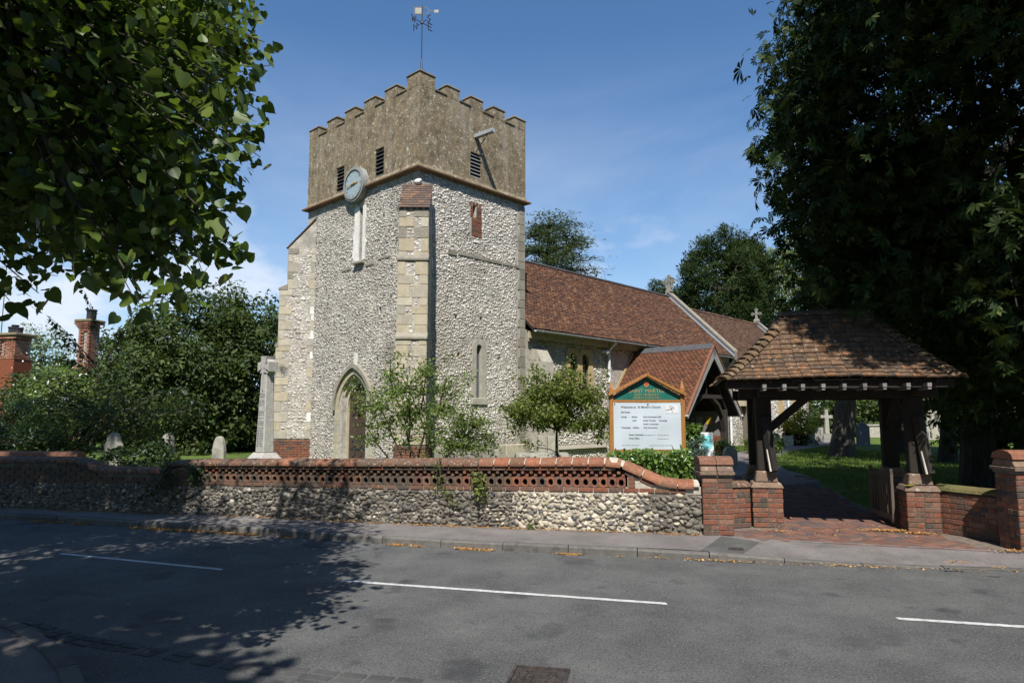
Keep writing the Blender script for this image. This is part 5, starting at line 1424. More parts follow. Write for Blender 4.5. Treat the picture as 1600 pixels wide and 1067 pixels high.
# ---------------- diagonal buttresses
def buttress(par, org, ang, stages, hw, slope_top, slope_len, pl_z, nm='buttress', tiles=True, side_vis=None):
    """stages: list of (z_bottom, z_top, projection); local +x is outward"""
    bt_ = empty(nm, org, ang); bt_.parent = par
    for i, (z0, z1, p) in enumerate(stages):
        q = MB(); q.box(-.5, p, -hw, hw, z0, z1); q.build('core', M['mortar'], bt_)
        for face in ('front', 'right', 'left'):
            if face == 'front': o_, u_, n_, w_ = (p, -hw, z0), (0, 1, 0), (1, 0, 0), 2 * hw
            elif face == 'left': o_, u_, n_, w_ = (-.45, -hw, z0), (1, 0, 0), (0, -1, 0), p + .45
            else: o_, u_, n_, w_ = (-.45, hw, z0), (1, 0, 0), (0, 1, 0), p + .45
            # quoins: alternate long and short blocks at both edges, flint panels between
            z = z0; k = 0; keep = []
            while z < z1 - .05:
                h = min(random.uniform(.20, .36), z1 - z)
                if z1 - z - h < .12: h = z1 - z
                for e in (0, 1):
                    lw = (.40 if (k + e) % 2 else .20) * w_ / (.8 if face == 'front' else 1.15)
                    if random.random() < .18 and face == 'front': lw = w_ * .41
                    if face != 'front' and e == 0: lw = random.choice((.15, .19, .24))
                    a0, a1 = (0, lw) if e == 0 else (w_ - lw, w_)
                    keep.append((a0, a1, z - z0, z - z0 + h))
                    q = MB(); nn = Vector(n_); O = Vector(o_); U = Vector(u_)
                    lo = [O + U * a0 - nn * .05 + Vector((0, 0, z - z0)), O + U * a1 - nn * .05 + Vector((0, 0, z - z0)), O + U * a1 + nn * .016 + Vector((0, 0, z - z0)), O + U * a0 + nn * .016 + Vector((0, 0, z - z0))]
                    q.hexa(lo, [v + Vector((0, 0, h - .01)) for v in lo]); q.build('quoin', M[random.choice(('stone_white', 'stone_pale', 'stone_pale', 'stone_pale', 'stone'))] if (face != 'front' and e == 0) else M['stone' if z < 6.0 or random.random() < .3 else 'stone_grey'], bt_, bevel=.006)
                if face != 'front' :
                    keep.append((0, .02, 0, 9))
                z += h; k += 1
            if False:       # the two edge blocks may meet: drop overlap into one row
                pass
            res, F = stone_field(lambda a, zz: not in_rect(a, zz, keep, .015), .02, w_ - .02, .02, z1 - z0 - .02, .105, .07, (0, 0, 0), u_, UP, n_, rise=.20, szj=.35, proud=-.006)
            if res:
                V, Fs = stones_join(res, F, o_, u_, UP, n_); np_obj('flint_panel', V, Fs, M['flint_pale'], bt_, kind='stuff')
        if i + 1 < len(stages):      # weathered offset above this (lower) stage
            pn = stages[i + 1][2]
            q = MB(); q.ext([(pn - .02, -hw - .03, z1 + .16), (p + .05, -hw - .03, z1 + .02), (p + .05, -hw - .03, z1 - .05), (pn - .02, -hw - .03, z1 - .05)], (0, 2 * hw + .06, 0)); q.build('offset_stone', M['stone_grey'], bt_, bevel=.012)
    zt, p = stages[-1][1], stages[-1][2]
    q = MB(); q.ext([(p, -hw, zt), (p - slope_len, -hw, slope_top - .03), (p - slope_len, -hw, zt)], (0, 2 * hw, 0)); q.build('cap_core', M['mortar'], bt_)
    nrow = 10; d = Vector((-slope_len, 0, slope_top - zt))
    for r_ in range(nrow):
        a = Vector((p + .05, 0, zt - .03)) + d * (r_ / nrow); e = a + d * (1.5 / nrow)
        nt = 5; off = (r_ % 2) * .5
        up = Vector((d.z, 0, -d.x)).normalized()
        for k in range(nt + (1 if off else 0)):
            y0 = -hw - .03 + max(0, (k - off)) * (2 * hw + .06) / nt; y1 = min(hw + .03, -hw - .03 + (k + 1 - off) * (2 * hw + .06) / nt - .004)
            q = MB(); A0 = a + up * .03; E0 = e + up * .008
            q.hexa([(A0.x, y0, A0.z), (A0.x, y1, A0.z), (E0.x, y1, E0.z), (E0.x, y0, E0.z)], [(A0.x + up.x * .016, y0, A0.z + up.z * .016), (A0.x + up.x * .016, y1, A0.z + up.z * .016), (E0.x + up.x * .016, y1, E0.z + up.z * .016), (E0.x + up.x * .016, y0, E0.z + up.z * .016)])
            q.build('tile', M['tile_weathered'], bt_)
    # brick base
    z0, z1, p = pl_z
    q = MB(); q.box(-.5, p - .02, -hw - .0, hw + .0, z0, z1); q.build('base_core', M['mortar_dark'], bt_)
    rows = int((z1 - z0) / .075); bq = MB()
    for face in ('front', 'left', 'right'):
        w_ = 2 * hw + .04 if face == 'front' else p + .45
        for r_ in range(rows):
            z = z0 + r_ * .075; x = -(r_ % 2) * .11
            while x < w_:
                x0, x1 = max(0, x), min(w_, x + .212)
                if x1 - x0 > .03:
                    j = random.uniform(0, .006)
                    if face == 'front': bq.box(p - .03, p + j, -hw - .02 + x0, -hw - .02 + x1, z, z + .062)
                    elif face == 'left': bq.box(x0 - .45, x1 - .45, -hw - .02 - j, -hw + .02, z, z + .062)
                    else: bq.box(x0 - .45, x1 - .45, hw - .02, hw + .02 + j, z, z + .062)
                x += .224
    bq.build('brick_base', M['brick'], bt_, kind='stuff')
    return bt_
HWB = .385
buttress(ch, (0, 0, 0), R(225), [(1.0, 3.72, 1.10), (3.72, 5.80, 1.00), (5.80, 7.20, .90)], HWB, 8.14, .92, (.0, .98, 1.14))
q = MB(); 
for k in range(9):
    q.M = Matrix.Translation((-.12 - .01 * k, -.12, 8.06 + .02 * k)); 
buttress(ch, (0, TN, 0), R(135), [(1.0, 4.0, .80), (4.0, 5.88, .74), (5.88, 7.24, .50)], HWB, 8.25, .92, (.0, .98, .88))
# pale limewashed lump where the corner buttress roof meets the corner
st_v = lumps(ICO2, 1, .15)[0]
o_ = np_obj('corner_stone', st_v * np.array([.13, .13, .09]) + np.array([-.06, -.06, 8.20]), ICO2[1], M['stone_white'], ch)
# ---------------- weathervane on the tower
wv = empty('weathervane', (.32, .34, 10.2), 0); wv.parent = ch
q = MB(); q.tube([(0, 0, 0), (0, 0, 1.35)], .055, 8); q.tube([(0, 0, 1.35), (0, 0, 1.62), (0, 0, 1.9)], [.05, .035, .02], 8); q.tube([(0, 0, 1.9), (0, 0, 3.55)], .017, 6); q.build('pole', M['iron'], wv)
q = MB(); q.tube([(0, 0, 2.99), (0, 0, 3.05)], .04, 8)
for (dx, dy) in ((1, 0), (-1, 0), (0, 1), (0, -1)): q.tube([(0, 0, 3.02), (dx * .23, dy * .23, 3.02)], .011, 5)
q.build('cardinal_arms', M['iron'], wv)
def letter(strokes, cx_, cy_, nm):
    q = MB(); L = math.hypot(cx_, cy_); ux, uy = cx_ / L, cy_ / L
    if (ux, uy) in ((-1.0, 0.0), (0.0, 1.0)): tx, ty = -ux, -uy
    else: tx, ty = ux, uy
    for (a, b_), (e, f_) in strokes:
        q.beam((cx_ + tx * (a - .5) * .15, cy_ + ty * (a - .5) * .15, 3.02 + (b_ - .5) * .2), (cx_ + tx * (e - .5) * .15, cy_ + ty * (e - .5) * .15, 3.02 + (f_ - .5) * .2), .02, .02, up=(ty, -tx, 0))
    q.build(nm, M['iron'], wv)
letter([((0, 0), (0, 1)), ((0, 1), (1, 1)), ((0, .5), (.8, .5)), ((0, 0), (1, 0))], .31, 0, 'letter_e')
letter([((0, 1), (.25, 0)), ((.25, 0), (.5, .8)), ((.5, .8), (.75, 0)), ((.75, 0), (1, 1))], -.31, 0, 'letter_w')
letter([((0, 0), (0, 1)), ((0, 1), (1, 0)), ((1, 0), (1, 1))], 0, .31, 'letter_n')
letter([((1, .9), (.5, 1)), ((.5, 1), (.05, .8)), ((.05, .8), (.95, .3)), ((.95, .3), (.5, 0)), ((.5, 0), (0, .1))], 0, -.31, 'letter_s')
q = MB(); vd = Vector((-.67, .74, 0)); 
def vp(a, z): return (vd.x * a, vd.y * a, z)
q.ring([vp(.01, 3.30), vp(.22, 3.30), vp(.22, 3.51), vp(.01, 3.51)], [vp(-.005, 3.285), vp(.245, 3.285), vp(.245, 3.525), vp(-.005, 3.525)], (.01, .01, 0), closed=True)
q.build('banner_frame', M['iron'], wv)
q = MB(); q.ext([vp(.02, 3.305), vp(.21, 3.305), vp(.21, 3.495), vp(.02, 3.495)], (.006, .006, 0)); q.build('gilt_banner', M['vane'], wv)
q = MB(); q.tube([vp(-.01, 3.52), vp(-.12, 3.50), vp(-.22, 3.40), vp(-.35, 3.38)], .009, 5); q.tube([vp(-.01, 3.27), vp(-.12, 3.28), vp(-.22, 3.38), vp(-.35, 3.38)], .009, 5); q.ext([vp(-.35, 3.34), vp(-.48, 3.33), vp(-.48, 3.43), vp(-.35, 3.41)], (.006, .006, 0)); q.build('tail', M['vane'], wv)

# ================================================================ nave
NX1, NYR, NZE, NZR = 18.5, 2.95, 4.48, 7.68
b = MB()
N_OPS = [(6.74, 7.12, 2.5, 3.9), (7.42, 7.80, 2.5, 3.9)]
wall_face(b, (TE, .02, 0), S_U, UP, S_N, NX1 - TE, NZE, [(a - TE, e - TE, f_, g) for a, e, f_, g in N_OPS], .25)
b.add([(TE, 5.9, 0), (NX1, 5.9, 0), (NX1, 5.9, NZE), (TE, 5.9, NZE)], [(0, 1, 2, 3)])
b.add([(NX1, .02, 0), (NX1, 5.9, 0), (NX1, 5.9, NZE), (NX1, NYR, NZR + .1), (NX1, .02, NZE)], [(0, 1, 2, 3, 4)])
b.build('nave_wall', [M['mortar'], M['void']], ch)
NK = [(6.45, 8.12, 2.3, 4.12), (4.4, 4.8, 0, 9), (8.0, 9.0, -1, -1), (4.4, 18, .60, .78)]
res, F = stone_field(lambda a, z: not in_rect(a, z, NK) and not (9.2 < a < 12.6 and z < 4.1), 4.8, NX1 - .3, .2, NZE - .1, .105, .075, (0, .02, 0), S_U, UP, S_N, rise=.36)
V, Fs = stones_join(res, F, (0, .02, 0), S_U, UP, S_N); np_obj('nave_flintwork', V, Fs, M['flint_pale'], ch, kind='stuff')
q = MB(); q.ext([(4.6, -.10, .62), (4.6, .05, .78), (4.6, .05, .62)], (4.2, 0, 0)); q.build('plinth_ledge', M['stone_grey'], ch)
# paired lancets with one ochre surround
tw = empty('twin_lancet_window', (0, 0, 0)); tw.parent = ch
for (a0, a1) in ((6.74, 7.12), (7.42, 7.80)):
    inn = lancet_ring(a0, a1, 2.5, 3.9, .2)
    m_ = (a0 + a1) / 2; sa0, sa1 = (6.52, 7.268) if a0 < 7 else (7.272, 8.04)
    outr = [(sa0, 2.42)] + [(sa0 + (sa1 - sa0) * t, 4.06) if 0 < t < 1 else ((sa0, 3.72) if t == 0 else (sa1, 3.72)) for t in np.linspace(0, 1, 11)] + [(sa1, 2.42)]
    outr[1] = (sa0, 3.78); outr[2] = (sa0 + .02, 3.95); outr[3] = (sa0 + .10, 4.04); outr[-2] = (sa1, 3.78); outr[-3] = (sa1 - .02, 3.95); outr[-4] = (sa1 - .10, 4.04)
    q = MB(); q.ring([(a, .18, z) for a, z in inn], [(a, .18, z) for a, z in outr], (0, -.2, 0)); q.build('surround', M['stone_ochre'], tw)
    q = MB(); q.ext([(a, .10, z) for a, z in inn], (0, .02, 0)); q.build('pane', M['glass'], tw)
    q = MB()
    for k in range(1, 7): q.box(a0, a1, .08, .092, 2.5 + k * .2 - .006, 2.5 + k * .2 + .006)
    q.box(m_ - .006, m_ + .006, .08, .092, 2.5, 3.85); q.build('glazing_bar', M['lead_dark'], tw)
q = MB(); q.box(6.48, 8.08, -.06, .15, 2.32, 2.43); q.build('sill', M['stone_ochre'], tw, bevel=.01)
# roofs of plain tiles (too small to pick apart singly)
def tile_slope(x0, x1, ya, za, yb, zb, mt, nm, par=ch, gauge=.112, tw_=.168, axis='x', clip=None, jit=.008):
    """courses from eaves (ya,za) up to ridge (yb,zb); runs along axis x (or y)"""
    q = MB(); L = math.hypot(yb - ya, zb - za); n = int(L / gauge)
    dy, dz = (yb - ya) / L, (zb - za) / L; ny, nz = -dz * (1 if dy > 0 else -1), abs(dy)
    V = []; F = []
    for r_ in range(n):
        s0_, s1_ = r_ * gauge, r_ * gauge + gauge * 1.45
        x = x0 - (r_ % 2) * tw_ / 2
        while x < x1:
            a, e = max(x0, x), min(x1, x + tw_ - .003)
            if e - a > .02 and (clip is None or clip((a + e) / 2, ya + dy * s0_, za + dz * s0_)):
                l0, l1 = .036 + random.uniform(-jit, jit), .006 + random.uniform(-.003, .003); l0b = l0 + random.uniform(-.005, .005)
                s0j = s0_ + random.uniform(-.006, .006); th = .014
                pts = []
                for (xx, s_, lift) in ((a, s0j, l0), (e, s0j, l0b), (e, s1_, l1), (a, s1_, l1)):
                    for t_ in (0, th): pts.append((xx, ya + dy * s_ + ny * (lift + t_), za + dz * s_ + nz * (lift + t_)))
                if axis == 'y': pts = [(p[1], p[0], p[2]) for p in pts]
                b0 = len(V); V += pts
                F += [(b0 + 1, b0 + 3, b0 + 5, b0 + 7), (b0, b0 + 2, b0 + 3, b0 + 1), (b0, b0 + 1, b0 + 7, b0 + 6), (b0 + 2, b0 + 4, b0 + 5, b0 + 3)]
            x += tw_
    return np_obj(nm, np.array(V), np.array(F), M[mt], par, kind='stuff')
def roof_base(x0, x1, ya, za, yr, zr, nm, par=ch, axis='x'):
    q = MB(); P = [(x0, ya, za - .05), (x0, yr, zr - .05), (x0, 2 * yr - ya, za - .05), (x0, 2 * yr - ya, za - .13), (x0, yr, zr - .15), (x0, ya, za - .13)]
    v = (x1 - x0, 0, 0)
    if axis == 'y': P = [(p[1], p[0], p[2]) for p in P]; v = (0, x1 - x0, 0)
    q.ext(P, v); return q.build(nm, M['timber'], par)
EYN = -.36
tile_slope(TE + .02, NX1, EYN, NZE, NYR, NZR, 'tile', 'nave_roof_tiles')
tile_slope(TE + .02, NX1, 2 * NYR - EYN, NZE, NYR, NZR, 'tile', 'nave_roof_tiles', gauge=.3, tw_=.5)
roof_base(TE + .02, NX1, EYN, NZE + .05, NYR, NZR + .03, 'nave_roof_deck')
def ridge_line(x0, x1, y, z, mt, nm, par=ch, axis='x', r=.11, L=.45):
    x = x0
    while x < x1 - .05:
        e = min(x + L - .01, x1); q = MB()
        P = [(x, y + r * math.cos(math.pi * k / 6), z - .03 + r * .75 * math.sin(math.pi * k / 6)) for k in range(7)]; v = (e - x, 0, 0)
        if axis == 'y': P = [(p[1], p[0], p[2]) for p in P]; v = (0, e - x, 0)
        q.ext(P, v); q.build(nm, M[mt], par); x += L
ridge_line(TE, NX1, NYR, NZR + .04, 'tile_dark', 'ridge_tile') if 'tile_dark' in M else ridge_line(TE, NX1, NYR, NZR + .04, 'lead_dark', 'ridge_tile')
# gutter, brackets, downpipes
def gutter(x0, x1, y, z, par=ch, mt='grey_paint'):
    g = empty('gutter', (0, 0, 0)); g.parent = par
    q = MB(); n = 6; r = .068
    q.ring([(x0, y + (r - .01) * math.cos(math.pi + math.pi * k / n), z + (r - .01) * math.sin(math.pi + math.pi * k / n)) for k in range(n + 1)], [(x0, y + r * math.cos(math.pi + math.pi * k / n), z + r * math.sin(math.pi + math.pi * k / n)) for k in range(n + 1)], (x1 - x0, 0, 0)); q.build('trough', M[mt], g)
    x = x0 + .3
    while x < x1:
        q = MB(); q.ring([(x, y + r * math.cos(math.pi + math.pi * k / n), z + r * math.sin(math.pi + math.pi * k / n)) for k in range(n + 1)], [(x, y + (r + .012) * math.cos(math.pi + math.pi * k / n), z + (r + .012) * math.sin(math.pi + math.pi * k / n)) for k in range(n + 1)], (.05, 0, 0)); q.build('joint_band', M[mt], g); x += 1.0
    return g
gutter(TE + .06, NX1 - .1, EYN - .06, NZE - .035)
q = MB(); q.box(TE + .02, NX1, -.16, -.13, NZE - .28, NZE - .06); q.build('fascia_board', M['stone'], ch)
def downpipe(x, y, z1, z0, top_y, par=ch, r=.055, mt='pipe'):
    d = empty('downpipe', (0, 0, 0)); d.parent = par
    q = MB(); q.tube([(x, y, z0), (x, y, z1 - .35)], r, 10); q.build('pipe', M[mt], d)
    q = MB(); q.tube([(x, y, z1 - .36), (x, y + (top_y - y) * .4, z1 - .22), (x, top_y, z1 - .06)], r * .9, 8); q.build('swan_neck', M[mt], d)
    for k, zz in enumerate((z1 - .42, z0 + (z1 - z0) * .62, z0 + (z1 - z0) * .3)):
        q = MB(); q.tube([(x, y, zz), (x, y, zz + .12)], r * 1.3, 10); q.build('collar', M[mt], d)
    return d
downpipe(8.92, -.10, NZE - .04, .25, EYN - .06)
q = MB(); q.M = Matrix.Translation((8.62, -.1, 4.05)); q.tube([(0, .1, 0), (0, -.08, 0)], .05, 8); q.tube([(0, -.06, 0), (0, -.16, -.08)], .07, 8); q.M = None; q.build('floodlight', M['pipe'], ch)
# little stepped buttress at the nave's west end
q = MB(); q.ext([(4.75, 0, 3.9), (4.75, -.20, 3.85), (4.75, -.45, 3.45), (4.75, -.50, 3.0), (4.75, -.62, 2.8), (4.75, -.66, .1), (4.75, 0, .1)], (.55, 0, 0)); q.build('nave_buttress', M['stone_pale'], ch)
# east gable of the nave with stone coping and ornate cross
def gable_coping(x0, x1, y_e, z_e, y_r, z_r, rise=.30, par=ch, mt='stone_grey'):
    for sg in (1, -1):
        yy = lambda y: y if sg > 0 else 2 * y_r - y
        n = 8 if abs(z_r - z_e) > 2 else 4
        for k in range(n):
            a = Vector((0, y_e + (y_r - y_e) * k / n, z_e + (z_r - z_e) * k / n)); e = Vector((0, y_e + (y_r - y_e) * (k + 1) / n, z_e + (z_r - z_e) * (k + 1) / n)); 
            g = (e - a) * .012; e = e - g
            q = MB(); q.ext([(x0, yy(a.y), a.z + rise - .10), (x0, yy(e.y), e.z + rise - .10), (x0, yy(e.y), e.z + rise), (x0, yy(a.y), a.z + rise)], (x1 - x0, 0, 0)); q.build('gable_coping', M[mt], par)
    q = MB(); q.ext([(x0 + .05, y_e, z_e - .1), (x0 + .05, y_r, z_r - .1), (x0 + .05, 2 * y_r - y_e, z_e - .1), (x0 + .05, 2 * y_r - y_e, z_e + rise - .1), (x0 + .05, y_r, z_r + rise - .1), (x0 + .05, y_e, z_e + rise - .1)], (x1 - x0 - .1, 0, 0)); q.build('gable_parapet', M['stone_grey'], par)
    q = MB()   # lead flashing on the roof side
    q.ext([(x0 + .045, y_e, z_e + .03), (x0 + .045, y_r, z_r + .03), (x0 + .045, y_r, z_r + .2), (x0 + .045, y_e, z_e + .2)], (-.012, 0, 0))
    q.ext([(x0 + .03, y_e, z_e + .035), (x0 + .03, y_r, z_r + .035), (x0 + .03, y_r, z_r + .06), (x0 + .03, y_e, z_e + .06)], (-.14, 0, 0))
    q.build('lead_flashing', M['lead'], par)
gable_coping(NX1 - .06, NX1 + .26, EYN - .12, NZE - .05, NYR, NZR, .33)
def cross_a(x, y, z, h, par=ch, ornate=False, mt='stone_grey'):
    cr = empty('gable_cross', (x, y, z)); cr.parent = par
    q = MB(); q.hexa([(-.14, -.16, 0), (.14, -.16, 0), (.14, .16, 0), (-.14, .16, 0)], [(-.08, -.1, h * .22), (.08, -.1, h * .22), (.08, .1, h * .22), (-.08, .1, h * .22)]); q.build('base', M[mt], cr)
    q = MB(); q.box(-.05, .05, -.06, .06, h * .2, h)
    q.box(-.05, .05, -h * .30, h * .30, h * .60, h * .70)
    for (yy, zz) in ((-h * .32, h * .65), (h * .32, h * .65), (0, h * 1.0)):
        q.box(-.055, .055, yy - .085, yy + .085, zz - .055, zz + .055); q.box(-.055, .055, yy - .05, yy + .05, zz - .09, zz + .09)
    if ornate:
        for sg in (-1, 1):
            q.tube([(0, sg * .05, h * .22), (0, sg * h * .20, h * .30), (0, sg * h * .22, h * .45), (0, sg * h * .20, h * .62)], .05, 6)
            q.tube([(0, sg * h * .20, h * .68), (0, sg * h * .20, h * .86)], .04, 6)
    q.build('cross_head', M[mt], cr)
cross_a(NX1 + .1, NYR, NZR + .28, .78, ornate=True)
# ================================================================ chancel
CX1, CZE, CZR = 28.9, 4.25, 7.28
b = MB()
C_OPS = [(24.75, 25.05, 1.95, 3.6), (26.75, 27.15, 1.95, 3.6)]
wall_face(b, (NX1, .08, 0), S_U, UP, S_N, CX1 - NX1, CZE, [(a - NX1, e - NX1, f_, g) for a, e, f_, g in C_OPS], .25)
b.add([(CX1, .08, 0), (CX1, 5.82, 0), (CX1, 5.82, CZE), (CX1, NYR, CZR + .1), (CX1, .08, CZE)], [(0, 1, 2, 3, 4)]); b.add([(NX1, 5.82, 0), (CX1, 5.82, 0), (CX1, 5.82, CZE), (NX1, 5.82, CZE)], [(0, 1, 2, 3)])
b.build('chancel_wall', [M['mortar'], M['glass']], ch)
res, F = stone_field(lambda a, z: not in_rect(a, z, C_OPS, .2), NX1 + .3, CX1 - .35, .2, CZE - .1, .115, .085, (0, .08, 0), S_U, UP, S_N, rise=.36)
V, Fs = stones_join(res, F, (0, .08, 0), S_U, UP, S_N); np_obj('chancel_flintwork', V, Fs, M['flint_pale'], ch, kind='stuff')
for (a0, a1, z0, z1) in C_OPS:
    w = empty('lancet_window', (0, 0, 0)); w.parent = ch
    inn = lancet_ring(a0 + .02, a1 - .02, z0 + .03, z1 - .02, .2); outr = lancet_ring(a0 - .17, a1 + .17, z0 - .1, z1 + .18, .32)
    q = MB(); q.ring([(a, .25, z) for a, z in inn], [(a, .25, z) for a, z in outr], (0, -.19, 0)); q.build('surround', M['stone_ochre'], w)
    q = MB(); q.box(a0 - .2, a1 + .2, .02, .3, z0 - .15, z0 + .02); q.build('sill', M['stone_ochre'], w)
z = .2; k = 0
while z < CZE - .1:
    q = MB(); w_ = .42 if k % 2 else .26; q.box(CX1 - w_, CX1 + .02, .05, .2, z, min(CZE, z + .34) - .01); q.build('quoin', M['stone_grey'], ch); z += .35; k += 1
tile_slope(NX1 + .26, CX1, -.27, CZE, NYR, CZR, 'tile_brown', 'chancel_roof_tiles')
tile_slope(NX1 + .26, CX1, 2 * NYR + .27, CZE, NYR, CZR, 'tile_brown', 'chancel_roof_tiles', gauge=.3, tw_=.5)
roof_base(NX1 + .2, CX1, -.27, CZE + .05, NYR, CZR + .03, 'chancel_roof_deck')
ridge_line(NX1 + .26, CX1, NYR, CZR + .04, 'tile_brown', 'ridge_tile')
gable_coping(CX1 - .06, CX1 + .24, -.38, CZE - .04, NYR, CZR, .30)
cross_a(CX1 + .08, NYR, CZR + .24, .70)
gutter(NX1 + .3, CX1 - .2, -.33, CZE - .03)
downpipe(25.75, -.02, CZE - .04, .3, -.33); downpipe(NX1 + .12, -.10, NZE - .1, .3, -.36)
# chancel buttress with algae-dark sides
q = MB(); q.ext([(20.2, .05, 3.6), (20.2, -.12, 3.55), (20.2, -.55, 2.7), (20.2, -.62, 2.5), (20.2, -.72, .1), (20.2, .05, .1)], (.62, 0, 0)); q.build('chancel_buttress', M['algae_flint'] if 'algae_flint' in M else M['flint_dark'], ch)
for k in range(9):
    q = MB(); q.box(20.17, 20.17 + (.34 if k % 2 else .22), -.745 + (.0 if k < 7 else .1), -.6 + (.1 if k < 7 else .2), .25 + k * .29, .25 + k * .29 + .28); q.build('quoin', M['stone_ochre'], ch)
q = MB(); q.ext([(19.7, .06, 3.9), (19.7, -.28, 3.3), (19.7, -.28, 2.2), (19.7, .06, 2.2)], (.35, 0, 0)); q.build('weathered_offset', M['stone'], ch)

# ================================================================ south porch
PX, PHW, PZE, PZR, PY0 = 10.85, 2.02, 1.80, 4.22, -3.22
pr_ = empty('porch', (0, 0, 0)); pr_.parent = ch
tile_slope(PY0, .0, PX - PHW, PZE, PX, PZR, 'tile_porch', 'roof_tiles', par=pr_, axis='y', gauge=.098)
tile_slope(PY0, .0, PX + PHW, PZE, PX, PZR, 'tile_porch', 'roof_tiles', par=pr_, axis='y', gauge=.098)
roof_base(PY0 + .03, .0, PX - PHW, PZE + .05, PX, PZR + .03, 'roof_deck', par=pr_, axis='y')
q = MB(); q.ext([(PX - .17, PY0 - .02, PZR - .12), (PX, PY0 - .02, PZR + .085), (PX + .17, PY0 - .02, PZR - .12), (PX + .15, PY0 - .02, PZR - .12), (PX, PY0 - .02, PZR + .06), (PX - .15, PY0 - .02, PZR - .12)], (0, -PY0 + .1, 0)); q.build('lead_ridge', M['lead_dark'], pr_)
q = MB(); q.ext([(PX - PHW + .1, -.03, PZE + .16), (PX, -.03, PZR + .1), (PX, -.03, PZR + .22), (PX - PHW + .02, -.03, PZE + .28)], (0, .02, 0)); q.build('mortar_fillet', M['stone_ochre'], pr_)
for sg in (-1, 1):            # curved barge boards
    n = 10; inn = []; outr = []
    for k in range(n + 1):
        t = k / n; x = PX + sg * PHW * (1 - t) * 1.04; z = PZE - .08 + (PZR - PZE + .06) * t
        outr.append((x, PY0 - .05, z)); cv_ = .13 + .16 * math.sin(math.pi * min(1, t * 1.05)) ** 2 * .0 + (.16 * t ** 3)
        inn.append((x - sg * (cv_ * .8), PY0 - .05, z - cv_ * .75 - .05 * math.sin(math.pi * t)))
    q = MB(); q.ring(inn, outr, (0, .05, 0)); q.build('barge_board', M['barge'], pr_)
    q = MB(); q.beam((PX + sg * PHW * 1.04, PY0 - .03, PZE - .05), (PX, PY0 - .03, PZR + .02), .10, .035, up=(0, 0, 1)); q.build('verge_strip', M['tile_porch'], pr_)
    q = MB(); q.tube([(PX + sg * (PHW + .05), PY0 - .08, PZE - .06), (PX + sg * (PHW + .05), 0, PZE - .06)], .045, 8); q.build('gutter', M['pipe'], pr_)
    q = MB(); q.box(PX + sg * 1.42 - .11, PX + sg * 1.42 + .11, PY0 + .25, PY0 + .47, .15, 1.95); q.build('post', M['timber_brown'] if 'timber_brown' in M else M['timber'], pr_, bevel=.02)
    pts = [(PX + sg * 1.36, PY0 + .34, 1.2), (PX + sg * 1.2, PY0 + .34, 1.72), (PX + sg * .85, PY0 + .34, 2.15), (PX + sg * .4, PY0 + .34, 2.38)]
    q = MB()
    for a, e in zip(pts[:-1], pts[1:]): q.beam(a, e, .12, .17, up=(0, 1, 0))
    q.build('arch_brace', M['timber'], pr_)
    q = MB(); q.beam((PX + sg * 1.5, PY0 + .34, 1.95), (PX, PY0 + .34, PZR - .2), .14, .16, up=(0, 1, 0)); q.build('principal_rafter', M['timber'], pr_)
    q = MB(); q.box(PX + sg * 1.42 - .1, PX + sg * 1.42 + .1, PY0 + .47, 0, .1, 1.0); q.build('side_wall', M['brick'], pr_)
    q = MB(); q.box(PX + sg * 1.42 - .06, PX + sg * 1.42 + .06, PY0 + .47, 0, 1.0, 1.9); q.build('side_boarding', M['timber_grey'], pr_)
q = MB(); q.beam((PX - 1.4, PY0 + .34, 2.42), (PX + 1.4, PY0 + .34, 2.42), .14, .18, up=(0, 1, 0)); q.build('collar_beam', M['timber'], pr_)
q = MB(); q.box(PX - .06, PX + .06, PY0 + .3, PY0 + .38, 2.5, 3.9); q.build('king_post', M['timber'], pr_)
q = MB(); q.box(PX - 1.3, PX + 1.3, -.06, .0, .2, 2.8); q.build('inner_wall', M['stone_grey'], pr_)
q = MB(); q.box(PX - .55, PX + .55, -.09, -.07, .2, 2.2); q.build('inner_door', M['door'], pr_)
for (y, z, w, h, mt) in ((-2.3, 1.55, .25, .3, 'yellow_paper'), (-1.9, 1.5, .3, .4, 'paper'), (-1.5, 1.45, .3, .42, 'paper'), (-1.1, 1.5, .3, .4, 'paper'), (-.7, 1.5, .25, .35, 'paper'), (-1.7, 1.12, .3, .2, 'paper'), (-1.2, 1.12, .5, .2, 'paper')):
    q = MB(); q.box(PX + 1.345, PX + 1.352, y - w / 2, y + w / 2, z - h / 2, z + h / 2); q.build('pinned_notice', M[mt], pr_)
# ================================================================ noticeboard
NB = at_y(1012, 705, 11.9)
nb = empty('noticeboard', (NB.x, 11.9, 0), R(1), 'oak framed church noticeboard with green gable heading and white banner of services', 'noticeboard')
hwid = .62
for sg in (-1, 1):
    q = MB(); x = sg * hwid; q.box(x - .035, x + .035, -.035, .035, 0, 2.20)
    q.hexa([(x - .035, -.035, 2.2), (x + .035, -.035, 2.2), (x + .035, .035, 2.2), (x - .035, .035, 2.2)], [(x - .006, -.006, 2.34), (x + .006, -.006, 2.34), (x + .006, .006, 2.34), (x - .006, .006, 2.34)])
    q.build('post', M['oak_sign'], nb)
q = MB(); q.box(-hwid + .036, hwid - .036, -.03, .03, 1.06, 1.15); q.build('bottom_rail', M['oak_sign'], nb)
q = MB(); q.box(-hwid + .036, hwid - .036, -.028, .028, 1.955, 2.0); q.build('middle_rail', M['oak_sign'], nb)
for sg in (-1, 1):
    q = MB(); q.beam((sg * (hwid + .055), -.02, 2.085), (0, -.02, 2.435), .15, .04); q.build('gable_rail', M['oak_sign'], nb)
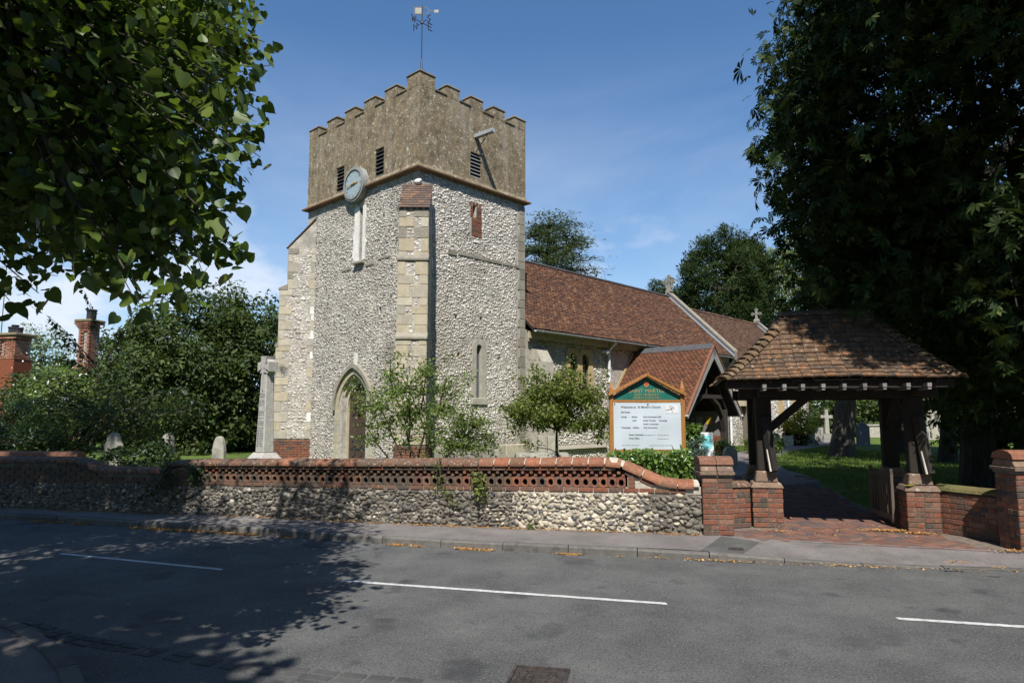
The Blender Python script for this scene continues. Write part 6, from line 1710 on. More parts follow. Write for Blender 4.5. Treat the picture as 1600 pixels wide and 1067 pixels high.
q = MB(); q.ext([(-hwid + .036, -.004, 2.0), (hwid - .036, -.004, 2.0), (hwid - .036, -.004, 2.07), (0, -.004, 2.40), (-hwid + .036, -.004, 2.07)], (0, .02, 0)); q.build('green_heading', M['green_paint'], nb)
q = MB(); q.box(-hwid + .036, hwid - .036, .0, .016, 1.15, 1.955); q.build('back_board', M['oak_sign'], nb)
# slightly slack banner
V = []; F = []; nx, nz = 24, 16
for i in range(nx + 1):
    for k in range(nz + 1):
        u, v = i / nx, k / nz
        y = -.026 + .004 * math.sin(u * 9 + v * 4) * math.sin(v * 3.0) + .0035 * math.sin(u * 4 - v * 7) - .006 * math.sin(math.pi * u) * math.sin(math.pi * v)
        V.append((-hwid + .035 + u * (2 * hwid - .07 + .03), y, 1.135 + v * .815))
for i in range(nx):
    for k in range(nz): F.append((i * (nz + 1) + k, (i + 1) * (nz + 1) + k, (i + 1) * (nz + 1) + k + 1, i * (nz + 1) + k + 1))
bn = np_obj('banner', np.array(V), np.array(F), M['banner'], nb, smooth=True)
for u in (.02, .5, .98):
    for v in (.03, .97):
        q = MB(); X = -hwid + .035 + u * (2 * hwid - .04); Z = 1.135 + v * .815; q.tube([(X, -.036, Z), (X, -.02, Z)], .011, 8); q.build('fixing', M['iron'], bn)
def text(body, size, x, y, z, mt, par, align='LEFT', rot=0.0, ext=.0008, sx=1.0, nm='lettering', bold=0.0):
    cu = bpy.data.curves.new(nm, 'FONT'); cu.body = body; cu.size = size; cu.align_x = align; cu.extrude = ext; cu.offset = bold; cu.resolution_u = 2
    cu.materials.append(mt)
    tmp = bpy.data.objects.new('tmp', cu); COL.objects.link(tmp)
    bpy.context.view_layer.update()
    me = bpy.data.meshes.new_from_object(tmp.evaluated_get(bpy.context.evaluated_depsgraph_get()))
    bpy.data.objects.remove(tmp)
    o = bpy.data.objects.new(nm, me); COL.objects.link(o); o.parent = par
    me.transform(Matrix.Translation((x, y, z)) @ Matrix.Rotation(R(90), 4, 'X') @ Matrix.Rotation(rot, 4, 'Z') @ Matrix.Diagonal((sx, 1, 1, 1)))
    return o
gh_ = [o for o in nb.children if o.name.startswith('green_heading')][0]
text('SAINT MARTIN', .092, 0, -.007, 2.125, M['gilt'], gh_, 'CENTER', sx=1.02)
text('EAST HORSLEY', .058, 0, -.007, 2.068, M['gilt'], gh_, 'CENTER', sx=1.1)
text('CHURCH OF ENGLAND', .042, 0, -.007, 2.022, M['gilt'], gh_, 'CENTER', sx=1.05)
q = MB(); q.ext([(0, -.006, 2.225), (.03, -.006, 2.25), (.035, -.006, 2.30), (.0, -.006, 2.31), (-.035, -.006, 2.30), (-.03, -.006, 2.25)], (0, -.004, 0)); q.build('shield', M['shield'], gh_)
q = MB(); q.ring([(0, -.006, 2.225), (.03, -.006, 2.25), (.035, -.006, 2.30), (.0, -.006, 2.31), (-.035, -.006, 2.30), (-.03, -.006, 2.25)], [(0, -.006, 2.212), (.038, -.006, 2.245), (.045, -.006, 2.31), (0, -.006, 2.325), (-.045, -.006, 2.31), (-.038, -.006, 2.245)], (0, -.006, 0), closed=True); q.build('shield_border', M['gilt'], gh_)
TY = 0.0
def ban_y(X, Z):
    u, v = (X + hwid - .035) / (2 * hwid - .04), (Z - 1.135) / .815
    return -.026 + .004 * math.sin(u * 9 + v * 4) * math.sin(v * 3.0) + .0035 * math.sin(u * 4 - v * 7) - .006 * math.sin(math.pi * u) * math.sin(math.pi * v) - .0022
def drape(o):           # print lies on the slack vinyl
    for v in o.data.vertices:
        v.co.y += ban_y(v.co.x, v.co.z)
    o.data.update(); return o
M['logo_white'] = mat('logo_white', [(0, c(.56, .56, .56)), (1, c(.58, .58, .58))], namp=0)
def tx(b_, s, px, py, **k): 
    X = -hwid + .035 + (px - 12) / 915 * (2 * hwid - .04); Z = 1.95 - (py - 365) / 645 * .815
    return drape(text(b_, s, X, TY, Z, M['ink'], bn, bold=.0012, ext=0, **k))
tx("Welcome to  St Martin's Church", .052, 110, 438, sx=1.0)
tx('Services:', .046, 112, 505)
for (b_, px, py) in (('Sunday', 115, 567), ('8:00am', 252, 567), ('Holy Communion BCP', 402, 567), ('10:30', 255, 616), ('Family Worship', 402, 616), ('1st Sunday', 608, 616), ('Parish Communion', 404, 664), ('Wednesday', 112, 712), ('10:00am', 258, 712), ('Holy Communion', 404, 712), ('Rector: Reverend', 212, 808), ('Parish Office', 214, 857)):
    tx(b_, .034, px, py, sx=1.0)
q = MB(); X0 = -hwid + .035
def bxy(px, py): return (-hwid + .035 + (px - 12) / 915 * (2 * hwid - .04), 1.95 - (py - 365) / 645 * .815)
for (px0, px1, py) in ((120, 350, 942), (480, 780, 945), (375, 560, 806), (585, 730, 806), (585, 735, 856)):
    x = px0
    while x < px1:                       # small print too fine to read
        w = random.uniform(14, 34); a, z = bxy(x, py); e, _ = bxy(min(px1, x + w), py); q.box(a, e, ban_y((a + e) / 2, z), ban_y((a + e) / 2, z) + .001, z - .003, z + .004); x += w + 8
q.build('small_print', M['ink'], bn)
a, z0 = bxy(698, 508); e, z1 = bxy(868, 400)
q = MB(); q.box(a, e, ban_y((a + e) / 2, (z0 + z1) / 2) - .004, ban_y((a + e) / 2, (z0 + z1) / 2) - .0035, z0, z1); q.build('logo_panel', M['logo_white'], bn)
TY = ban_y((a + e) / 2, (z0 + z1) / 2) - .006
text("martin's", .048, a + .01, TY, z0 + .035, M['ink'], bn, rot=R(16))
q = MB(); m_ = (a + e) / 2; q.beam((m_ + .01, TY, z0 + .015), (m_ - .012, TY, z1 - .03), .004, .007, up=(0, 1, 0)); q.tube([(m_ - .05, TY, z1 - .03), (m_ - .01, TY, z1 - .012), (m_ + .02, TY, z1 - .03), (m_ + .04, TY, z1 - .05)], .003, 4); q.build('logo_stroke', M['ink'], bn)
# A-frame board
ab = empty('pavement_board', (at_y(1103, 700, 19.3).x, 19.3, gh(5.6, 19.3)), R(-6), 'white folding board with a turquoise poster standing by the porch path', 'sign board')
for sg in (-1, 1):
    q = MB(); q.M = Matrix.Translation((0, 0, .02)) @ Matrix.Translation((0, sg * .22, 0)) @ Matrix.Rotation(R(13 * sg), 4, 'X')
    q.box(-.2, -.175, -.012, .012, 0, .98); q.box(.175, .2, -.012, .012, 0, .98); q.box(-.174, .174, -.012, .012, .95, .98); q.box(-.174, .174, -.012, .012, .3, .33); q.box(-.174, .174, .0, .008, .33, .95)
    q.M = None; q.build('frame', M['white_paint'], ab)
q = MB(); q.M = Matrix.Translation((0, -.22, .02)) @ Matrix.Rotation(R(-13), 4, 'X'); q.box(-.15, .15, -.004, -.001, .52, .90); q.M = None; q.build('poster', M['turquoise'], ab)
# ================================================================ war memorial cross
CM_ = at_y(413, 712, 17.2)
mc = empty('memorial_cross', (CM_.x, 17.2, 0), R(-38), 'tall grey granite memorial cross with names cut down its shaft beside the tower', 'memorial')
zt = at_y(413, 557, 17.2).z
q = MB(); q.hexa([(-.38, -.34, .1), (.38, -.34, .1), (.38, .34, .1), (-.38, .34, .1)], [(-.38, -.34, .62), (.38, -.34, .62), (.38, .34, .62), (-.38, .34, .62)]); q.hexa([(-.36, -.32, .62), (.36, -.32, .62), (.36, .32, .62), (-.36, .32, .62)], [(-.22, -.19, .82), (.22, -.19, .82), (.22, .19, .82), (-.22, .19, .82)]); q.build('plinth', M['stone_pl'] if 'stone_pl' in M else M['granite'], mc, bevel=.012)
q = MB(); q.hexa([(-.185, -.150, .82), (.185, -.150, .82), (.185, .150, .82), (-.185, .150, .82)], [(-.12, -.105, zt - .38), (.12, -.105, zt - .38), (.12, .105, zt - .38), (-.12, .105, zt - .38)]); q.build('shaft', M['granite'], mc, bevel=.02)
# head with short flared arms and four pierced corners
q = MB(); hz_ = zt - .36
q.ext([(-.13, -.13, hz_ - .06), (.13, -.13, hz_ - .06), (.075, -.13, hz_ + .04), (.17, -.13, hz_ + .02), (.25, -.13, hz_ - .03), (.25, -.13, hz_ + .21), (.17, -.13, hz_ + .16), (.075, -.13, hz_ + .15), (.13, -.13, hz_ + .36), (-.13, -.13, hz_ + .36), (-.075, -.13, hz_ + .15), (-.17, -.13, hz_ + .16), (-.25, -.13, hz_ + .21), (-.25, -.13, hz_ - .03), (-.17, -.13, hz_ + .02), (-.075, -.13, hz_ + .04)], (0, .26, 0)); q.build('cross_head', M['granite'], mc)
q = MB(); n = 20; q.ring([(.165 * math.cos(2 * math.pi * k / n), -.10, hz_ + .09 + .165 * math.sin(2 * math.pi * k / n)) for k in range(n)], [(.225 * math.cos(2 * math.pi * k / n), -.10, hz_ + .09 + .225 * math.sin(2 * math.pi * k / n)) for k in range(n)], (0, .2, 0), closed=True); q.build('wheel', M['granite'], mc)
# the carved sword and the incised roll of names on the shaft
q = MB(); q.box(-.018, .018, -.145, -.105, zt - .85, zt - .12); q.box(-.08, .08, -.14, -.105, zt - .30, zt - .26); q.build('carved_sword', M['granite'], mc)
q = MB(); z = .98
while z < zt - .95:
    if random.random() > .1:
        yf = -.150 + (z - .82) / (zt - 1.2) * .045; w = .165 - (z - .82) * .025; a = -w * .8
        while a < w * .75:
            e = a + random.uniform(.03, .09); q.box(a, min(e, w * .8), yf - .003, yf + .01, z, z + .018); a = e + .025
    z += .04
q.build('incised_names', M['slate'], mc)
# ================================================================ headstones
def headstone(x, y, w, h, t, kind, rz, label, mt='grave', tilt=0.0, cat='headstone'):
    g = empty('headstone', (x, y, gh(x, y) - .03), rz, label, cat, 'headstones in the churchyard')
    q = MB(); hw_ = w / 2
    if kind == 'pointed': P = [(-hw_, 0)] + [(-hw_ * math.cos(math.pi / 2 * k / 6) ** .8, h * .55 + h * .45 * math.sin(math.pi / 2 * k / 6)) for k in range(7)]; P = P + [(-a, z) for a, z in P[::-1][1:]]
    elif kind == 'round': P = [(-hw_, 0)] + [(-hw_ * math.cos(math.pi * k / 10), h - hw_ + hw_ * math.sin(math.pi * k / 10)) for k in range(11)] + [(hw_, 0)]
    elif kind == 'shoulder': P = [(-hw_, 0), (-hw_, h * .8), (-hw_ * .8, h * .84)] + [(-hw_ * .7 * math.cos(math.pi * k / 8), h * .86 + h * .14 * math.sin(math.pi * k / 8)) for k in range(9)] + [(hw_ * .8, h * .84), (hw_, h * .8), (hw_, 0)]
    elif kind == 'gable': P = [(-hw_, 0), (-hw_, h * .8), (0, h), (hw_, h * .8), (hw_, 0)]
    else: P = [(-hw_, 0), (-hw_, h), (hw_, h), (hw_, 0)]
    q.M = Matrix.Rotation(tilt, 4, 'X'); q.ext([(a, -t / 2, z) for a, z in P], (0, t, 0)); q.M = None
    q.build('slab', M[mt], g, bevel=.008)
    q = MB(); q.box(-hw_ * 1.2, hw_ * 1.2, -t, t, -.05, .05); q.build('base', M[mt], g)
    return g
def cross_grave(x, y, h, rz, label, mt='grave'):
    g = empty('grave_cross', (x, y, gh(x, y) - .02), rz, label, 'headstone', 'headstones in the churchyard')
    q = MB(); q.box(-h * .3, h * .3, -h * .2, h * .2, 0, h * .12); q.box(-h * .22, h * .22, -h * .15, h * .15, h * .12, h * .24); q.build('steps', M[mt], g)
    q = MB(); q.hexa([(-h * .07, -h * .05, h * .24), (h * .07, -h * .05, h * .24), (h * .07, h * .05, h * .24), (-h * .07, h * .05, h * .24)], [(-h * .045, -h * .04, h), (h * .045, -h * .04, h), (h * .045, h * .04, h), (-h * .045, h * .04, h)]); q.box(-h * .19, h * .19, -h * .04, h * .04, h * .72, h * .82)
    q.build('cross', M[mt], g, bevel=.01); return g
def gpt(px, Y): return at_y(px, 690, Y).x
headstone(gpt(343, 17.5), 17.5, .34, 1.12, .12, 'pointed', R(-12), 'pale round topped headstone standing alone just left of the memorial cross')
headstone(gpt(263, 19), 19, .30, 1.08, .12, 'round', R(10), 'small lichened headstone half hidden by ivy mound under the evergreen')
headstone(gpt(178, 15), 15, .42, 1.35, .14, 'shoulder', R(-20), 'dark tall headstone in deep shade beside the ivy mound', 'grave')
headstone(gpt(779, 15.6), 15.6, .36, .86, .22, 'round', R(8), 'stubby weathered headstone between the slatted bench and the tower plinth')
headstone(gpt(1140, 19.5), 19.5, .42, .62, .12, 'round', R(15), 'low rounded headstone at the lawn edge near porch', 'grave')
cross_grave(gpt(1293, 38), 38, 1.75, R(5), 'stone cross grave on stepped base beyond the tree trunk')
headstone(gpt(1349, 33), 33, .62, 1.15, .14, 'gable', R(4), 'dark gable topped headstone in shade right of the tree trunk', 'slate')
headstone(gpt(1462, 40), 40, .95, 1.75, .16, 'shoulder', R(-5), 'large sunlit pale headstone far back under the dark trees')
headstone(gpt(1427, 39), 39, .36, .62, .12, 'square', R(0), 'small pale square headstone far back beside the big pale one')
headstone(gpt(1443, 34), 34, .55, .85, .14, 'shoulder', R(8), 'low dark headstone in shade before the big pale one', 'slate')
headstone(gpt(1266, 33), 33, .40, .75, .12, 'round', R(12), 'small leaning headstone by the golden shrub', 'grave', tilt=.12)
headstone(gpt(1280, 36), 36, .45, .8, .12, 'square', R(-4), 'square pale headstone standing just left of the stone cross', 'grave')
headstone(gpt(1212, 31.5), 31.5, .5, .7, .12, 'round', R(20), 'rounded headstone against the chancel wall, leftmost of the pair there', 'grave')
headstone(gpt(1232, 32.5), 32.5, .5, .55, .12, 'square', R(20), 'low square headstone against the chancel wall near the downpipe', 'grave')
for (px, Y, w, h, lb) in ((1370, 42, 1.6, .7, 'long pale kerbed tomb far behind the gate'), (1475, 41, 1.8, .35, 'low pale kerbed grave beside the big pale headstone')):
    g = empty('kerbed_tomb', (gpt(px, Y), Y, gh(gpt(px, Y), Y)), 0, lb, 'tomb')
    q = MB(); q.box(-w / 2, w / 2, -.4, .4, 0, h); q.build('tomb_body', M['grave'], g, bevel=.02)
    q = MB(); q.box(-w / 2 - .06, w / 2 + .06, -.46, .46, h, h + .1); q.build('tomb_lid', M['grave'], g, bevel=.02)
# chest tomb in front of the nave
cx_ = gpt(845, 16.2)
g = empty('chest_tomb', (cx_, 16.2, gh(cx_, 16.2)), R(4), 'low grey chest tomb behind the small tree trunk', 'tomb')
q = MB(); q.ext([(-.60, -.3, .45), (-.60, .3, .45), (-.60, .3, .60), (-.60, .12, .70), (-.60, -.12, .70), (-.60, -.3, .60)], (1.25, 0, 0)); q.build('tomb_lid', M['grave'], g, bevel=.03)
q = MB(); q.box(-.5, .55, -.24, .24, -.05, .45); q.build('tomb_body', M['grave'], g)
for px in (846, 861):
    cx_ = gpt(px, 18.2); headstone(cx_, 18.2, .20, 1.0, .1, 'square', R(10), 'narrow pale grave kerb post, %s of the pair behind the chest tomb' % ('first' if px < 850 else 'second'), 'stone_pale')
# slatted bench, seen from behind the wall
bx = gpt(742, 16.6)
bn_ = empty('garden_bench', (bx, 16.6, gh(bx, 16.6)), R(28), 'weathered slatted timber bench in front of the tower plinth', 'bench')
for k in range(14):
    q = MB(); q.M = Matrix.Translation((-.62 + k * .095, .25, .42)) @ Matrix.Rotation(R(-10), 4, 'X'); q.box(-.032, .032, -.01, .01, 0, .42); q.build('back_slat', M['timber_pink'], bn_) if 'timber_pink' in M else q.build('back_slat', M['timber_grey'], bn_)
q = MB(); q.box(-.70, .70, .31, .36, .82, .89); q.build('top_rail', M['timber_grey'], bn_)
for k in range(4):
    q = MB(); q.box(-.68, .68, -.22 + k * .12, -.12 + k * .12, .42, .445); q.build('seat_slat', M['timber_grey'], bn_)
for x in (-.66, .66):
    for y in (-.2, .26):
        q = MB(); q.box(x - .03, x + .03, y - .03, y + .03, 0, .42 if y < 0 else .86); q.build('leg', M['timber_grey'], bn_)
    q = MB(); q.box(x - .035, x + .035, -.24, .3, .64, .68); q.build('armrest', M['timber_grey'], bn_)
# ================================================================ brick house on the left
HY = 34.0
hx = at_y(-3, 560, HY).x
hs = empty('brick_house', (hx, HY, 0), R(-12), 'orange brick cottage with tall chimney stacks and grey roof beyond the trees', 'house')
def zpx(px, py, Y=HY): return at_y(px, py, Y).z
# wall and roof running left to right behind the trees
q = MB(); q.box(-7, 3.6, 1.4, 6.5, 0, 2.0); q.build('wall', M['house_brick'], hs)
q = MB(); q.ext([(-7, 1.1, 1.9), (-7, 3.85, 4.1), (-7, 6.8, 1.9)], (10.8, 0, 0)); rf = q.build('roof', M['slate'], hs)
q = MB(); 
for sg in (0, 1):
    q.beam((3.85, 1.05, 1.9) if sg == 0 else (3.85, 6.85, 1.9), (3.85, 3.85, 4.15), .06, .22)
q.build('barge_board', M['white_paint'], rf)
def stack(cx_, cy_, w, d, z0, z1, zflare, pots, nm='chimney_stack'):
    s_ = empty(nm, (cx_, cy_, 0)); s_.parent = hs
    q = MB(); q.box(-w / 2, w / 2, -d / 2, d / 2, z0, zflare); q.build('base', M['house_brick'], s_)
    rows = int((z1 - zflare) / .085); q = MB()
    for r_ in range(rows):
        z = zflare + r_ * .085; t = r_ / rows
        gw = -.05 if t < .84 else -.05 + .20 * (t - .84) / .16
        if t < .08: gw = .02
        nbr = int((w + 2 * gw) / .23)
        off = (r_ % 2) * .5
        for k in range(nbr + 1):
            a = -w / 2 - gw + (k - off) * (w + 2 * gw) / nbr; e = a + (w + 2 * gw) / nbr - .022
            a, e = max(a, -w / 2 - gw), min(e, w / 2 + gw)
            if e - a < .03: continue
            ins = .07 if (t > .12 and t < .82 and (k % 3 == 1)) else 0
            q.box(a, e, -d / 2 - gw + ins, -d / 2 - gw + .14 + ins, z, z + .066); q.box(w / 2 + gw - .12, w / 2 + gw, -d / 2 - gw + (d + 2 * gw) * k / (nbr + 1), -d / 2 - gw + (d + 2 * gw) * (k + 1) / (nbr + 1) - .02, z, z + .066)
    q.build('brickwork', M['stack_brick'], s_, kind='stuff')
    q = MB(); q.box(-w / 2 + .06, w / 2 - .06, -d / 2 + .12, d / 2 - .06, zflare, z1); q.build('mortar_core', M['mortar'], s_)
    q = MB(); q.box(-w / 2 - .12, w / 2 + .12, -d / 2 - .12, d / 2 + .12, z1, z1 + .15); q.build('cap', M['coping_dark'], s_, bevel=.04)
    for (px_, r, h) in pots:
        q = MB(); n = 14; q.ring([(px_ + (r - .03) * math.cos(2 * math.pi * k / n), (r - .03) * math.sin(2 * math.pi * k / n), z1 + .17) for k in range(n)], [(px_ + r * math.cos(2 * math.pi * k / n), r * math.sin(2 * math.pi * k / n), z1 + .17) for k in range(n)], (0, 0, h), closed=True)
        q.ring([(px_ + r * math.cos(2 * math.pi * k / n), r * math.sin(2 * math.pi * k / n), z1 + .17 + h - .07) for k in range(n)], [(px_ + (r + .03) * math.cos(2 * math.pi * k / n), (r + .03) * math.sin(2 * math.pi * k / n), z1 + .17 + h - .07) for k in range(n)], (0, 0, .07), closed=True)
        q.build('chimney_pot', M['pot'], s_)
    return s_
s1_ = stack(.12, .7, 1.22, 1.0, 0, zpx(20, 524), zpx(20, 560), [(-.16, .19, .34), (.20, .19, .30), (-.02, .14, .44)])
q = MB(); q.box(-1.9, -.45, .3, 1.3, 0, zpx(5, 562)); q.box(-2.2, -.42, .22, 1.4, zpx(5, 574), zpx(5, 572) + .02); q.build('gable_breast', M['house_brick'], hs)
x2 = (at_y(139, 520, HY - .3).x - hx - .15) / math.cos(R(12))
stack(x2, .7, .74, .74, 2.5, zpx(140, 506, HY), zpx(140, 580, HY), [(.06, .22, .50)])
q = MB(); q.tube([(-1.1, 1.0, 5.0), (-1.1, 1.0, 9.6)], .022, 6)
for z in (9.5, 9.2): q.tube([(-1.6, 1.0, z), (-.4, 1.0, z)], .012, 5)
q.build('aerial', M['iron'], hs)
# a long low brick wall top seen in the shade far left
gw_ = empty('garden_wall', (at_y(60, 705, 16.0).x, 16.0, 0), R(-3), 'low brick garden wall with rounded top glimpsed beyond the dark street wall', 'wall')
q = MB(); q.box(-2.5, .95, 0, .25, -.1, .80); q.build('wall_body', M['brick'], gw_)
for k in range(14):
    q = MB(); q.ext([(-2.5 + k * .246, .125 + .15 * math.cos(math.pi * i / 6), .80 + .11 * math.sin(math.pi * i / 6)) for i in range(7)], (.24, 0, 0)); q.build('coping_brick', M['coping'], gw_)
# ================================================================ vegetation
def T_heart():
    H = [(-.09, .17, .05), (-.06, .37, .05), (.14, .50, .03), (.42, .47, .0), (.72, .28, -.04), (.92, .08, -.08)]
    P = np.array([(0, 0, 0), (1.08, 0, -.13)] + H + [(x, -y, z) for x, y, z in H])
    return P, np.array([(0, 2, 3, 4, 5, 6, 7, 1), (0, 1, 13, 12, 11, 10, 9, 8)])
def T_oval():
    P = np.array([(0, 0, 0), (.45, .28, .06), (1, 0, -.06), (.45, -.28, .06)]); return P, np.array([(0, 1, 2, 3)])
def T_folded():
    P = np.array([(0, 0, 0), (.3, .24, .09), (.7, .2, .05), (1, 0, -.08), (.7, -.2, .05), (.3, -.24, .09)]); return P, np.array([(0, 1, 2, 3), (0, 3, 4, 5)])
def T_palm(n=6):
    P = []; F = []
    for k in range(n):
        a = (k - (n - 1) / 2) * 2.25 / (n - 1) * 1.35; L = 1.0 - .22 * abs(k - (n - 1) / 2) / ((n - 1) / 2); dr = -.22
        ca, sa = math.cos(a), math.sin(a)
        for (x, y, z) in ((.04, 0, 0), (.62 * L, .155 * L, .02 + dr * .4), (L, 0, dr), (.62 * L, -.155 * L, .02 + dr * .4)): P.append((x * ca - y * sa, x * sa + y * ca, z))
        F.append((4 * k, 4 * k + 1, 4 * k + 2, 4 * k + 3))
    return np.array(P), np.array(F)
def T_needle():
    P = np.array([(0, -.10, 0), (.6, -.13, .03), (1, 0, -.02), (.6, .13, .03), (0, .10, 0)]); return P[[0, 1, 2, 3]], np.array([(0, 1, 2, 3)])
TH_, TO_, TF_, TP_, TN_ = T_heart(), T_oval(), T_folded(), T_palm(), T_needle()
def leaves(P, size, T, nrm=None, nb=.8, dirs=None, droop=.3, szj=.3):
    """place leaf template T at points P; nrm: preferred normals; dirs: preferred growth direction"""
    n = len(P); tp, tf = T
    N = rng.normal(size=(n, 3)) * .75
    N[:, 2] += nb
    if nrm is not None: N += nrm
    N = unit(N)
    D = rng.normal(size=(n, 3)) * .8
    if dirs is not None: D += dirs
    D[:, 2] -= droop
    D = unit(D - N * (D * N).sum(1, keepdims=True)); B = np.cross(N, D)
    s = size * np.clip(1 + rng.normal(0, szj, n), .4, 1.8)
    V = P[:, None, :] + s[:, None, None] * (tp[None, :, 0:1] * D[:, None] + tp[None, :, 1:2] * B[:, None] + tp[None, :, 2:3] * N[:, None])
    F = tf[None] + (np.arange(n) * len(tp))[:, None, None]
    return V.reshape(-1, 3), F.reshape(-1, tf.shape[1])
def join(parts):
    Vs = []; Fs = []; b = 0
    for V, F in parts: Vs.append(V); Fs.append(F + b); b += len(V)
    return np.concatenate(Vs), np.concatenate(Fs)
def limb(q, a, e, r0, r1, n=5, wob=.06, m=6):
    a, e = Vector(a), Vector(e); L = (e - a).length; pts = []
    for i in range(n + 1):
        t = i / n; p = a.lerp(e, t); w = wob * L * math.sin(math.pi * t)
        pts.append(p + Vector((random.gauss(0, w * .5), random.gauss(0, w * .5), w * random.uniform(-.2, .6))))
    q.tube(pts, [r0 + (r1 - r0) * i / n for i in range(n + 1)], m)
    return pts
def clump_pts(C, R_, n, flat=1.0):
    g = rng.normal(size=(n, 3)); g = unit(g) * (rng.random((n, 1)) ** .45) * R_; g[:, 2] *= flat
    return C + g, unit(g)
def crown_points(cen, rad, ncl, rcl, nl, lobes=5, flat=.8, shell=.55, zmin=None, seed_lob=None):
    """clumps spread over a lumpy ellipsoid: returns leaf points, outward normals, clump centres"""
    cen, rad = np.array(cen, float), np.array(rad, float)
    ld = unit(rng.normal(size=(lobes, 3))); la = rng.uniform(.10, .32, lobes)
    d = unit(rng.normal(size=(ncl, 3))); f = (shell + (1 - shell) * rng.random(ncl) ** .5)
    bump_ = 1 + (np.clip(d @ ld.T, 0, 1) ** 4 * la).sum(1) - .12 + rng.normal(0, .05, ncl)
    C = cen + d * rad * (f * bump_)[:, None]
    if zmin is not None: C = C[C[:, 2] > zmin]
    P = []; N = []
    for c_ in C:
        k = int(nl * rng.uniform(.55, 1.4)); p, g = clump_pts(c_, rcl * rng.uniform(.7, 1.3), k, flat)
        P.append(p); N.append(g * .6 + unit((c_ - cen)[None]) * .5)
    return np.concatenate(P), np.concatenate(N), C
def tree(name, base, cen, rad, ncl, rcl, nl, lsize, T, mt, label, trunk_r=.2, group='trees in the churchyard', cat='tree', flat=.8, shell=.55, zmin=None, limbs=14, nb=.8, droop=.3, bark='bark', top=None):
    bz = gh(base[0], base[1]) - .1
    t = empty(name, (base[0], base[1], bz), 0, label, cat, group)
    off = np.array([base[0], base[1], bz])
    P, N, C = crown_points(np.array(cen) - off, rad, ncl, rcl, nl, flat=flat, shell=shell, zmin=None if zmin is None else zmin - bz)
    V, F = leaves(P, lsize, T, N, nb, N * .7, droop)
    np_obj('crown', V, F, M[mt], t)
    q = MB(); c0 = Vector(np.array(cen) - off)
    fork = Vector((c0.x * .35, c0.y * .35, max(.5, c0.z - rad[2] * .75)))
    q.tube([(0, 0, -.1), fork * .15 + Vector((0, 0, .12)), fork * .6, fork], [trunk_r * 1.45, trunk_r * 1.08, trunk_r * .92, trunk_r * .8], 10)
    lead = limb(q, fork, c0 + Vector((0, 0, rad[2] * .6)), trunk_r * .75, .02, 6, .05, 7)
    for k in range(min(limbs, len(C))):
        e = C[rng.integers(len(C))]; a = lead[random.randrange(0, 5)]
        limb(q, a, e, trunk_r * .32, .012, 4, .08, 5)
    q.build('trunk', M[bark], t)
    return t
def pc(px, py, Y): v = at_y(px, py, Y); return np.array([v.x, v.y, v.z])

# ---------------- lime tree overhanging from the left, camera side of the road
lt = empty('lime_tree', (-8.2, -.6, -.02), 0, 'big lime tree whose leafy boughs hang over the road from the left', 'tree', 'street trees')
off = np.array([-8.2, -.6, -.02])
tips = []        # (start, tip, weight): boughs carrying drooping sprays
VIS = [(403, 22, 5.0), (413, 66, 4.7), (409, 92, 5.1), (404, 172, 4.6), (407, 246, 4.9), (370, 322, 5.0), (384, 408, 4.6), (352, 372, 4.8), (312, 440, 4.3), (292, 462, 4.2), (232, 486, 3.9), (205, 458, 4.0), (120, 432, 4.2), (62, 408, 4.4), (60, 458, 4.6), (15, 470, 4.9), (330, 290, 5.3), (360, 210, 5.4), (300, 380, 4.9), (394, 120, 4.9), (397, 212, 4.8), (384, 284, 5.0), (352, 350, 4.7), (372, 45, 5.2), (340, 412, 4.5), (398, 150, 5.3), (180, 440, 4.1), (262, 462, 4.3)]
for px, py, Y in VIS: tips.append((pc(px, py, Y), 1))
for k in range(420):       # body of the canopy inside the outline
    for _ in range(40):
        px, py = random.uniform(-350 if k % 3 == 0 else -20, 395), random.uniform(-160, 445)
        lim = np.interp(py, [-160, 0, 60, 180, 250, 330, 400, 450], [395, 375, 385, 372, 372, 330, 335, 270])
        low_ = np.interp(px, [-350, 0, 60, 200, 300, 395], [330, 318, 345, 405, 398, 370])
        if px < lim and py < low_: break
    tips.append((pc(px, py, random.uniform(3.9, 7.4)), 0))
for k in range(800):       # the rest of the canopy, above and behind the view; it throws the road shadow
    X = random.uniform(-14.5, -2.15); Y = random.uniform(-3.5, 4.5); Z = random.uniform(4.8, 11.5)
    if X > -3.2 and Z < 5.6: Z = random.uniform(5.6, 8.5)
    if X > -3.9 and Y + .764 * Z > 6.9: continue
    if X > -5.6 and Y + .764 * Z > 9.6 - .6 * max(0, X + 3.2): continue
    if X < -5.6 and k % 4 == 3 and k > 200: X = random.uniform(-19, -8.5); Y = random.uniform(2, 11); Z = random.uniform(12, 20); tips.append((np.array([X, Y, Z]), 3)); continue
    if X < -5.6 and k % 2: Y = random.uniform(1.5, 7.0); Z = random.uniform(7, 13)
    if Y > 1 and (Z - EYE) / Y < .75: Z = EYE + Y * .75 + random.uniform(.1, 2.5)
    tips.append((np.array([X, Y, Z]), 2))
def scr(p):
    D = p[1] * math.cos(PIT) + (p[2] - EYE) * math.sin(PIT); return 800 + FPX * p[0] / max(.05, D), 533.5 - FPX * (-p[1] * math.sin(PIT) + (p[2] - EYE) * math.cos(PIT)) / max(.05, D)
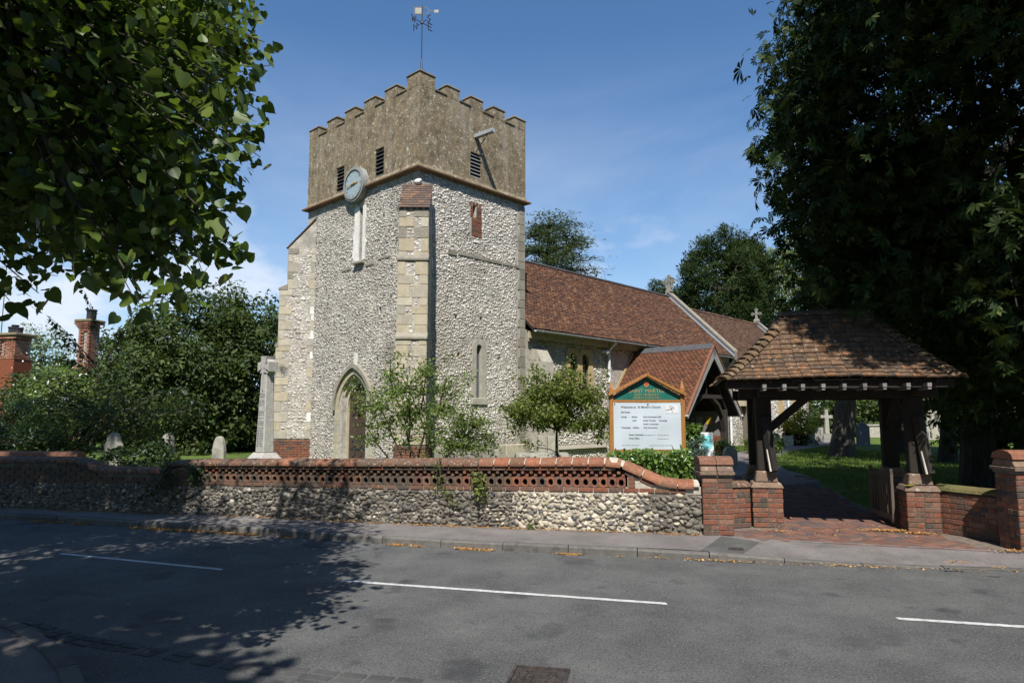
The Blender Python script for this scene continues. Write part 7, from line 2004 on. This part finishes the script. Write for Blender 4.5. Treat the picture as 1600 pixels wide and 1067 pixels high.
for k in range(700):       # boughs that keep the far left stretch of pavement and wall in shade
    X = random.uniform(-16, -2.0); sc = random.uniform(6.5, 15); Z = random.uniform(5.5, 12)
    if X > ((-2.2 if sc < 6.9 else -3.9) if sc < 9.2 else -2.2 - (sc - 9.2) * 3.2 if sc < 10.2 else -5.6): continue
    p = np.array([X - .03 * Z, sc - .764 * Z, Z]); sx_, sy_ = scr(p)
    if p[1] < .3 or sx_ < -60 or sy_ < -70: tips.append((p, 2))
LP = []; LN = []; LD = []; LS = []; q = MB()
trunk_top = np.array([-7.6, .2, 5.2])
q.tube([(0, 0, -.1), (.1, .1, 1.0), (.3, .4, 3.2), tuple(trunk_top - off)], [.48, .36, .33, .27], 12)
mains = []
for e in ((-3.6, 4.2, 5.4), (-2.9, 3.2, 7.2), (-5.0, 5.2, 4.4), (-3.5, -.5, 7.4), (-6.5, 6.0, 5.2), (-8.5, 4.2, 7.5), (-5.2, 1.0, 9.2), (-10.5, 1.2, 7.0), (-8, -2.5, 8), (-9.5, 3.5, 11), (-12, 4, 9)):
    pts = limb(q, trunk_top - off, np.array(e) - off, .16, .05, 7, .07, 7); mains += [np.array(p) for p in pts[2:]]
mains = np.array(mains)
for (tip, vis) in tips:
    tp_ = tip - off
    dd = np.linalg.norm(mains - tp_, axis=1) + 1.2 * np.clip(tp_[2] - mains[:, 2], 0, 9); a = mains[int(np.argmin(dd))]
    vec = tp_ - a; L = np.linalg.norm(vec)
    Ls = min(L, .95 if vis == 1 else 1.25)                 # leafy length of the spray
    st_ = tp_ - unit(vec + np.array([0, 0, .35 * L]))* Ls
    if vis != 2 or random.random() < .4: limb(q, a, st_, .022, .010, 3, .05, 4)
    nlf = {1: 58, 0: 62, 2: 50, 3: 46}[vis]
    tw = rng.normal(size=(3, 3)) * .25
    q.tube([tuple(st_), tuple((st_ + tp_) / 2 + np.array([0, 0, .06])), tuple(tp_)], [.009, .006, .003], 4)
    for k in range(nlf):
        t = random.random() ** .8; p = st_ * (1 - t) + tp_ * t + np.array([0, 0, .06 * math.sin(math.pi * t)])
        side = np.clip(rng.normal(size=3), -1.7, 1.7) * np.array([.16, .16, .12]) * (1.25 - .7 * t) * (1.7, .72, 1.7, 3.2)[vis]; side[2] -= .04
        LP.append(p + side); LD.append(unit((side + unit(vec) * .1)[None])[0]); LS.append((.066, .072, .14, .27)[vis])
LP, LD = np.array(LP), np.array(LD)
V, F = leaves(LP, np.array(LS), TH_, None, .75, LD * .9, .75, .28)
np_obj('crown', V, F, M['lime_leaf'], lt)
q.build('trunk', M['bark'], lt)

# ---------------- horse chestnut over the lychgate
ct = empty('chestnut_tree', (9.6, 14.2, .1), 0, 'huge dark horse chestnut spreading over the lychgate roof', 'tree', 'trees in the churchyard')
off = np.array([9.6, 14.2, .1]); cen = np.array([10.0, 12.9, 9.6])
PP = []; NN = []
def outline_ok(p):       # left limit of the crown as it stands against the sky
    D = p[1] * math.cos(PIT) + (p[2] - EYE) * math.sin(PIT); x = 800 + FPX * p[0] / D; y = 533.5 - FPX * (-p[1] * math.sin(PIT) + (p[2] - EYE) * math.cos(PIT)) / D
    lim = np.interp(y, [-300, -50, 0, 40, 95, 130, 180, 235, 262, 300, 350, 400, 440, 480, 500, 540, 585, 640, 680], [1330, 1262, 1250, 1235, 1204, 1212, 1207, 1204, 1218, 1240, 1248, 1246, 1258, 1268, 1330, 1400, 1500, 1560, 1600])
    return x > lim + 8, x - lim
ncl = 0; CC = []
while ncl < 900:
    d = unit(rng.normal(size=3)[None])[0]; f = .35 + .65 * random.random() ** .45
    p = cen + d * np.array([6.6, 5.9, 6.9]) * f
    if p[2] < 2.2 or p[1] < 7.0: continue
    if p[0] < 7.1 and (p[2] < 2.9 or (p[1] < 11.9 and p[2] < 4.1)): continue
    ok, g = outline_ok(p)
    if not ok: continue
    if 21.0 < p[1] + .764 * p[2] < 27 and p[0] < 12.3 and random.random() < .88: continue
    CC.append(p); ncl += 1
for (px, py, Y) in ((1218, 95, 10.5), (1225, 150, 11), (1222, 225, 11), (1232, 240, 10.8), (1252, 290, 11.2), (1240, 330, 11.4), (1235, 365, 11.5), (1250, 395, 11.6), (1245, 30, 10.3), (1262, 440, 12), (1290, 470, 12.2), (1575, 300, 8.6), (1590, 480, 8.9), (1570, 350, 9.0), (1595, 360, 8.4), (1410, 205, 9.2), (1350, 240, 9.5), (1330, 60, 9.3), (1450, 100, 8.8), (1300, 100, 9.9)): CC.append(pc(px, py, Y))
for k in range(900):      # limbs reaching out over the pavement, high above the lychgate
    p = np.array([random.uniform(4.6, 16), random.uniform(4.6, 9.5), random.uniform(6.6, 13)]); sc = p[1] + .764 * p[2]
    if sc < 12.25 + max(0, 5.9 - p[0]) * 1.6 or not outline_ok(p)[0]: continue
    if (p[2] - EYE) / p[1] < .45 and p[0] < 8: continue
    CC.append(p)
for k in range(240):      # the bough that shades the right half of the lychgate roof
    X = random.uniform(4.8, 7.6); sc = random.uniform(12.75, 15.2); Z = random.uniform(6.8, 11)
    if X < 5.0 + max(0, 14.4 - sc) * .30: continue
    p = np.array([X - .03 * Z, sc - .764 * Z, Z])
    if p[1] > 3.5 and outline_ok(p)[0]: CC.append(p)
for k in range(420):      # dense outer face of the crown towards the church
    py = random.uniform(-120, 492); lim = np.interp(py, [-120, 0, 40, 95, 130, 180, 235, 262, 300, 350, 400, 440, 480, 500], [1262, 1250, 1235, 1204, 1212, 1207, 1204, 1218, 1240, 1248, 1246, 1258, 1268, 1330])
    CC.append(pc(lim + 22 + 230 * random.random() ** 1.2, py, random.uniform(10.6, 14.5)))
for k in range(260):      # fill behind the front boughs
    CC.append(pc(random.uniform(1380, 1760), random.uniform(-120, 420), random.uniform(12, 17)))
for k in range(130):      # front boughs on the right
    CC.append(pc(random.uniform(1470, 1800), random.uniform(-120, 230), random.uniform(10.2, 12.5)))
for k in range(430):      # low skirt of foliage right of the lychgate
    px, py = random.uniform(1480, 1800), random.uniform(380, 700)
    Y = random.uniform(10.0, 18)
    if py > 600 + (px - 1500) * .25 + (Y - 10) * 16: continue
    CC.append(pc(px, py, Y))
q = MB(); q.tube([(0, 0, -.1), (0, 0, 1.2), (.1, -.2, 3.0)], [.42, .31, .28], 12)
br = []
for e in ((5.8, 12.5, 7.5), (7.0, 10.0, 9), (10, 9, 10.5), (13.5, 11.5, 8.5), (12.5, 15, 11), (8.5, 15.5, 11.5), (10, 12.5, 14), (7.2, 13.5, 4.8), (13, 12, 5)):
    br += [np.array(p) for p in limb(q, (.1, -.2, 3.0), np.array(e) - off, .2, .05, 7, .07, 7)[1:]]
br = np.array(br)
CC = [p for p in CC if not (19.3 < p[1] + .764 * p[2] < 27.6 and 6.8 < p[0] < 12.8 and random.random() < .86)]
for c_ in CC:
    n = random.randint(17, 30); w = c_ - off; a = br[int(np.argmin(np.linalg.norm(br - w, axis=1)))]
    if random.random() < .5: limb(q, a, w, .022, .008, 3, .07, 4)
    g = np.clip(rng.normal(size=(n, 3)), -1.6, 1.6) * np.array([.36, .36, .24]); PP.append(w + g); NN.append(unit(g) * .55 + unit((c_ - cen)[None]) * .5)
PP, NN = np.concatenate(PP), np.concatenate(NN)
V, F = leaves(PP, .165, TP_, NN * .7, .85, NN * 1.0, .55, .25)
np_obj('crown', V, F, M['chestnut_leaf'], ct); q.build('trunk', M['bark_dark'], ct)

# ---------------- other trees and shrubs, left to right
tree('evergreen_tree', (-13.2, 29), pc(300, 600, 28), (3.6, 3.2, 3.9), 350, .62, 80, .17, TF_, 'holly_leaf', 'large dark glossy evergreen tree left of the tower behind the pale headstone', .22, shell=.4, nb=.6)
tree('evergreen_tree', (-9.8, 30), pc(392, 592, 29), (2.6, 2.6, 3.7), 220, .6, 80, .17, TF_, 'holly_leaf', 'tall dark evergreen directly behind the tower north buttress', .2, shell=.4, nb=.6)
tree('leylandii_tree', (-12.2, 36), pc(352, 555, 36), (1.7, 1.7, 4.0), 150, .5, 60, .2, TN_, 'holly_leaf', 'slim feathery conifer rising behind the large evergreen', .15, shell=.3)
tree('cherry_tree', (-12.4, 18.8), pc(170, 652, 18.8), (2.4, 1.8, 1.15), 120, .40, 44, .095, TF_, 'tree_leaf_dark' if 'tree_leaf_dark' in M else 'holly_leaf', 'spindly dark cherry with thin arching branches in front of the brick house', .07, limbs=30, shell=.25)
# long arching shoots of that cherry
chy = [o for o in bpy.data.objects if o.name.startswith('cherry_tree')][0]
off = np.array(chy.location); q = MB(); P = []; D = []
for (a, e) in (((150, 575), (72, 492)), ((150, 570), (70, 502)), ((150, 580), (80, 516)), ((155, 575), (88, 535)), ((160, 560), (132, 455)), ((165, 560), (212, 498)), ((165, 565), (205, 520)), ((170, 575), (225, 545)), ((150, 590), (95, 560)), ((170, 560), (190, 512))):
    A_, E_ = pc(*a, 18.6) - off, pc(*e, 18.3) - off; mid = (A_ + E_) / 2 + np.array([0, 0, .22]); pts = [A_ * (1 - t) ** 2 + 2 * mid * t * (1 - t) + E_ * t ** 2 for t in np.linspace(0, 1, 9)]
    q.tube([tuple(p) for p in pts], [.012 - .001 * k for k in range(9)], 4)
    for k in range(46):
        t = .35 + .65 * random.random(); p = A_ * (1 - t) ** 2 + 2 * mid * t * (1 - t) + E_ * t ** 2; P.append(p + rng.normal(0, .035, 3) - np.array([0, 0, .04])); D.append(unit((E_ - A_)[None])[0] * .4)
q.build('arching_shoots', M['twig'], chy); V, F = leaves(np.array(P), .105, TF_, None, .6, np.array(D), 1.0); np_obj('shoot_leaves', V, F, M['holly_leaf'], chy)
tree('topiary_bush', (at_y(42, 690, 22).x, 22), pc(40, 672, 22), (1.1, 1.0, .95), 170, .22, 60, .07, TF_, 'ivy_leaf', 'clipped rounded green bush at far left in front of brick house', .06, 'shrubs in the churchyard', 'bush', shell=.75, limbs=4)
tree('garden_shrub', (at_y(92, 690, 20).x, 20), pc(95, 682, 20), (1.1, .9, .7), 90, .3, 50, .08, TF_, 'shrub_leaf', 'loose green shrub right of the clipped rounded bush', .05, 'shrubs in the churchyard', 'shrub', shell=.4, limbs=5)
tree('garden_shrub', (at_y(30, 700, 18).x, 18), pc(22, 700, 18), (1.4, .8, .55), 70, .3, 50, .08, TF_, 'ivy_leaf', 'low dark shrub tucked behind the street wall at far left', .05, 'shrubs in the churchyard', 'shrub', shell=.4, limbs=5)
tree('rose_bush', (at_y(85, 610, 27).x, 27), pc(88, 628, 27), (1.7, 1.2, 1.4), 110, .35, 44, .10, TF_, 'shrub_leaf', 'tall shrub dotted with white blossom before the grey cottage roof', .06, 'shrubs in the churchyard', 'shrub', shell=.4)
rsb = [o for o in bpy.data.objects if o.name.startswith('rose_bush')][0]
P = pc(88, 600, 26.2) - np.array(rsb.location) + rng.normal(size=(110, 3)) * np.array([.8, .35, .7]); V, F = leaves(P, .11, TO_, None, .8); np_obj('blossom', V, F, M['blossom'], rsb)
tree('broadleaf_tree', (at_y(92, 580, 29).x, 29), pc(88, 628, 29), (2.0, 1.6, 1.7), 150, .42, 60, .14, TF_, 'ivy_leaf', 'rounded dark tree between the two brick chimneys', .25, 'trees beyond the churchyard')
tree('broadleaf_tree', (at_y(62, 560, 75).x, 75), pc(62, 562, 75), (3.6, 3, 4.2), 75, .9, 50, .30, TF_, 'pale_leaf', 'hazy pale loose tree far off right of the bigger chimney', .25, 'trees beyond the churchyard', shell=.2)
for i, (px, Y, lb) in enumerate(((-40, 52, 'dark tree at the far left edge beyond the brick house'), (215, 50, 'dark tree peeping between the cherry and the large evergreen'))):
    tree('broadleaf_tree', (at_y(px, 600, Y).x, Y), pc(px, 600, Y), (4.5, 3.5, 3.6), 130, .9, 60, .3, TF_, 'holly_leaf', lb, .25, 'trees beyond the churchyard')
# ivy mound over the dip in the wall
im = empty('ivy_mound', (at_y(228, 705, 14.4).x, 14.4, 0), 0, 'dark ivy mound heaped behind the dip in the street wall', 'ivy')
n = 5200; X = rng.uniform(-1, 1, n); Y = rng.uniform(-1, 1, n); r = X ** 2 + Y ** 2; k = r < 1; X, Y, r = X[k], Y[k], r[k]
P = np.stack([X * 1.25, Y * 1.0, .15 + .95 * (1 - r) ** .8 * (1 + .12 * np.sin(X * 7) * np.cos(Y * 5)) - .18 * X], 1); V, F = leaves(P, .07, TF_, np.stack([X, Y, 0 * X], 1) * .8, .8); np_obj('leaves', V, F, M['ivy_leaf'], im)
# ivy and weeds on the street wall
def creeper(px0, py0, px1, py1, n, size, mt, label, spread=.10, cat='creeper', par_y=-.05):
    A_, E_ = None, None
    sA, sE = s_of_px(px0), s_of_px(px1); pA, pE = wpt(sA), wpt(sE)
    zA, zE = at_y(px0, py0, float(pA[1])).z, at_y(px1, py1, float(pE[1])).z
    cr = empty('creeper', (float((pA[0] + pE[0]) / 2), float((pA[1] + pE[1]) / 2) + par_y, min(zA, zE)), 0, label, cat, 'creepers on the street wall')
    off_ = np.array(cr.location); P = []
    q = MB(); A = np.array([pA[0], pA[1] + par_y, zA]) - off_; E = np.array([pE[0], pE[1] + par_y, zE]) - off_
    for b_ in range(4):
        e = E + rng.normal(0, spread, 3) * np.array([1.4, .3, 1]); a = A + rng.normal(0, spread * .5, 3) * np.array([1, .2, .5]); a[1] = min(a[1], .0); e[1] = min(e[1], .02)
        q.tube([tuple(a), tuple((a + e) / 2 + np.array([0, -.05, .02])), tuple(e)], [.006, .005, .003], 4)
        for k in range(n // 4):
            t = random.random(); P.append(a * (1 - t) + e * t + rng.normal(0, .035, 3) + np.array([0, -.04 * math.sin(math.pi * t), 0]))
    q.build('stems', M['twig'], cr); P = np.array(P); V, F = leaves(P, size, TF_, np.array([0, -.8, 0]), .6, None, .4); np_obj('leaves', V, F, M[mt], cr)
creeper(305, 725, 312, 748, 160, .06, 'ivy_leaf', 'ivy tuft on the wall top where the pierced band begins', .08)
creeper(262, 722, 268, 790, 240, .06, 'ivy_leaf', 'dark ivy trailing down the shaded dip of the street wall', .14)
creeper(686, 715, 688, 765, 70, .045, 'tree_leaf', 'thin creeper stem hanging over the pierced brick band', .03)
creeper(745, 738, 765, 772, 190, .05, 'tree_leaf', 'bushy creeper sprawling over the darker end of pierced bricks', .09)
creeper(694, 772, 712, 780, 50, .04, 'tree_leaf', 'small yellowish green weed rooted in the flints', .05, 'weed')
creeper(826, 822, 834, 826, 40, .04, 'shrub_leaf', 'tiny green weed at the foot of the flint wall', .03, 'weed')
# ---------------- multi-stemmed shrub before the tower
def twiggy(name, base, targets, label, mt, lsize, nleaf, tr, group, cat, T=TF_, spread=.16, stem_r=.02, droop=.2):
    bz = gh(*base) - .05; t = empty(name, (base[0], base[1], bz), 0, label, cat, group); off_ = np.array([base[0], base[1], bz]); q = MB(); P = []; D = []
    nodes = []
    for (a, e, r) in tr:
        a, e = np.array(a) - off_, np.array(e) - off_
        pts = limb(q, a, e, r, r * .45, 6, .05, 6); nodes += [np.array(p) for p in pts[1:]]
    nodes = np.array(nodes)
    for e in targets:
        e = e - off_; a = nodes[int(np.argmin(np.linalg.norm(nodes - e, axis=1) + 1.5 * np.clip(nodes[:, 2] - e[2], 0, 5)))]
        pts = limb(q, a, e, .010, .004, 4, .08, 4); L = np.linalg.norm(e - a)
        for k in range(int(nleaf * rng.uniform(.6, 1.4))):
            i_ = random.random() ** .7; p = a + (e - a) * (1 - .75 * min(1, .55 / max(L, .1)) * (1 - i_)) 
            P.append(p + rng.normal(0, spread, 3) * np.array([1, 1, .75])); D.append(unit((e - a)[None])[0])
    q.build('stems', M['twig'], t); P = np.array(P); V, F = leaves(P, lsize, T, None, .7, np.array(D) * .5, droop); np_obj('leaves', V, F, M[mt], t); return t
SY = 14.8
tg = [pc(random.gauss(650, 42), random.gauss(625, 34), SY + random.gauss(0, .45)) for _ in range(130)] + [pc(random.uniform(572, 600), random.uniform(600, 700), SY + random.gauss(0, .3)) for _ in range(20)] + [pc(random.uniform(690, 780), random.uniform(650, 708), SY + random.gauss(0, .3)) for _ in range(60)] + [pc(x, y, SY) for x, y in ((618, 570), (625, 580), (600, 588), (565, 612), (556, 630), (700, 590), (722, 610), (655, 590), (640, 700), (660, 706), (628, 690), (690, 700), (668, 565), (560, 660), (680, 578), (735, 640))]
b0 = pc(650, 716, SY); b0[2] = gh(b0[0], SY)
twiggy('flowering_shrub', (b0[0], SY), tg, 'airy multi-stemmed green shrub in front of the west door', 'shrub_leaf', .066, 34, [(b0, pc(640, 610, SY), .035), (b0, pc(595, 640, SY), .028), (b0, pc(690, 620, SY), .03), (b0, pc(560, 650, SY - .2), .025), (b0, pc(740, 668, SY - .2), .02), (b0, pc(665, 590, SY + .2), .03), (b0, pc(610, 590, SY + .1), .022)], 'shrubs in the churchyard', 'shrub', spread=.10)
TY_ = 14.0
tg = []
while len(tg) < 165:
    x, y = random.gauss(868, 42), random.gauss(642, 33)
    if ((x - 870) / 82) ** 2 + ((y - 640) / 58) ** 2 < 1.15 and y < 668: tg.append(pc(x, y, TY_ + random.gauss(0, .42)))
tg += [pc(x, y, TY_) for x, y in ((832, 562), (838, 575), (812, 590), (890, 562), (893, 580), (946, 578), (800, 660), (792, 640), (950, 690), (948, 660), (815, 690), (905, 585), (800, 676), (940, 684))]
b0 = pc(875, 716, TY_); b0[2] = gh(b0[0], TY_); f_ = pc(870, 672, TY_)
twiggy('small_tree', (b0[0], TY_), tg, 'small round crowned tree on a slim trunk before the nave windows', 'tree_leaf', .068, 58, [(b0, f_, .045), (f_, pc(840, 610, TY_), .022), (f_, pc(880, 590, TY_), .024), (f_, pc(920, 630, TY_), .02), (f_, pc(820, 650, TY_), .02), (f_, pc(935, 665, TY_), .016), (f_, pc(868, 620, TY_ + .4), .02), (f_, pc(868, 620, TY_ - .4), .02)], 'trees in the churchyard', 'tree', spread=.085)
# ---------------- hedge and conifers by the noticeboard
hg = empty('laurel_hedge', (at_y(1015, 720, 11.25).x, 11.25, 0), 0, 'bright glossy laurel hedge clipped under the noticeboard', 'hedge')
off_ = np.array(hg.location); P = []
for k in range(3000):
    px, py = random.uniform(948, 1080), random.uniform(704, 752)
    top = np.interp(px, [948, 965, 1000, 1040, 1060, 1080], [710, 706, 704, 708, 702, 695])
    if py < top: continue
    P.append(pc(px, py, 11.25 + random.uniform(-.28, .3)) - off_)
P = np.array(P); V, F = leaves(P, .075, TF_, np.array([0, -.5, 0]), .8, None, -.2); np_obj('leaves', V, F, M['laurel_leaf'], hg)
q = MB()
for k in range(9): limb(q, (random.uniform(-.5, .5), 0, 0), tuple(P[random.randrange(len(P))]), .012, .005, 3, .05, 4)
q.build('stems', M['twig'], hg)
tree('dwarf_conifer', (at_y(1088, 720, 11.3).x, 11.3), pc(1088, 716, 11.3), (.15, .15, .36), 120, .07, 40, .05, TN_, 'conifer_leaf', 'bluish dwarf conifer between the laurel hedge and slim pier', .03, 'shrubs in the churchyard', 'conifer', limbs=3, shell=.5)
tree('garden_shrub', (at_y(1078, 700, 12.4).x, 12.4), pc(1079, 700, 12.4), (.16, .2, .42), 40, .12, 40, .07, TF_, 'laurel_leaf', 'upright leafy shrub just right of the noticeboard post', .03, 'shrubs in the churchyard', 'shrub', limbs=4)
tree('golden_shrub', (at_y(1252, 680, 33).x, 33), pc(1252, 659, 33), (.85, .7, .6), 60, .25, 46, .11, TF_, 'yellow_leaf', 'golden yellow shrub against the chancel corner', .04, 'shrubs in the churchyard', 'shrub', limbs=3)
tree('garden_shrub', (at_y(1248, 690, 33.3).x, 33.3), pc(1246, 687, 33.3), (.8, .6, .38), 60, .25, 46, .1, TF_, 'ivy_leaf', 'dark green shrub below the golden one', .04, 'shrubs in the churchyard', 'shrub', limbs=3)
tree('garden_shrub', (at_y(1195, 690, 27).x, 27), pc(1192, 690, 27), (.8, .5, .45), 50, .25, 46, .09, TF_, 'shrub_leaf', 'low leafy plants along the foot of the chancel wall', .04, 'shrubs in the churchyard', 'shrub', limbs=3)
tree('garden_shrub', (at_y(1128, 700, 21).x, 21), pc(1126, 702, 21), (.5, .4, .3), 30, .2, 46, .08, TF_, 'shrub_leaf', 'small green plant beside the porch post', .03, 'shrubs in the churchyard', 'shrub', limbs=3)
# ---------------- trees behind the church
cd_x = at_y(855, 480, 52)
cd = empty('cedar_tree', (cd_x.x, 52, 0), 0, 'grey green cedar with flat layered boughs behind the nave roof', 'tree', 'trees behind the church')
P = []; N = []; q = MB(); q.tube([(0, 0, 0), (0, 0, 10), (.2, 0, 17.2)], [.6, .4, .06], 9)
ztop_ = at_y(862, 335, 52).z
for k in range(190):
    t = random.random() ** .8; z = ztop_ - .3 - round(t * 8.5 / .8) * .8 + random.gauss(0, .1); a = random.uniform(0, 6.28); Rm = .9 + 4.0 * (t ** .75); rr = Rm * random.uniform(.3, 1.0)
    if math.cos(a) < 0: rr *= .85
    cxx = np.array([rr * math.cos(a) + .2, rr * math.sin(a), z + .10 * rr])
    n = 130; g = rng.normal(size=(n, 3)) * np.array([.62, .62, .07]); P.append(cxx + g); N.append(np.tile(unit((cxx * np.array([1, 1, 0]))[None]), (n, 1)))
    limb(q, (0, 0, z - .3), tuple(cxx), .06, .015, 3, .03, 4)
P, N = np.concatenate(P), np.concatenate(N); V, F = leaves(P, .34, TN_, None, 2.4, N * .8, .12); np_obj('crown', V, F, M['cedar_leaf'], cd); q.build('trunk', M['bark'], cd)
tree('yew_tree', (at_y(1120, 480, 50).x, 50), pc(1122, 466, 50), (3.2, 3.2, 4.6), 480, .55, 95, .26, TN_, 'yew_leaf', 'big dark yew with a rounded top behind the chancel roof', .35, 'trees behind the church', shell=.6, nb=.3, droop=-.5)
tree('yew_tree', (at_y(1172, 450, 54).x, 54), pc(1172, 440, 54), (2.0, 2.2, 3.2), 300, .5, 95, .26, TN_, 'yew_leaf', 'second dark yew standing a little right of and above the biggest yew', .3, 'trees behind the church', shell=.6, nb=.3, droop=-.5)
tree('yew_tree', (at_y(1037, 470, 58).x, 58), pc(1036, 470, 58), (1.3, 1.6, 2.0), 70, .45, 80, .26, TN_, 'yew_leaf', 'small dark tree top peeping left of the gable cross', .2, 'trees behind the church', shell=.5, nb=.3, droop=-.5)
tree('whitebeam_tree', (at_y(1245, 500, 57).x, 57), pc(1248, 470, 57), (4.3, 3.4, 4.2), 230, .8, 52, .30, TF_, 'pale_leaf', 'pale greyish green tree behind the lychgate ridge', .25, 'trees behind the church', shell=.35)
tree('pine_tree', (at_y(1222, 430, 60).x, 60), pc(1225, 408, 60), (2.2, 2, 1.6), 60, .6, 50, .28, TN_, 'tree_leaf', 'brownish open topped tree beyond the yews', .25, 'trees behind the church', shell=.3)
# dark screen of trees round the far side of the churchyard
for i, (px, Y, zc, rx, rz_, lb) in enumerate(((1300, 52, 5.5, 4.5, 5.5, 'dark tree behind the stone grave cross'), (1385, 50, 5.5, 4.6, 5.5, 'dark tree behind the right half of the lychgate'), (1470, 54, 5.5, 5.0, 5.5, 'dark tree behind the large pale headstone'), (1570, 46, 5.0, 5.0, 5.0, 'dark tree behind the wide gate pier'), (1680, 40, 5.0, 5.0, 5.0, 'dark tree at the right edge of the churchyard'), (1200, 66, 5, 5, 5, 'dark tree glimpsed between chancel and stone cross'))):
    x = at_y(px, 640, Y).x
    tree('yew_tree', (x, Y), (x, Y, zc), (rx, 3.2, rz_), 230, .85, 60, .34, TN_, 'yew_leaf', lb, .35, 'trees behind the church', shell=.45, nb=.3, droop=-.2)
for i, (px, Y) in enumerate(((1285, 46), (1335, 44), (1395, 47), (1450, 46), (1520, 42), (1590, 38), (1670, 34))):
    x = at_y(px, 660, Y).x
    tree('laurel_bush', (x, Y), (x, Y, 1.6), (2.6, 1.6, 2.0), 120, .55, 46, .22, TF_, 'holly_leaf', ('dark bush behind the stone cross', 'dark bush behind the gable topped headstone', 'dark bush far behind the lychgate post', 'dark bush behind the big pale headstone', 'dark bush left of the wide pier, far back', 'dark bush straight above the wide pier', 'dark bush at the right edge under the chestnut')[i], .08, 'bushes at the back of the churchyard', 'bush', shell=.4, limbs=4)
# trunks standing on the lawn behind the lychgate, with their own crowns above; the rightmost tree is added to shade the lawn
for (px, pyb, Y, r, cz, lb) in ((1314, 702, 25.5, .36, 6.3, 'stout trunked tree on the lawn seen through the lychgate'), (1406, 700, 26.5, .22, 6.5, 'ivy-flecked tree trunk right of the lychgate post'), (1478, 716, 21.5, .22, 6.2, 'slender dark tree between the lychgate and wide pier'), (1600, 716, 24, .3, 5.5, 'dark tree added just right of the wide pier to shade the lawn')):
    x = at_y(px, 690, Y).x; bz = gh(x, Y)
    tree('shade_tree', (x, Y), (x + (1.6 if px < 1350 else 1.0), Y - .5, cz + 1.0), (3.0, 2.4, 2.6) if px < 1350 else (4.0, 3.6, 3.2), 110 if px < 1350 else 210, .75, 46, .28, TF_, 'yew_leaf', lb, r, 'trees on the shaded lawn', shell=.35, zmin=3.4 if px < 1450 else 1.6, bark='bark' if px < 1350 else 'bark_dark')
# unseen trees added behind the camera to block skylight and deepen the shade
for i, (x, y) in enumerate(((-16, -9.5), (-5.5, -10), (4, -10), (14, -9.5))):
    tree('sky_block_tree', (x, y), (x, y, 7.6), (5.6, 3.2, 6.6), 190, 1.1, 60, .42, TF_, 'holly_leaf', ('broad unseen tree far left behind the viewer, added to block skylight', 'unseen tree behind the viewer by the side road, added to block skylight', 'unseen tree straight behind the viewer, added to block skylight', 'unseen tree behind the viewer to the right, added to block skylight')[i], .3, 'street trees', shell=.4)
